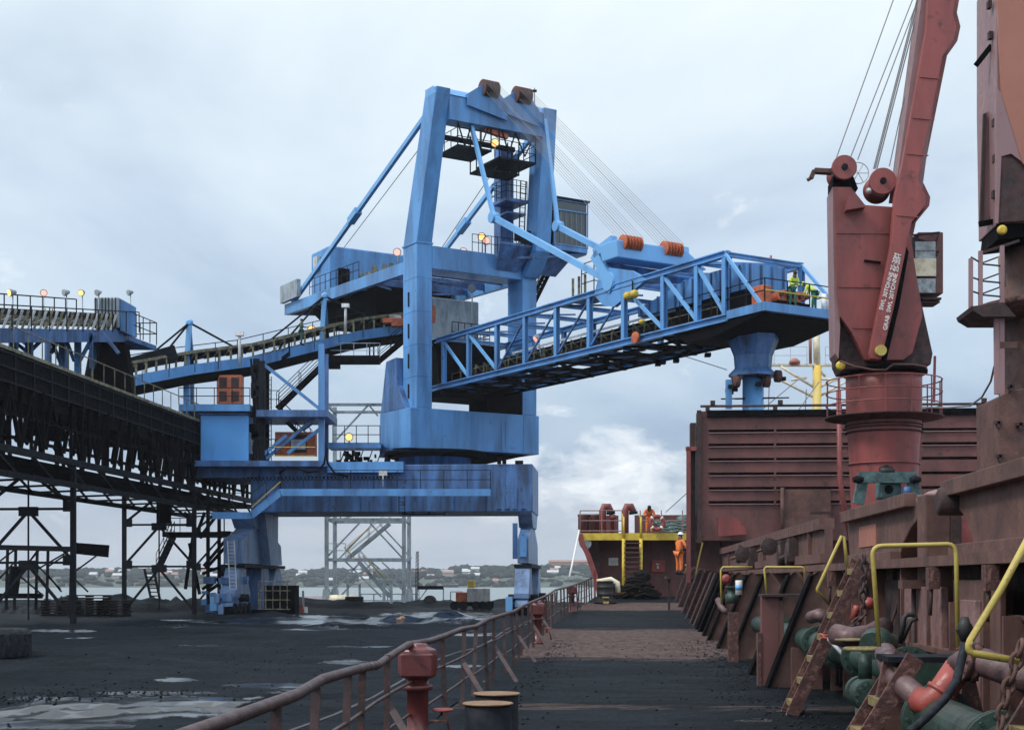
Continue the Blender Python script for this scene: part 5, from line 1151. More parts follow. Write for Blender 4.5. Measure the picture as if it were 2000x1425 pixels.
for b, ab, wpl, mm in [(b_, 2.47 if b_ < 50 else 2.47 + (b_ - 50) * .01, .03, 'black' if 44 < b_ < 47 else ('rustp' if b_ > 47 else 'stay')) for b_ in (24.2, 27.4, 32.2, 36.2, 40.0, 42.4, 44.6, 46.2, 47.8, 50, 53.6, 58, 63, 68)]:
    zd = deckz(b); zt2 = 2.25 + (deckz(b) - .3) * .6; at = AC - .55
    s_ = MB().prism([S(ab + .06, b, zd), S(at + .05, b, zt2 - .02), S(AC if b < 55 else at + .4, b, zt2 - .02), S(AC if b < 55 else at + .4, b, zt2 - .5), S(AC - .28, b, zt2 - .7), S(AC - .5, b, zd + .5), S(AC - .6, b, zd)], S(0, wpl) - S(0, 0))
    s_o = s_.build('coaming_stay', mm, cm_)
    fl2 = MB().beam(S(ab, b, zd - .02), S(at, b, zt2 - .08), .26, .06, V((1, 0, 0)))
    fl2.add([S(at, b - .1, zt2 - .08), S(at, b + .1, zt2 - .08), S(at + .14, b + .1, zt2 + .0), S(at + .14, b - .1, zt2 + .0)], [(0, 1, 2, 3)])
    fl2.build('stay_flange', 'black' if b < 47 else 'rustd', s_o)
cs = thing('hatch_cover', 'rust brown hatch cover side lying closed on the coaming', 'hatch cover', S(4, 30, 2.4))
def cside(b0, b1, m_='rust'):
    MB().fbox(S, AC + .1, AC + .25, b0, b1, 2.42, 3.05).build('cover_side', m_, cs)
    MB().fbox(S, AC + .0, AC + .28, b0, b1, 3.05, 3.26).build('cover_lip', m_, cs)
    MB().fbox(S, AC + .02, AC + .1, b0, b1, 2.42, 2.6).build('cover_skirt', m_, cs)
cside(27.2, 54); 
for b in (29, 31.5, 34.5, 38, 42, 46, 50): MB().fbox(S, AC + .02, AC + .1, b - .04, b + .04, 2.42, 3.1).build('side_stiffener', 'rust', cs)
for b in (31.4, 33.0, 40.5):
    MB().lathe([(.1, -.1), (.24, -.09), (.24, .09), (.1, .1)], S(AC - .05, b, 2.66), S(1, 0) - S(0, 0), 16).build('cover_wheel', 'rustd', cs)
    MB().fbox(S, AC - .1, AC + .1, b - .3, b + .3, 2.5, 3.0).build('wheel_bracket', 'rustd', cs)
MB().tube([S(AC - .1, 31.4, 2.62), S(AC - .1, 33, 2.58)], .05, 6).build('wheel_link', 'rustd', cs)
for i, (b0, b1, lab) in enumerate(((18.9, 24.4, 'brown steel hatch hinge arm with an orange patch, left of the battered brown post'), (12.2, 16.9, 'thick pitted brown hatch arm entering from the right edge'))):
    t = thing('hatch_girder', lab, 'hatch arm', S(AC, b0, 2.5))
    pr = [(b1, 2.45), (b1 + .25, 2.95), (b1 + .1, 3.22), (b0 + .3, 3.22), (b0, 3.08), (b0 - .05, 2.9), (b0 + .45, 2.8), (b0 + 1.0, 2.6), (b0 + 1.4, 2.3), (b1, 2.3)]
    if i: pr = [(b1 - .2, 2.9), (b1, 3.0), (b1, 3.22), (b0, 3.22), (b0, 2.42), (b1 - 1.0, 2.42), (b1 - .75, 2.62), (b1 - .5, 2.8)]
    MB().prism([S(AC + .12, b, z) for b, z in pr], S(.5, 0) - S(0, 0)).build('arm_plate', 'rust', t, bevel=.02)
    MB().fbox(S, AC - .02, AC + .14, b0 + .2, b1 + .1, 3.06, 3.24).build('arm_flange', 'rust', t, bevel=.01)
    MB().fbox(S, AC - .02, AC + .14, b0 + 1.2, b1 - .3, 2.3, 2.5).build('arm_flange', 'rust', t, bevel=.01)
    if not i:
        MB().fbox(S, AC + .105, AC + .122, 21.9, 23.4, 2.62, 2.95).build('orange_patch', 'salmon', t)
        MB().lathe([(.14, -.3), (.17, -.28), (.17, .28), (.14, .3)], S(AC + .3, 18.6, 3.08), S(0, 1) - S(0, 0), 20).build('hinge_pin', 'mauve', t)
    else: MB().lathe([(.1, -.2), (.16, -.18), (.16, .18), (.1, .2)], S(AC + .1, 16.8, 3.0), S(1, 0) - S(0, 0), 14).build('hinge_eye', 'rustd', t)
bp = thing('hinge_post', 'battered brown steel post rising between the two hatch arms', 'steel post', S(AC, 17.5, .3))
MB().fbox(S, AC - .13, AC + .17, 17.3, 17.75, .3, 3.12).build('post_front', 'rust', bp, bevel=.02)
MB().fbox(S, AC + .17, AC + .3, 17.3, 17.5, .3, 2.9).build('post_flange', 'rustd', bp, bevel=.01)
MB().fbox(S, AC + .3, AC + .75, 17.9, 18.0, 2.0, 2.9).build('post_web', 'ship', bp)
MB().fbox(S, AC - .45, AC + .95, 17.0, 17.25, 2.0, 2.1).build('post_ledge', 'rust', bp)
MB().fbox(S, AC - .05, AC + .02, 16.9, 17.3, .3, 2.0).build('post_pipe', 'mauve', bp)
bk = thing('inner_hatch_structure', 'dark rusty frames and red plates inside the hatch behind the hinge post', 'hatch frame', S(5, 25, 2))
MB().fbox(S, AC + .9, AC + 9, 26.5, 26.8, .5, 2.9).build('inner_plate', 'ship', bk)
MB().fbox(S, AC + .9, AC + 9, 25.9, 26.4, 2.2, 2.4).build('inner_beam', 'rust', bk)
for k in range(6): MB().fbox(S, AC + 1 + k * .8, AC + 1.3 + k * .8, 25.5, 25.8, .3, 2.9).build('inner_post', 'rustd', bk)
MB().fbox(S, AC + .3, AC + .5, 18.2, 27, .3, 2.42).build('inner_wall', 'black', bk)
for k in range(4): MB().fbox(S, AC + .3, AC + .6, 8 + k * 2.4, 8.4 + k * 2.4, .3, 3.0).build('inner_bracket', 'rustd', bk)
# engine frame (grey green winch) in front of crane pedestal
wn = thing('hatch_winch', 'grey green winch frame in front of the crane pedestal', 'winch', P(1731, 980, 33))
def bx4(x0, y0, x1, y1, w_, d_, m_, nme, dd=.25): MB().beam(P(x0, y0, d_), P(x1, y1, d_), w_, dd).build(nme, m_, wn)
bx4(1676, 984, 1686, 930, .12, 33, 'teal', 'winch_leg'); bx4(1790, 975, 1780, 930, .12, 33, 'teal', 'winch_leg')
bx4(1676, 932, 1788, 932, .18, 33, 'teal', 'winch_beam')
MB().box(P(1735, 958, 33.3), (.5, .5, .4)).build('winch_motor', 'teal', wn, bevel=.05)
MB().lathe([(.08, -.05), (.1, 0), (.08, .05)], P(1736, 955, 33), V((0, 1, 0)), 12).build('motor_port', 'black', wn)
MB().cyl(P(1771, 950, 33), P(1771, 968, 33), .1, 12).build('winch_filter', 'blue2', wn)
m_ = MB(); m_.cyl(P(1718, 920, 33), P(1745, 920, 33), .1, 10); m_.box(P(1731, 917, 33), (.1, .1, .22)); m_.box(P(1722, 915, 33), (.07, .1, .1)); m_.box(P(1740, 915, 33), (.07, .1, .1)); m_.build('winch_head', 'boot', wn)
for x in (1676, 1788): MB().lathe([(.06, -.12), (.1, 0), (.06, .12)], P(x, 936, 32.8), V((1, 0, 0)), 10).build('winch_pin', 'dark', wn)
# ------------------------------------------------------------------ deck crane
DC = 40.0
def pr(l, d, depth): return [P(x, y, d) for x, y in l], V((.0741 * depth, depth, 0))
cc = P(1726, 1000, DC + 1.2)
dcx = thing('deck_crane', 'tall red oxide deck crane with a steep jib, two rope drums and white lettering', 'deck crane', V((cc.x, cc.y, .4)))
ct = V((cc.x, cc.y, 0))
MB().lathe([(.90, .4), (.92, 4.2), (1.0, 6.0), (1.06, 6.55), (1.07, 7.6), (1.07, 8.0)], ct, Z, 40).build('pedestal', 'ship', dcx)
rg_ = MB()
for z in (6.5, 6.42, 6.3): rg_.lathe([(1.08, z), (1.12, z + .02), (1.08, z + .04)], ct, Z, 40)
rg_.build('pedestal_ring', 'rustd', dcx)
MB().lathe([(1.1, 6.62), (1.65, 6.72), (1.68, 6.76), (1.1, 6.76)], ct, Z, 40).build('crane_walkway', 'rustd', dcx)
MB().lathe([(1.12, 7.95), (1.22, 8.0), (1.22, 8.1), (1.1, 8.12)], ct, Z, 40).build('slew_ring', 'black', dcx)
for r_ in range(14):
    an = r_ * 2 * math.pi / 14
    MB().tube([ct + V((1.62 * math.cos(an), 1.62 * math.sin(an), 6.74)), ct + V((1.62 * math.cos(an), 1.62 * math.sin(an), 7.8))], .022, 5).build('rail_post', 'ship', dcx)
for z in (7.8, 7.45, 7.1):
    MB().tube([ct + V((1.62 * math.cos(i * math.pi / 18), 1.62 * math.sin(i * math.pi / 18), z)) for i in range(37)], .02, 5, False).build('crane_rail', 'ship', dcx)
q_, e_ = pr([(1634, 600), (1640, 705), (1648, 722), (1818, 712), (1822, 690), (1800, 590), (1775, 460), (1760, 430), (1632, 430)], DC + .3, 1.5)
MB().prism(q_, e_).build('crane_house', 'rustd', dcx, bevel=.03)
q_, e_ = pr([(1627, 365), (1662, 365), (1690, 400), (1760, 405), (1780, 470), (1798, 590), (1802, 615), (1782, 690), (1764, 703), (1690, 703), (1664, 650), (1641, 618), (1634, 560)], DC - .05, .3)
MB().prism(q_, e_).build('house_side_plate', 'ship', dcx, bevel=.02)
q_, e_ = pr([(1626, 366), (1633, 366), (1637, 560), (1641, 640), (1638, 700), (1631, 690)], DC + .05, 1.1)
MB().prism(q_, e_).build('house_edge_plate', 'mauve', dcx)
q_, e_ = pr([(1627, 345), (1667, 345), (1676, 368), (1627, 368)], DC + .3, 1.0)
MB().prism(q_, e_).build('drum_housing', 'black', dcx)
# jib: box girder widening to a pair of legs at the foot
jl = [(1816, -60), (1876, -60), (1861, 25), (1868, 52), (1862, 80), (1842, 108), (1793, 352), (1809, 385), (1807, 402), (1781, 434), (1771, 480), (1746, 600), (1724, 690), (1716, 702), (1700, 700), (1698, 690), (1712, 620), (1740, 480), (1748, 380), (1762, 320), (1808, 60)]
q_, e_ = pr(jl, DC - .6, .32); MB().prism(q_, e_).build('jib_side_plate', 'ship', dcx, bevel=.02)
q_, e_ = pr([(x + 8, y) for x, y in jl], DC + .75, .25); MB().prism(q_, e_).build('jib_side_plate', 'ship', dcx)
q_, e_ = pr([(1808, -60), (1858, -60), (1800, 380), (1748, 380)], DC - .25, .95); MB().prism(q_, e_).build('jib_box', 'mauve', dcx)
q_, e_ = pr([(1857, 88), (1862, 78), (1845, 104), (1840, 110)], DC - .2, 1.8); MB().prism(q_, e_).build('jib_stop', 'black', dcx)
q_, e_ = pr([(1806, 405), (1798, 418), (1778, 440), (1784, 425)], DC - .2, 1.8); MB().prism(q_, e_).build('jib_stop', 'black', dcx)
q_, e_ = pr([(1770, 480), (1746, 600), (1724, 700), (1732, 702), (1756, 600), (1775, 492)], DC - .28, .25); MB().prism(q_, e_).build('jib_dark_strip', 'black', dcx)  # black strip along the right edge of the jib foot
MB().lathe([(.15, -.75), (.145, -.62), (.15, -.6)], P(1708, 692, DC), V((0, 1, 0)), 20).build('jib_pivot_cap', 'yellow', dcx)
for x, y, r_, d_ in ((1649, 327, .33, DC - .1), (1724, 354, .36, DC - .05)):
    c = P(x, y, d_)
    o = MB().lathe([(r_, -.05), (r_ + .02, 0), (r_ + .02, .04), (r_ - .06, .06), (r_ - .06, .9), (r_ + .02, .92), (r_ + .02, 1.0)], c, V((.0741, 1, 0)), 32).build('rope_drum', 'ship', dcx)
    MB().lathe([(.08, -.12), (.09, -.06), (.09, 0)], c, V((0, 1, 0)), 16).build('drum_hub', 'dark', o)
ar = MB(); ar.beam(P(1625, 336, DC + .2), P(1590, 334, DC + .2), .25, .12); ar.beam(P(1590, 334, DC + .2), P(1584, 348, DC + .2), .16, .12); ar.tube([P(1588, 345, DC + .2), P(1577, 352, DC + .2)], .05, 8)
ar.build('limit_switch_arm', 'rust', dcx)
wh = MB(); c = P(1676, 338, DC + .5)
wh.tube([c + V((math.cos(i * math.pi / 10) * .3, 0, math.sin(i * math.pi / 10) * .3)) for i in range(21)], .015, 5, False)
for i in range(6): wh.tube([c, c + V((math.cos(i * math.pi / 3) * .3, 0, math.sin(i * math.pi / 3) * .3))], .012, 4)
wh.build('encoder_wheel', 'lgrey', dcx)
q_, e_ = pr([(1661, 378), (1672, 378), (1690, 404), (1652, 410), (1656, 388)], DC - .35, .32); MB().prism(q_, e_).build('inspection_hood', 'ship', dcx)
MB().beam(P(1688, 509, DC - .1), P(1720, 513, DC - .1), .05, .06).build('plate_tear', 'black', dcx)
MB().lathe([(.02, -.1), (.1, 0), (.06, .05)], P(1697, 373, DC), V((0, 1, 0)), 10).build('crane_lamp', 'lgrey', dcx)
for (xa, ya), (xb, yb), r_ in (((1633, 310), (1752, -20), .016), ((1662, 305), (1790, -20), .016), ((1675, 312), (1800, -20), .016), ((1706, 330), (1796, -20), .018), ((1709, 330), (1799, -20), .018), ((1712, 332), (1803, -20), .018), ((1737, 325), (1812, -20), .016)):
    MB().tube([P(xa, ya, DC + .4), P(xb, yb, DC + .4)], r_, 4).build('crane_rope', 'rope', dcx)
# cab
cbx = MB().box(P(1806, 522, DC + 1.4), (.72, 1.2, 1.75)); q_ = cbx.build('crane_cab', 'ship2', dcx, bevel=.03)
for y, h_ in ((481, .26), (498, .2), (522, .5), (558, .4)):
    MB().box(P(1807, y, DC + .74) , (.58, .04, h_)).build('cab_window', 'winl', q_)
MB().box(P(1806, 522, DC + .74), (.64, .045, .5)).build('cab_blind', 'cream', q_)
cr_ = MB(); c = DC + .8
for l in (((1776, 460), (1835, 454), (1828, 472)), ((1795, 506), (1834, 490), (1828, 500)), ((1775, 463), (1830, 476))): cr_.tube([P(x, y, c) for x, y in l], .03, 5)
cr_.build('cab_guard', 'rustd', dcx); MB().box(P(1812, 588, DC + 1.2), (.55, .8, .06)).box(P(1812, 594, DC + 1.2), (.5, .7, .04)).build('cab_step', 'rustd', dcx)
MB().tube([P(1640, 705, DC - .2), P(1668, 715, DC - .2), P(1705, 722, DC - .3), P(1730, 722, DC - .3), P(1745, 711, DC - .3), P(1785, 712, DC - .2), P(1810, 716, DC)], .03, 6).build('hydraulic_hose', 'rust', dcx)
MB().lathe([(.05, -.1), (.13, -.08), (.13, 0)], P(1641, 714, DC), V((0, 1, 0)), 14).build('lifting_eye', 'yband', dcx)
MB().beam(P(1826, 695, DC + .5), P(1824, 785, DC + .5), .06, .06).build('crane_ladder', 'ship', dcx)
def lettering(txt, x, y, d, dirv_, size, parent, m='white'):
    cu = bpy.data.curves.new('lettering', 'FONT'); cu.body = txt; cu.size = size; cu.extrude = .004; cu.offset = .0025; cu.space_character = 1.02
    o = bpy.data.objects.new('lettering', cu); COL.objects.link(o); cu.materials.append(M[m])
    X = V(dirv_).normalized(); Y = V((0, -1, 0)).cross(X).normalized() * 1.0
    Zx = X.cross(Y); o.matrix_world = Matrix.Translation(P(x, y, d) - V(parent['_o'])) @ Matrix((X, Y, Zx)).transposed().to_4x4()
    o.parent = parent; bpy.context.view_layer.update(); me = bpy.data.meshes.new_from_object(o.evaluated_get(bpy.context.evaluated_depsgraph_get())); mo = bpy.data.objects.new('lettering', me); COL.objects.link(mo); mo.parent = parent; mo.matrix_local = o.matrix_local.copy(); bpy.data.objects.remove(o); return mo
ld1 = P(1751, 498, DC) - P(1721, 606, DC)
lettering('SWL 30TONNE 25-20M', 1724, 606, DC - .606, ld1, .157, dcx)
lettering('GRAB  SWL 20TONNE 25-20M', 1732, 645, DC - .606, P(1760, 498, DC) - P(1732, 645, DC), .157, dcx)
# ------------------------------------------------------------------ second crane at the right edge
D2 = 27.0
c2 = thing('near_deck_crane', 'nearer deck crane with orange and mauve house cut off by the right edge', 'deck crane', P(2075, 1150, D2 + 1))
bx = P(2079, 1000, D2 + 1.2)
def P2(l, d, depth, nme, m_, **k): q_ = [P(x, y, d) for x, y in l]; return MB().prism(q_, (.0741 * depth, depth, 0)).build(nme, m_, c2, **k)
P2([(1945, -60), (2160, -60), (2160, 400), (2110, 430), (1997, 318), (1957, 185)], D2 - .03, .1, 'house_plate', 'salmon')
P2([(1946, -60), (2160, -60), (2160, 430), (1950, 436), (1948, 300), (1946, 180)], D2 + .1, 1.5, 'house_body', 'mauve', bevel=.02)
P2([(1946, 170), (1962, 190), (1999, 318), (1975, 300), (1956, 305), (1950, 436), (1946, 436)], D2 - .02, .1, 'house_rib', 'mauve')
P2([(1955, 300), (1998, 330), (2100, 425), (1950, 434)], D2 + .0, .1, 'house_inner_plate', 'rustd')
P2([(1948, 468), (1952, 435), (2100, 420), (2100, 450)], D2 + .15, 1.3, 'house_base', 'black')
P2([(1921, 222), (1936, 215), (1944, 225), (1944, 395), (1930, 430), (1914, 438)], D2 + .7, .1, 'bracket_plate', 'mauve')
P2([(1921, 222), (1927, 222), (1921, 436), (1914, 438)], D2 + .65, .08, 'bracket_edge', 'rustd')
for (xa, ya), (xb, yb) in (((1906, 128), (1936, 90)), ((1946, 432), (1912, 438))): MB().beam(P(xa, ya, D2 + .5), P(xb, yb, D2 + .5), .06, .1).build('drip_edge', 'black', c2)
for x, y in ((1930, 10), (1932, 70), (1940, 240), (1941, 310), (1939, 380)): MB().box(P(x + 2, y, D2 + .35), (.07, .12, .14)).build('hinge_lug', 'rustd', c2)
MB().lathe([(.05, -.08), (.09, -.06), (.09, 0)], P(1956, 450, D2), V((0, 1, 0)), 14).build('lifting_eye', 'yband', c2)
MB().lathe([(1.12, .4), (1.15, 5.6), (1.18, 8.55)], V((bx.x, bx.y, 0)), Z, 36).build('pedestal', 'rust', c2)
MB().lathe([(1.2, 7.15), (1.75, 7.35), (1.78, 7.45), (1.2, 7.45)], V((bx.x, bx.y, 0)), Z, 36).build('crane_walkway', 'rustp', c2)
P2([(1897, 598), (1960, 590), (1985, 618), (1920, 618), (1900, 606)], D2 - .2, 1.2, 'platform', 'rustd')
for (x, y0, y1) in ((1896, 505, 602), (1915, 490, 606), (1957, 480, 600)): MB().beam(P(x, y1, D2 - .1), P(x, y0, D2 - .1), .07, .07).build('rail_post', 'mauve', c2)
MB().tube([P(1955, 500, D2 + .3), P(1958, 560, D2 + .3)], .06, 6).build('yellow_bar', 'olive', c2)
for y, dy in ((512, 10), (545, 4), (572, 4)):
    MB().tube([P(1896, y - dy, D2 - .1), P(1920, y + 4, D2 - .1), P(1962, y + 8, D2 - .1)], .018, 5).build('crane_rail', 'rustd', c2)
    MB().tube([P(1917, y + 2, D2 + .3), P(1960, y - 14, D2 + .6)], .015, 5).build('crane_rail', 'rustd', c2)
MB().beam(P(1916, 494, D2 - .1), P(1990, 470, D2), .05, .05).build('crane_rail', 'rustd', c2)
for x in (1947, 1957): MB().beam(P(x, 940 if x > 1950 else 770, D2), P(x - 1, 612, D2), .07, .09).build('ladder_rail', 'mauve', c2)
for k in range(9): MB().beam(P(1947, 625 + k * 18, D2), P(1957, 625 + k * 18, D2), .03, .03).build('ladder_rung', 'rustd', c2)
MB().beam(P(1952, 674, D2), P(1985, 674, D2), .08, .12).build('ladder_bracket', 'rust', c2)
P2([(1948, 775), (1975, 762), (2110, 740), (2110, 960), (1952, 960)], D2 - .5, 1.6, 'mast_house', 'rust', bevel=.02)
for x, y in ((1949, 825), (1952, 890), (1992, 828), (1973, 754)): MB().box(P(x, y, D2 - .55), (.14, .1, .06)).box(P(x, y + 4, D2 - .55), (.05, .1, .12)).build('bracket_lug', 'rustd', c2)
MB().tube([P(1942, 715, D2), P(1935, 745, D2 + 1), P(1918, 775, D2 + 2), P(1895, 792, D2 + 4), P(1850, 796, D2 + 8), P(1800, 795, D2 + 12)], .022, 5).build('slack_cable', 'rope', c2)
# ------------------------------------------------------------------ deck side gear: ladders, hoops, pipes
def ship_ladder(a0_, z0_, a1_, z1_, b, wd, label, n, m_='rustp', loc=None, hoop=None):
    t = thing('deck_ladder', label, 'ladder', S(a0_, b, z0_), 'rusty ladders leaning on the hatch coaming')
    for bb in (b, b + wd):
        MB().beam(S(a0_, bb, z0_), S(a1_, bb, z1_), .03, .17, V((1, 0, 0))).build('stringer', m_, t, bevel=.004)
        MB().beam(S(a0_ - .07, bb + .03, z0_), S(a1_ - .07, bb + .03, z1_), .07, .015, V((1, 0, 0))).build('stringer_flange', 'rust', t)
    for k in range(n):
        q_ = (k + .6) / n; a = a0_ + (a1_ - a0_) * q_; z = z0_ + (z1_ - z0_) * q_
        MB().fbox(S, a - .09, a + .09, b + .016, b + wd - .016, z - .02, z + .012).build('tread', 'tread', t)
        MB().fbox(S, a - .09, a - .075, b + .016, b + wd - .016, z - .07, z - .02).build('tread_lip', 'tread', t)
    return t
ship_ladder(2.30, .3, 3.25, 2.36, 19.3, .55, 'long rusty ladder with yellow treads leaning on the coaming beside the green pipe', 7)
t2 = ship_ladder(1.95, .3, 2.62, 1.42, 12.9, .55, 'short rusty ladder below the large yellow hoop and its small platform', 4)
ship_ladder(2.35, .3, 3.05, 1.5, 9.7, .55, 'rusty ladder with broad yellow treads at the lower right corner', 4)
def hoop(label, pts_, r_=.03, d=None):
    t = MB().tube(pts_, r_, 8).build('yellow_hoop', 'yellow', loc=pts_[0]); return tag(t, label, 'handrail', 'yellow handrail hoops beside the hatch coaming')
def arc(a, b, c, n=4):
    return [a * (1 - t) ** 2 + b * 2 * t * (1 - t) + c * t * t for t in [i / n for i in range(n + 1)]]
d_ = 13.3
A_, B_, C_, D_ = P(1717, 1262, d_), P(1703, 1066, d_), P(1867, 1062, d_), P(1871, 1262, d_)
hoop('largest yellow handrail hoop standing square on the small grated platform', [A_, B_.lerp(A_, .12)] + arc(B_.lerp(A_, .1), B_, B_.lerp(C_, .12)) + arc(C_.lerp(B_, .1), C_, C_.lerp(D_, .12)) + [D_], .022)
hoop('yellow handrail bent into a wide V at the right edge', [P(2030, 1010, 10), P(1955, 1150, 10), P(1895, 1250, 10)] + arc(P(1895, 1250, 10), P(1886, 1268, 10), P(1900, 1275, 10)) + [P(2030, 1297, 10)], .026)
hoop('thin yellow handrail forming a peaked loop over the long ladder', [P(1656, 1112, 20), P(1648, 1048, 20), P(1644, 1046, 20), P(1596, 1150, 20), P(1597, 1154, 20), P(1622, 1182, 20.3)], .023)
hoop('far low yellow handrail hoop in front of the red pipe elbow', [P(1409, 1180, 33), P(1408, 1112, 33), P(1412, 1107, 33), P(1470, 1107, 33)], .024)
hoop('middle yellow handrail hoop above the flaking red post', [P(1498, 1162, 26), P(1493, 1110, 26), P(1496, 1107, 26), P(1566, 1107, 26), P(1570, 1109, 26), P(1573, 1142, 26)], .022)
hoop('farthest small yellow handrail beside the man in orange', [P(1338, 1103, 55), P(1358, 1103, 55), P(1358, 1122, 55), P(1372, 1060, 55), P(1362, 1052, 55), P(1350, 1075, 55), P(1338, 1120, 55)], .03)
gp = thing('ladder_platform', 'small dark grated platform under the largest yellow hoop', 'platform', S(2.7, 13.2, 1.4))
MB().fbox(S, 2.38, 3.2, 12.9, 13.5, 1.37, 1.42).build('grating', 'dark', gp)
MB().beam(S(3.1, 13.2, 1.37), S(3.35, 13.2, .3), .08, .12).build('platform_leg', 'rustp', gp); MB().beam(S(2.45, 13.2, 1.37), S(2.25, 13.2, .3), .08, .12).build('platform_leg', 'rustp', gp)
rp_ = thing('rusty_post', 'flaking red box post standing between the leaning coaming stays', 'post', S(2.55, 25, .3))
MB().fbox(S, 2.42, 2.72, 24.6, 24.8, .3, 1.82).build('post_body', 'ship2', rp_, bevel=.01)
MB().fbox(S, 2.72, 2.80, 24.6, 24.9, .3, 1.75).build('post_side', 'rust', rp_); MB().fbox(S, 2.36, 2.42, 24.58, 24.8, .3, 1.2).build('post_flange', 'rustp', rp_)
MB().fbox(S, 2.42, 3.2, 24.5, 25.1, 1.82, 1.86).build('post_top', 'rustd', rp_)
rp2 = thing('rusty_post', 'mottled short rusty post in front of the far yellow hoop', 'post', S(2.5, 33, .3)); MB().fbox(S, 2.35, 2.5, 31, 31.2, .3, 1.4).fbox(S, 2.5, 2.56, 31, 31.3, .3, 1.4).build('post_body', 'rustp', rp2)
def flange(t, c, ax, r_, m_='green', n=14):
    MB().lathe([(r_ * 1.0, -.07), (r_ * 1.45, -.06), (r_ * 1.45, -.012), (r_ * 1.38, -.01), (r_ * 1.38, .01), (r_ * 1.45, .012), (r_ * 1.45, .06), (r_, .07)], c, ax, 24).build('pipe_flange', m_, t)
    b = MB(); ax = V(ax).normalized(); u = ax.cross(Z).normalized(); w_ = ax.cross(u)
    for i in range(n):
        an = i * 2 * math.pi / n; p = c + (u * math.cos(an) + w_ * math.sin(an)) * r_ * 1.25; b.tube([p - ax * .085, p + ax * .085], .07 * r_ + .003, 6)
    b.build('flange_bolt', m_, t)
sx = S(0, 1) - S(0, 0)
gp1 = thing('green_pipe', 'long green cargo deck pipe with bolted flanges beside the coaming', 'pipe', S(3.1, 20, 1.1), 'green deck pipes')
MB().tube([S(3.1, 14.6, 1.12), S(3.1, 32, 1.12)], .19, 20).build('pipe_run', 'green', gp1)
for b in (15.6, 18.5, 20.6, 22.5, 27): flange(gp1, S(3.1, b, 1.12), sx, .19)
for b in (17, 24, 30): MB().fbox(S, 2.85, 3.35, b - .08, b + .08, .3, .98).build('pipe_saddle', 'rust', gp1)
gp2 = thing('green_pipe', 'thick green pipe with a bolted flange at the lower right corner', 'pipe', S(2.75, 11, .9), 'green deck pipes')
MB().tube([S(2.95, 6.5, .72), S(2.72, 13.0, .92)], .205, 22).build('pipe_run', 'green', gp2)
for b, z in ((10.75, .85), (12.6, .9)): flange(gp2, S(2.80 if b < 12 else 2.735, b, z), sx, .205)
for b in (9, 12): MB().fbox(S, 2.5, 3.1, b - .08, b + .08, .3, .7).build('pipe_saddle', 'rust', gp2)
gp3 = thing('green_valve', 'green gate valve body between the two rusty ladders', 'valve', S(2.55, 14.8, .8))
MB().lathe([(.10, -.22), (.14, -.15), (.165, 0), (.14, .15), (.10, .22)], S(2.5, 14.8, .95), sx, 18).build('valve_body', 'green', gp3)
flange(gp3, S(2.5, 14.55, .95), sx, .11); flange(gp3, S(2.5, 15.05, .95), sx, .11); MB().cyl(S(2.5, 14.8, .3), S(2.5, 14.8, .8), .1, 14).build('valve_pipe', 'green', gp3)
MB().cyl(S(2.5, 14.8, 1.1), S(2.5, 14.8, 1.35), .07, 12).build('valve_bonnet', 'green', gp3)
vw = MB(); c = S(2.5, 14.8, 1.4); vw.tube([c + V((math.cos(i * math.pi / 10) * .2, math.sin(i * math.pi / 10) * .2, 0)) for i in range(21)], .02, 6, False)
for i in range(3): vw.tube([c - V((math.cos(i * math.pi / 3) * .2, math.sin(i * math.pi / 3) * .2, 0)), c + V((math.cos(i * math.pi / 3) * .2, math.sin(i * math.pi / 3) * .2, 0))], .014, 5)
vw.build('valve_wheel', 'tread', gp3)
gp4 = thing('green_valve', 'green domed valve under the left post of the largest hoop', 'valve', P(1712, 1250, 15))
MB().lathe([(.14, -.2), (.17, -.05), (.16, .1), (.1, .22)], P(1712, 1255, 15.2), V((.5, 1, .1)), 20).build('valve_body', 'green', gp4)
MB().tube([P(1712, 1255, 15.2), P(1745, 1262, 16.5)], .14, 18).build('valve_pipe', 'green', gp4)
el = thing('red_pipe', 'mauve pipe with a bright red elbow crossing in front of the green pipes', 'pipe', P(1800, 1370, 12))
MB().tube([P(1730, 1275, 13.6), P(1738, 1300, 13.2), P(1752, 1325, 12.9), P(1800, 1368, 12.3)], .105, 18).build('pipe_run', 'pipem', el)
MB().tube([P(1797, 1366, 12.32), P(1815, 1372, 12.2), P(1830, 1362, 12.2), P(1850, 1335, 12.2), P(1872, 1303, 12.2)], .118, 18).build('pipe_elbow', 'redb', el)
MB().tube([P(1836, 1354, 12.2), P(1841, 1347, 12.2)], .135, 18).build('elbow_collar', 'redb', el)
MB().tube([P(1872, 1303, 12.2), P(1890, 1290, 12.1), P(1920, 1292, 12), P(2040, 1335, 11.3)], .12, 18).build('pipe_run', 'pipem', el)
flange(el, P(1893, 1291, 12.08), V((1, 0, -.15)), .12, 'rustp', 10)
MB().tube([P(1757, 1310, 12.9), P(1758, 1365, 12.9)], .008, 5).build('tag_wire', 'rope', el); MB().box(P(1758, 1367, 12.9), (.07, .02, .03)).build('tag', 'lgrey', el)
ml = thing('pipe_manifold', 'mauve branch pipe with a yellow blank flange beside the long ladder', 'pipe', P(1660, 1245, 17))
MB().tube([P(1632, 1238, 17.2), P(1660, 1245, 17), P(1700, 1240, 17.2), P(1725, 1225, 18)], .13, 16).build('pipe_run', 'pipem', ml)
MB().lathe([(.05, 0), (.20, .01), (.20, .03), (.05, .04)], P(1664, 1252, 16.8), Z, 20).build('blank_flange', 'tread', ml)
MB().tube([P(1620, 1212, 21.5), P(1600, 1200, 21.5), P(1585, 1205, 22)], .10, 14).build('branch_pipe', 'pipem', ml)
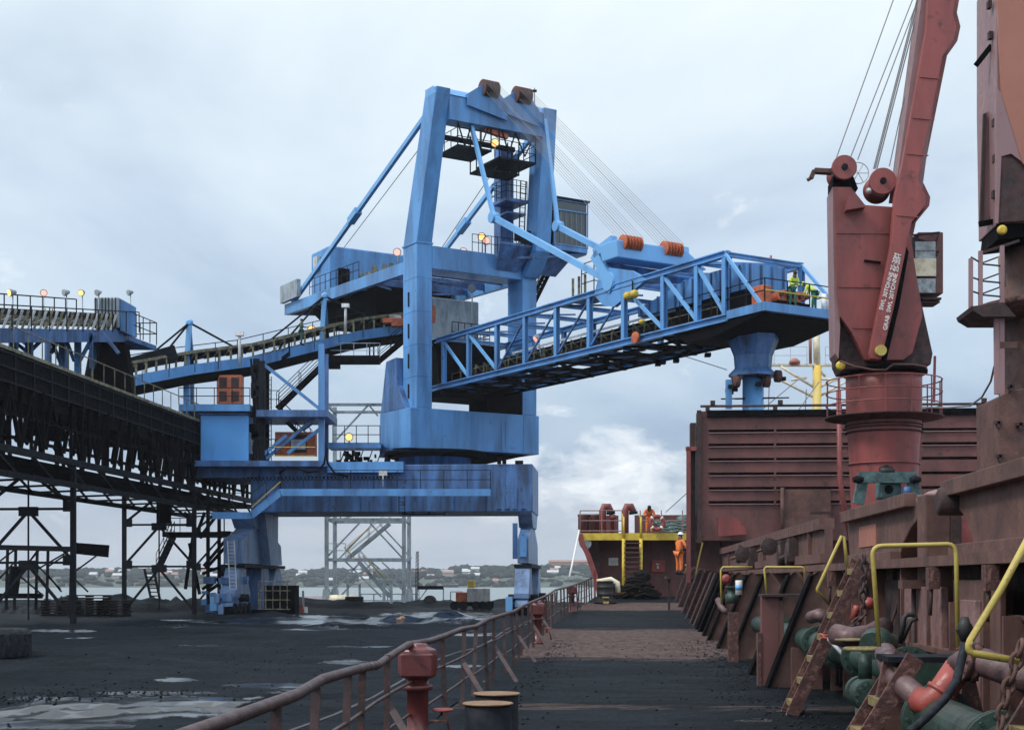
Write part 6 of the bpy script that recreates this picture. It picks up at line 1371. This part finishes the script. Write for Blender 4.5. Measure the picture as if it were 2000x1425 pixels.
tl = thing('steel_bar', 'pale steel bar with red painted handle lying across the long ladder', 'bar', P(1625, 1258, 18.9))
MB().tube([P(1618, 1246, 18.9), P(1649, 1280, 18.6)], .028, 8).build('bar_shaft', 'lgrey', tl); MB().tube([P(1602, 1238, 18.95), P(1608, 1241, 18.9), P(1618, 1240, 18.9), P(1620, 1247, 18.9), P(1606, 1243, 18.9)], .022, 8).build('bar_handle', 'redb', tl)
rv = thing('relief_valve', 'small orange red valve on a thin riser behind the chain', 'valve', P(1675, 1190, 19)); MB().tube([P(1665, 1210, 19), P(1672, 1190, 19), P(1674, 1182, 19)], .05, 8).build('valve_body', 'redb', rv); MB().lathe([(.05, -.1), (.09, 0), (.05, .1)], P(1697, 1178, 19), V((1, 0, .2)), 12).build('valve_head', 'redb', rv)
def chain(label, ps, ll, r_, m_='rustd'):
    t = MB(); tot = sum((b - a).length for a, b in zip(ps[:-1], ps[1:])); n = int(tot / (ll * .72)); cum = 0; k = 0
    for i in range(n):
        d = i * tot / n; a0 = 0
        for a, b in zip(ps[:-1], ps[1:]):
            if d <= a0 + (b - a).length: p = a.lerp(b, (d - a0) / (b - a).length); u = (b - a).normalized(); break
            a0 += (b - a).length
        s_ = u.cross(V((0, 1, 0))).normalized() if i % 2 else V((0, 1, 0))
        t.tube([p + u * math.cos(q) * ll / 2 + s_ * math.sin(q) * ll * .32 for q in [j * math.pi / 5 for j in range(11)]], r_, 6, False)
    o = t.build('chain', m_, loc=ps[0]); return tag(o, label, 'chain')
chain('dark rusty chain hanging beside the top of the long ladder', [P(1688, 1090, 18.5), P(1690, 1120, 18.5), P(1684, 1150, 18.5), P(1688, 1200, 18.5), P(1672, 1215, 18.5), P(1650, 1232, 18.5)], .13, .018)
chain('worn pale chain hanging at the lower right corner', [P(1992, 1265, 9.9), P(1984, 1295, 9.9), P(1970, 1340, 9.9), P(1962, 1380, 9.9), P(1948, 1440, 9.9)], .12, .017, 'rust')
o = MB().tube([P(1886, 1222, 11.5), P(1884, 1262, 11.5), P(1876, 1295, 11.3), P(1868, 1330, 11.2), P(1845, 1365, 11.1), P(1810, 1400, 11), P(1775, 1430, 10.9)], .035, 10).build('black_hose', 'rubber', loc=P(1886, 1222, 11.5)); tag(o, 'black rubber hose drooping from the coaming over the pipes', 'hose')
o = thing('hose_valve', 'black valve handle at the top of the black hose', 'valve', P(1885, 1225, 11.5)); MB().beam(P(1870, 1234, 11.5), P(1898, 1222, 11.5), .05, .05).build('valve_handle', 'boot', o); MB().lathe([(.03, -.1), (.06, 0), (.03, .1)], P(1884, 1228, 11.5), Z, 10).build('valve_body', 'boot', o)
o = MB().tube([P(1758, 1256, 15.5), P(1766, 1205, 15.5), P(1772, 1199, 15.5), P(1785, 1199, 15.5), P(1790, 1208, 15.5), P(1778, 1212, 15.5), P(1762, 1250, 15.5)], .03, 8).build('bent_bar', 'boot', loc=P(1758, 1256, 15.5)); tag(o, 'black bent pipe handle in front of the coaming plates', 'bar')
# red elbow and valve farther along, and the small can
t = thing('small_elbow', 'pinkish red pipe elbow beside the far yellow hoop', 'pipe', P(1410, 1180, 34)); MB().tube([P(1402, 1170, 34), P(1408, 1185, 33.8), P(1414, 1192, 33.5), P(1422, 1196, 33.5)], .07, 12).build('pipe_run', 'pipem', t)
t = thing('far_green_valve', 'dull green valve beside the white and blue can', 'valve', P(1427, 1160, 35)); MB().lathe([(.12, -.22), (.17, -.2), (.17, .0), (.12, .02), (.12, .14), (.17, .15), (.17, .2)], P(1430, 1160, 35), Z, 14).build('valve_body', 'green', t); MB().lathe([(.05, -.05), (.12, 0), (.05, .05)], P(1418, 1130, 34.8), V((0, 1, 0)), 14).build('valve_wheel', 'redb', t)
t = thing('paint_can', 'white and blue can standing on the green valve', 'can', P(1443, 1160, 34.5)); MB().lathe([(.085, -.16), (.085, .18), (.07, .19)], P(1443, 1148, 34.5), Z, 16).build('can_body', 'white', t); MB().lathe([(.088, -.05), (.088, .08)], P(1443, 1148, 34.5), Z, 16).build('can_label', 'lblue', t)
# rusty debris on the coaming top in the middle distance
for i, (x, y, d_) in enumerate(((1500, 1065, 33), (1448, 1080, 38))):
    t = thing('cover_jack', ['rusty wheel jack leaning on the hatch cover side', 'small rusty jack with a round wheel near the man in orange'][i], 'jack', P(x, y, d_))
    MB().prism([P(x - 10, y + 18, d_), P(x + 10, y + 18, d_), P(x + 6, y - 12, d_), P(x - 4, y - 16, d_)], (0, .2, 0)).build('jack_frame', 'rustd', t)
    MB().lathe([(.08, -.08), (.2, -.06), (.2, .06), (.08, .08)], P(x + 2, y + 2, d_ - .1), V((0, 1, 0)), 16).build('jack_wheel', 'rustd', t); MB().tube([P(x + 2, y + 2, d_ - .1), P(x - 22, y + 12, d_ - .1)], .04, 6).build('jack_arm', 'rustp', t)
MB().box(P(1605, 1001, 30), (.5, .1, .05)).build('lug', 'rustd', cs)
pf_ = thing('coaming_platform', 'rusty step platform under the man in orange', 'platform', P(1328, 1125, 60)); MB().box(P(1330, 1127, 60), (1.3, 1.0, .1)).build('platform_plate', 'rustd', pf_)
for dx in (-.5, .5): MB().beam(P(1330, 1128, 60) + V((dx, 0, 0)), P(1330, 1128, 60) + V((dx, 0, -1.5)), .1, .1).build('platform_leg', 'rustd', pf_)

# more deck clutter along the coaming
for i in range(9):
    b = 9 + i * 2.1
    MB().fbox(S, AC - .3, AC + .04, b - .025, b + .025, .3, rnd.uniform(1.2, 2.2)).build('coaming_rib', 'rust', cm_)
for i in range(14):
    b = rnd.uniform(8, 23); MB().tube([S(AC - .1, b, rnd.uniform(.9, 1.9)), S(AC - .25, b + .3, rnd.uniform(.5, 1.2)), S(AC - .2, b + .7, .4)], rnd.uniform(.012, .03), 6).build('coaming_conduit', 'rustd', cm_)
for b in (11.2, 13.4, 15.8, 19.8, 23.2, 26):
    t = thing('coaming_cleat', 'rusty securing cleat bolted to the face of the hatch coaming', 'cleat', S(AC - .2, b, 1.9), 'securing cleats on the hatch coaming')
    MB().fbox(S, AC - .42, AC - .3, b - .08, b + .08, 2.0, 2.24).build('cleat_body', 'rustp', t); MB().tube([S(AC - .37, b, 2.1), S(AC - .40, b - .05, 1.72)], .022, 6).build('cleat_handle', 'rustd', t)
gr_ = thing('deck_grit', 'coal grit and small lumps spilled along the foot of the coaming', 'coal'); gr_['kind'] = 'stuff'
b_ = MB()
for i in range(1400):
    v = rnd.uniform(11, 40); k = rnd.random(); u = 2.3 + rnd.gauss(0, .35) if k < .6 else (-1.75 + abs(rnd.gauss(0, .3)) if k < .85 else rnd.uniform(-1.5, 2.2)); s_ = rnd.uniform(.006, .026)
    p = S(u, v, deckz(v) + s_ * .3); b_.blob(p, (s_, s_, s_ * .7), 1, i, .6)
b_.build('lump', 'coal', gr_)

MB().fbox(S, AC - .24, AC - .16, 15.95, 18.0, .3, 2.02).build('coaming_patch', 'mauvep', cm_, bevel=.01)
MB().fbox(S, AC - .22, AC - .16, 13.6, 15.3, .3, 2.1).build('coaming_patch', 'rust', cm_, bevel=.01)
MB().fbox(S, AC - .26, AC - .18, 14.2, 15.0, .9, 1.9).build('coaming_patch', 'mauvep', cm_, bevel=.01)
MB().tube([S(AC - .28, 17.2, 2.0), S(AC - .28, 17.2, 1.1), S(AC - .3, 17.0, .5)], .03, 8).build('coaming_conduit', 'rustd', cm_)

for y0, x0, x1 in ((455, 1634, 1735), (560, 1638, 1722), (640, 1665, 1712)): MB().beam(P(x0, y0, DC - .06), P(x1, y0 + 1, DC - .06), .03, .025).build('weld_seam', 'ship', dcx)
for y0 in (150, 230, 300, 420): MB().beam(P(1822 - (y0 - 60) * .17 - 10, y0, DC - .61), P(1822 - (y0 - 60) * .17 + 32, y0 + 4, DC - .61), .03, .03).build('weld_seam', 'ship', dcx)
for z in (2.2, 3.9, 5.4): MB().lathe([(.99 if z < 5 else 1.02, z), (1.0 if z < 5 else 1.035, z + .015), (.99 if z < 5 else 1.02, z + .03)], ct, Z, 36).build('weld_seam', 'ship', dcx)
# ------------------------------------------------------------------ people
def skinmesh(name, verts, edges, radii, m, parent, root=0, sub=1):
    me = bpy.data.meshes.new(name); off = V(parent['_o']); me.from_pydata([v - off for v in verts], edges, [])
    o = bpy.data.objects.new(name, me); COL.objects.link(o); o.parent = parent
    sk = o.modifiers.new('skin', 'SKIN'); sk.use_smooth_shade = True
    if not me.skin_vertices: me.attributes
    d = me.skin_vertices[0].data
    for i, r in enumerate(radii): d[i].radius = (r, r) if not isinstance(r, tuple) else r; d[i].use_root = (i == root)
    s = o.modifiers.new('sub', 'SUBSURF'); s.levels = sub; s.render_levels = sub
    me.materials.append(M[m]); o['_o'] = tuple(off); return o
def person(label, loc, yaw, sc, suit, top=None, trou=None, lean=0.0, headlean=None, handL=None, handR=None, helmet=None, knees=0.0, hair=True):
    t = thing('person', label, 'person', loc)
    ca, sa = math.cos(R(yaw)), math.sin(R(yaw))
    def W(p): p = V(p) * sc; return V(loc) + V((p.x * ca - p.y * sa, p.x * sa + p.y * ca, p.z))
    ln = R(lean); u = V((0, math.sin(ln), math.cos(ln)))
    kb = knees; pel = V((0, -.12 * kb - .05 * (lean > 20), .93 - .25 * kb)); chest = pel + u * .34; neck = pel + u * .53
    hl_ = R(headlean if headlean is not None else lean); hu = V((0, math.sin(hl_), math.cos(hl_))); head = neck + hu * .09; crown = neck + hu * .25
    J = {}
    for s, sg in (('L', -1), ('R', 1)):
        sh = neck - u * .07 + V((sg * .185, 0, 0)); hand = (handL if s == 'L' else handR) or (pel + V((sg * .28, .08, -.12)))
        hand = V(hand); d = hand - sh; dist = min(d.length, .56); d = d.normalized(); hand = sh + d * dist
        bend = math.sqrt(max(0, .285 ** 2 - (dist / 2) ** 2)); el = sh + d * dist / 2 + (V((sg * .5, -.55, -.6)) - d * V((sg * .5, -.55, -.6)).dot(d)).normalized() * bend
        hip = pel + V((sg * .10, 0, -.04)); an = V((sg * .13, -.03 if sg > 0 else .05, .09)); kn = (hip + an) / 2 + V((0, .04 + .22 * kb, 0))
        J[s] = (sh, el, hand, hip, kn, an, an + V((sg * .01, .15, -.05)))
    vs = [pel, chest, neck, head, crown]; ed = [(0, 1), (1, 2), (2, 3), (3, 4)]; rr = [(.15, .11), (.16, .115), .055, .085, .085]; r2 = [(.165, .125), (.18, .13), .08]
    for s in 'LR':
        sh, el, hand, hip, kn, an, toe = J[s]; k = len(vs)
        vs += [sh, el, hand, hip, kn, an, toe]; rr += [.06, .042, .03, .08, .055, .042, .035]; ed += [(2, k), (k, k + 1), (k + 1, k + 2), (0, k + 3), (k + 3, k + 4), (k + 4, k + 5), (k + 5, k + 6)]
    skinmesh('body', [W(v) for v in vs], ed, [tuple(x * sc for x in r) if isinstance(r, tuple) else r * sc for r in rr], 'skin', t)
    sv = [pel, chest, neck - u * .03]; se = [(0, 1), (1, 2)]; sr = [(.17, .13), (.185, .135), (.10, .09)]
    for s in 'LR':
        sh, el, hand, *_ = J[s]; k = len(sv); sv += [sh, el, el.lerp(hand, .85)]; sr += [.078, .058, .045]; se += [(2, k), (k, k + 1), (k + 1, k + 2)]
    lv = [pel + u * .02]; le = []; lr = [(.172, .135)]
    for s in 'LR':
        _, _, _, hip, kn, an, toe = J[s]; k = len(lv); lv += [hip, kn, kn.lerp(an, .9)]; lr += [.10, .078, .062]; le += [(0, k), (k, k + 1), (k + 1, k + 2)]
    f = lambda r: tuple(x * sc for x in r) if isinstance(r, tuple) else r * sc
    skinmesh('jacket', [W(v) for v in sv], se, [f(r) for r in sr], top or suit, t)
    skinmesh('trousers', [W(v) for v in lv], le, [f(r) for r in lr], trou or suit, t)
    for s, sg in (('L', -1), ('R', 1)):
        sh, el, hand, hip, kn, an, toe = J[s]
        MB().tube([W(an + V((0, -.06, .06))), W(an + V((0, -.02, -.03))), W(toe + V((0, 0, -.01))), W(toe + V((0, .07, -.015)))], [.06 * sc, .06 * sc, .05 * sc, .035 * sc], 10).build('boot', 'boot', t)
        d = (hand - el).normalized(); x = d.cross(V((sg, .2, 0))).normalized(); y = d.cross(x)
        hb2 = MB().tube([W(hand), W(hand + d * .04), W(hand + d * .09)], [.03 * sc, .042 * sc, .035 * sc], 8)
        for i in range(4):
            b_ = hand + d * .085 + x * (.03 - .02 * i); l_ = (.07, .08, .075, .06)[i]
            hb2.tube([W(b_), W(b_ + d * l_ * .5 - y * .01 * sg), W(b_ + d * l_ * .8 - y * .035 * sg)], [.0095 * sc, .009 * sc, .007 * sc], 6)
        hb2.tube([W(hand + d * .03 + x * .035), W(hand + d * .06 + x * .062), W(hand + d * .09 + x * .065)], [.012 * sc, .01 * sc, .008 * sc], 6)
        hb2.build('hand', 'skin', t)
    fwd = V((0, hu.z, -hu.y)); hc_ = neck + hu * .17
    fa = MB().blob(W(hc_ + fwd * .10 - hu * .01), (.018 * sc, .022 * sc, .026 * sc), 1, 1, 0)
    for sg in (-1, 1): fa.blob(W(hc_ + V((sg * .088, 0, 0)) - hu * .01), (.014 * sc, .02 * sc, .032 * sc), 1, 1, 0)
    fa.build('face_feature', 'skin', t)
    ey = MB()
    for sg in (-1, 1): ey.blob(W(hc_ + fwd * .083 + V((sg * .033, 0, 0)) + hu * .02), (.013 * sc,) * 3, 1, 1, 0)
    ey.blob(W(hc_ + fwd * .085 - hu * .055), (.026 * sc, .01 * sc, .006 * sc), 1, 1, 0); ey.build('eye', 'hair', t)
    hw = W(hc_ + hu * .03) ; ax = (W(hc_ + hu) - W(hc_)).normalized()
    if helmet:
        MB().lathe([(.135, 0), (.138, .012), (.115, .018), (.112, .06), (.09, .105), (.05, .13), (.01, .137)] if False else [(a_ * sc, h_ * sc) for a_, h_ in ((.14, 0), (.142, .012), (.117, .018), (.114, .06), (.09, .105), (.05, .13), (.01, .137))], hw, ax, 20).build('helmet', helmet, t)
    elif hair:
        MB().lathe([(a_ * sc, h_ * sc) for a_, h_ in ((.09, -.03), (.102, .02), (.098, .06), (.07, .095), (.01, .11))], W(hc_ - fwd * .012), ax, 16).build('hair', 'hair', t)
    return t
person('worker in orange coverall and white helmet seen from behind at the coaming rail', PX(1326, 2.33, 60), -48, 1.0, 'suito', lean=8, handL=(-.1, .42, 1.1), handR=(.3, .35, 1.12), helmet='helm')
person('person in orange bending over the forecastle rail beside the life ring', PX(1268, 4.43, 74.6), 175, 1.0, 'suito', lean=42, headlean=60, handL=(-.2, .6, 1.0), handR=(.2, .6, 1.0))
person('person in dark green work clothes standing on the bridge conveyor walkway', P(588, 673, 92.6), -70, .97, 'suitg', lean=4, handR=(.2, .35, 1.15))
zp = ZB + .33
person('person in lime vest with bare dark head behind the orange winch on the boom tip', L(3.9, 30.45, zp), 200, .98, 'trou', top='hivis', lean=25, handR=(.1, .45, 1.0), handL=(-.1, .45, .95))
person('person in lime vest and lime helmet stooping at the end of the boom platform', L(5.5, 30.2, zp), 60, .98, 'trou', top='hivis', lean=48, headlean=62, handR=(.15, .6, .8), handL=(-.15, .6, .8), helmet='helmg')
# ------------------------------------------------------------------ things on the quay
def G(x, y, d=None):     # ground point under a photo pixel on the quay
    d = CZ * F / (y - HY); return V(((x - 1000) / F * d, d, 0))
t = thing('large_tyre', 'huge worn tyre lying flat on the wet coal at the left edge', 'tyre', V((-13.9, 38.6, 0)))
c = V((-14.05, 38.6, -.05))
MB().lathe([(.5, .12), (.62, .04), (.95, .0), (1.03, .12), (1.05, .42), (1.03, .72), (.95, .84), (.62, .82), (.5, .72), (.45, .42)], c, Z, 48).build('tyre_body', 'rubber', t)
lg_ = MB()
for i in range(26):
    an = i * 2 * math.pi / 26; r_ = 1.03; a = c + V((math.cos(an) * r_, math.sin(an) * r_, .12)); b = c + V((math.cos(an + .12) * r_, math.sin(an + .12) * r_, .42)); d = c + V((math.cos(an) * r_, math.sin(an) * r_, .72))
    lg_.beam(a, b, .1, .06, V((math.cos(an), math.sin(an), 0))).beam(b, d, .1, .06, V((math.cos(an), math.sin(an), 0)))
lg_.build('tyre_tread', 'rubber', t)
for i, (x, y, w_, h_, lab) in enumerate(((120, 1196, 2.2, 1.1, 'dark box stack at the left of the heap under the gallery'), (175, 1194, 2.4, 1.35, 'tallest dark stack of coal blackened pallets under the gallery'), (222, 1195, 1.8, 1.0, 'dark pallet stack at the right of the heap under the gallery'))):
    c = PX(x, 0, 84); t = thing('pallet_stack', lab, 'pallet stack', c, 'coal blackened pallet stacks'); n_ = int(h_ / .16)
    for k in range(n_):
        b_ = MB()
        for j in range(5): b_.box(c + V((rnd.uniform(-.1, .1), -.6 + j * .3, .08 + k * .16)), (w_ * rnd.uniform(.85, 1.05), .2, .05))
        for j in (-1, 0, 1): b_.box(c + V((j * w_ * .42, 0, .02 + k * .16)), (.1, 1.4, .09))
        b_.build('pallet', 'wood', t)
MBp = MB()
for i, (x0, x1, y, h_, d_) in enumerate(((290, 420, 1186, 1.0, 97), (85, 150, 1190, 1.1, 90), (0, 80, 1190, .6, 88))):
    b_ = MB(); a = PX(x0, -.2, d_); e = PX(x1, -.2, d_); n_ = 24
    for j in range(n_ + 1):
        pass
    prf = [a.lerp(e, j / n_) + Z * (.2 + h_ * (.8 + .5 * noise.noise(V((j * .35, i * 7, 0))))) for j in range(n_ + 1)]
    vs_ = [];
    for j, p in enumerate(prf): vs_ += [V((p.x, p.y - 1.8, -.2)), V((p.x, p.y - .6, p.z * .8)), p, V((p.x, p.y + 2, -.2))]
    b_.add(vs_, [(j * 4 + k, j * 4 + k + 1, j * 4 + 5 + k, j * 4 + 4 + k) for j in range(n_) for k in range(3)] + [(3, 2, 1, 0), (n_ * 4, n_ * 4 + 1, n_ * 4 + 2, n_ * 4 + 3)], True)
    o = b_.build('coal_pile', 'coal', loc=a); tag(o, ['long coal bank between the gallery legs and the blue leg', 'coal bank left of the pallet stacks', 'low coal bank at the left edge under the pipe bridge'][i], 'coal pile', 'coal banks along the back of the quay')
# loader tractor / compressor
c = PX(925, 0, 100); t = thing('compressor_truck', 'small truck with cream box, orange bonnet and black wheels on the quay', 'truck', c)
MB().box(c + V((.35, 0, 1.05)), (1.6, 1.4, .95)).build('truck_box', 'lgrey', t, bevel=.05); MB().box(c + V((-.85, 0, .85)), (.75, 1.2, .8)).build('bonnet', 'orange', t, bevel=.05)
MB().box(c + V((.1, 0, .45)), (2.6, 1.2, .3)).build('chassis', 'black', t); MB().box(c + V((-.15, 0, 1.8)), (.5, .8, .5)).build('driver_cab', 'yband', t, bevel=.05)
for dx in (-1.3, -.7, .2, .65, 1.1): MB().cyl(c + V((dx, -.75, .32)), c + V((dx, -.5, .32)), .32, 16).build('wheel', 'rubber', t)
c = PX(692, 0, 108); t = thing('forklift', 'small grey forklift parked behind the stair tower', 'forklift', c)
MB().box(c + V((0, 0, .55)), (1.3, 1, .6)).build('forklift_body', 'dark', t, bevel=.05)
for dx in (-.5, .4):
    for dy in (-.4, .4): MB().beam(c + V((dx, dy, .8)), c + V((dx, dy, 1.75)), .07, .07).build('cage_post', 'grey', t)
MB().box(c + V((-.05, 0, 1.77)), (1.1, 1, .06)).build('cage_roof', 'grey', t)
for dx in (-.45, .45): MB().cyl(c + V((dx, -.55, .27)), c + V((dx, -.35, .27)), .27, 14).build('wheel', 'rubber', t)
c = PX(670, 0, 111); t = thing('storage_tank', 'small cream horizontal tank beside the forklift', 'tank', c); MB().lathe([(.1, -1.1), (.4, -1.0), (.4, 1.0), (.1, 1.1)], c + Z * .55, V((1, 0, 0)), 18).build('tank_shell', 'cream', t)
for dx in (-.7, .7): MB().box(c + V((dx, 0, .1)), (.15, .7, .3)).build('tank_saddle', 'dark', t)
c = PX(840, .45, 112); t = thing('rubber_fender', 'black cylindrical rubber fender standing on edge on the quay', 'fender', c); MB().lathe([(.25, -.3), (.45, -.28), (.45, .28), (.25, .3)], c, V((.2, 1, 0)), 24).build('fender_body', 'rubber', t); MB().lathe([(.2, -.31), (.2, .31)], c, V((.2, 1, 0)), 16).build('fender_core', 'boot', t)
c = PX(815, 0, 120); t = thing('lattice_mast', 'thin dark lattice mast rising from the small jetty', 'mast', c); b_ = MB()
h_ = (HY - 1076) / F * 120 + CZ
for dx, dy in ((-.16, 0), (.16, 0), (0, .25)): b_.beam(c + V((dx, dy, 0)), c + V((dx * .5, dy * .5, h_)), .05, .05)
for k in range(14): b_.beam(c + V((-.16, 0, k * h_ / 14)), c + V((.16, 0, (k + 1) * h_ / 14)), .03, .03)
b_.build('mast_lattice', 'dark', t)
t = thing('jetty_frame', 'dark jetty frame with posts and a crossbeam by the water', 'jetty', PX(840, 0, 119)); MB().beam(P(816, 1147, 119), P(866, 1147, 119), .5, .3).build('jetty_beam', 'dark', t)
for x in (814, 866, 880, 904): MB().beam(PX(x, 0, 119), P(x, 1147 if x < 870 else 1155, 119), .1, .1).build('jetty_post', 'grey', t)
MB().beam(P(880, 1155, 119), P(904, 1155, 119), .08, .08).build('jetty_beam', 'grey', t); MB().beam(P(834, 1150, 119), P(812, 1180, 119), .08, .08).build('jetty_brace', 'grey', t)
MB().beam(P(866, 1140, 119), P(895, 1140, 119), .1, .1).build('jetty_beam', 'lgrey', t)
t = thing('barge', 'low red and dark barge moored behind the quay', 'barge', PX(632, -1, 135)); q_ = PX(632, -.5, 135); MB().hexa([q_ + V((-4, 0, -3.4)), q_ + V((3, 0, -3.4)), q_ + V((3, 3, -3.4)), q_ + V((-4, 3, -3.4)), q_ + V((-5, 0, .1)), q_ + V((4, 0, .1)), q_ + V((4, 3, .1)), q_ + V((-5, 3, .1))]).build('hull', 'rustd', t); MB().box(q_ + V((-.5, 0, .25)), (9, 3.05, .2)).build('deck_edge', 'redb', t); MB().box(q_ + V((-1, 1, .7)), (2.2, 1.5, .8)).build('wheelhouse', 'lgrey', t)
for i, (x, y0) in enumerate(((577, 1153), (592, 1153))): c = PX(x, 0, 98 + i * 3); o = MB().beam(c, V((c.x, c.y, CZ + (HY - y0) / F * c.y)), .14, .14).build('marker_post', 'lgrey', loc=c); tag(o, ['left white marker post behind the blue leg', 'right white marker post behind the blue leg'][i], 'post', 'white marker posts')
c = G(590, 1197); t = thing('marker_cone', 'small red and white marker standing on the coal', 'marker', c); MB().lathe([(.22, 0), (.22, .04), (.14, .05), (.05, .55), (.01, .56)], c, Z, 12).build('cone', 'redb', t); MB().box(c + V((.25, 0, .22)), (.22, .05, .4)).build('marker_board', 'white', t)
c = G(783, 1215); t = thing('debris_lump', 'yellowish lump of debris standing in the puddle', 'debris', c); MB().blob(c + Z * .12, (.28, .2, .2), 2, 3, .6).build('lump', 'bitt', t)
t = thing('quay_barrier', 'low grey pipe barrier along the back edge of the quay', 'barrier', PX(760, 0, 122))
for z in (.35, .9): MB().beam(PX(705, z, 122), PX(812, z, 122), .08, .1).build('barrier_rail', 'grey', t)
for x in (705, 730, 757, 785, 812): MB().beam(PX(x, 0, 122), PX(x, .95, 122), .1, .1).build('barrier_post', 'grey', t)
cl2 = thing('coal_lumps', 'loose coal lumps scattered over the quay in front of the railing', 'coal'); cl2['kind'] = 'stuff'
b_ = MB()
for i in range(1300):
    x = rnd.uniform(-9.5, -3.0) if i % 2 else rnd.uniform(-14, -3); y = rnd.uniform(12, 45); 
    if x / y < -.37: continue
    if i < 900: x, y = rnd.gauss(-8.3, 1.2), rnd.gauss(25, 1.2)
    s_ = rnd.uniform(.008, .032); b_.blob((x, y, qz(x, y) + s_ * .4), (s_, s_, s_ * .7), 1, i, .6)
b_.build('lump', 'coal', cl2)

# ------------------------------------------------------------------ sea air
hm = bpy.data.materials.new('haze'); hm.use_nodes = True; hn = hm.node_tree.nodes; hn.clear()
pv = hn.new('ShaderNodeVolumePrincipled'); pv.inputs['Density'].default_value = .00016; pv.inputs['Color'].default_value = (.88, .93, 1, 1); pv.inputs['Anisotropy'].default_value = .2
ho = hn.new('ShaderNodeOutputMaterial'); hm.node_tree.links.new(pv.outputs[0], ho.inputs['Volume'])
hz = MB().box((0, 1000, 20), (6200, 7200, 52)).build('haze', hm); hz['kind'] = 'stuff'; hz['label'] = 'thin pale sea haze in front of the far shore'

for o in list(bpy.data.objects):
    if "_o" in o: del o["_o"]
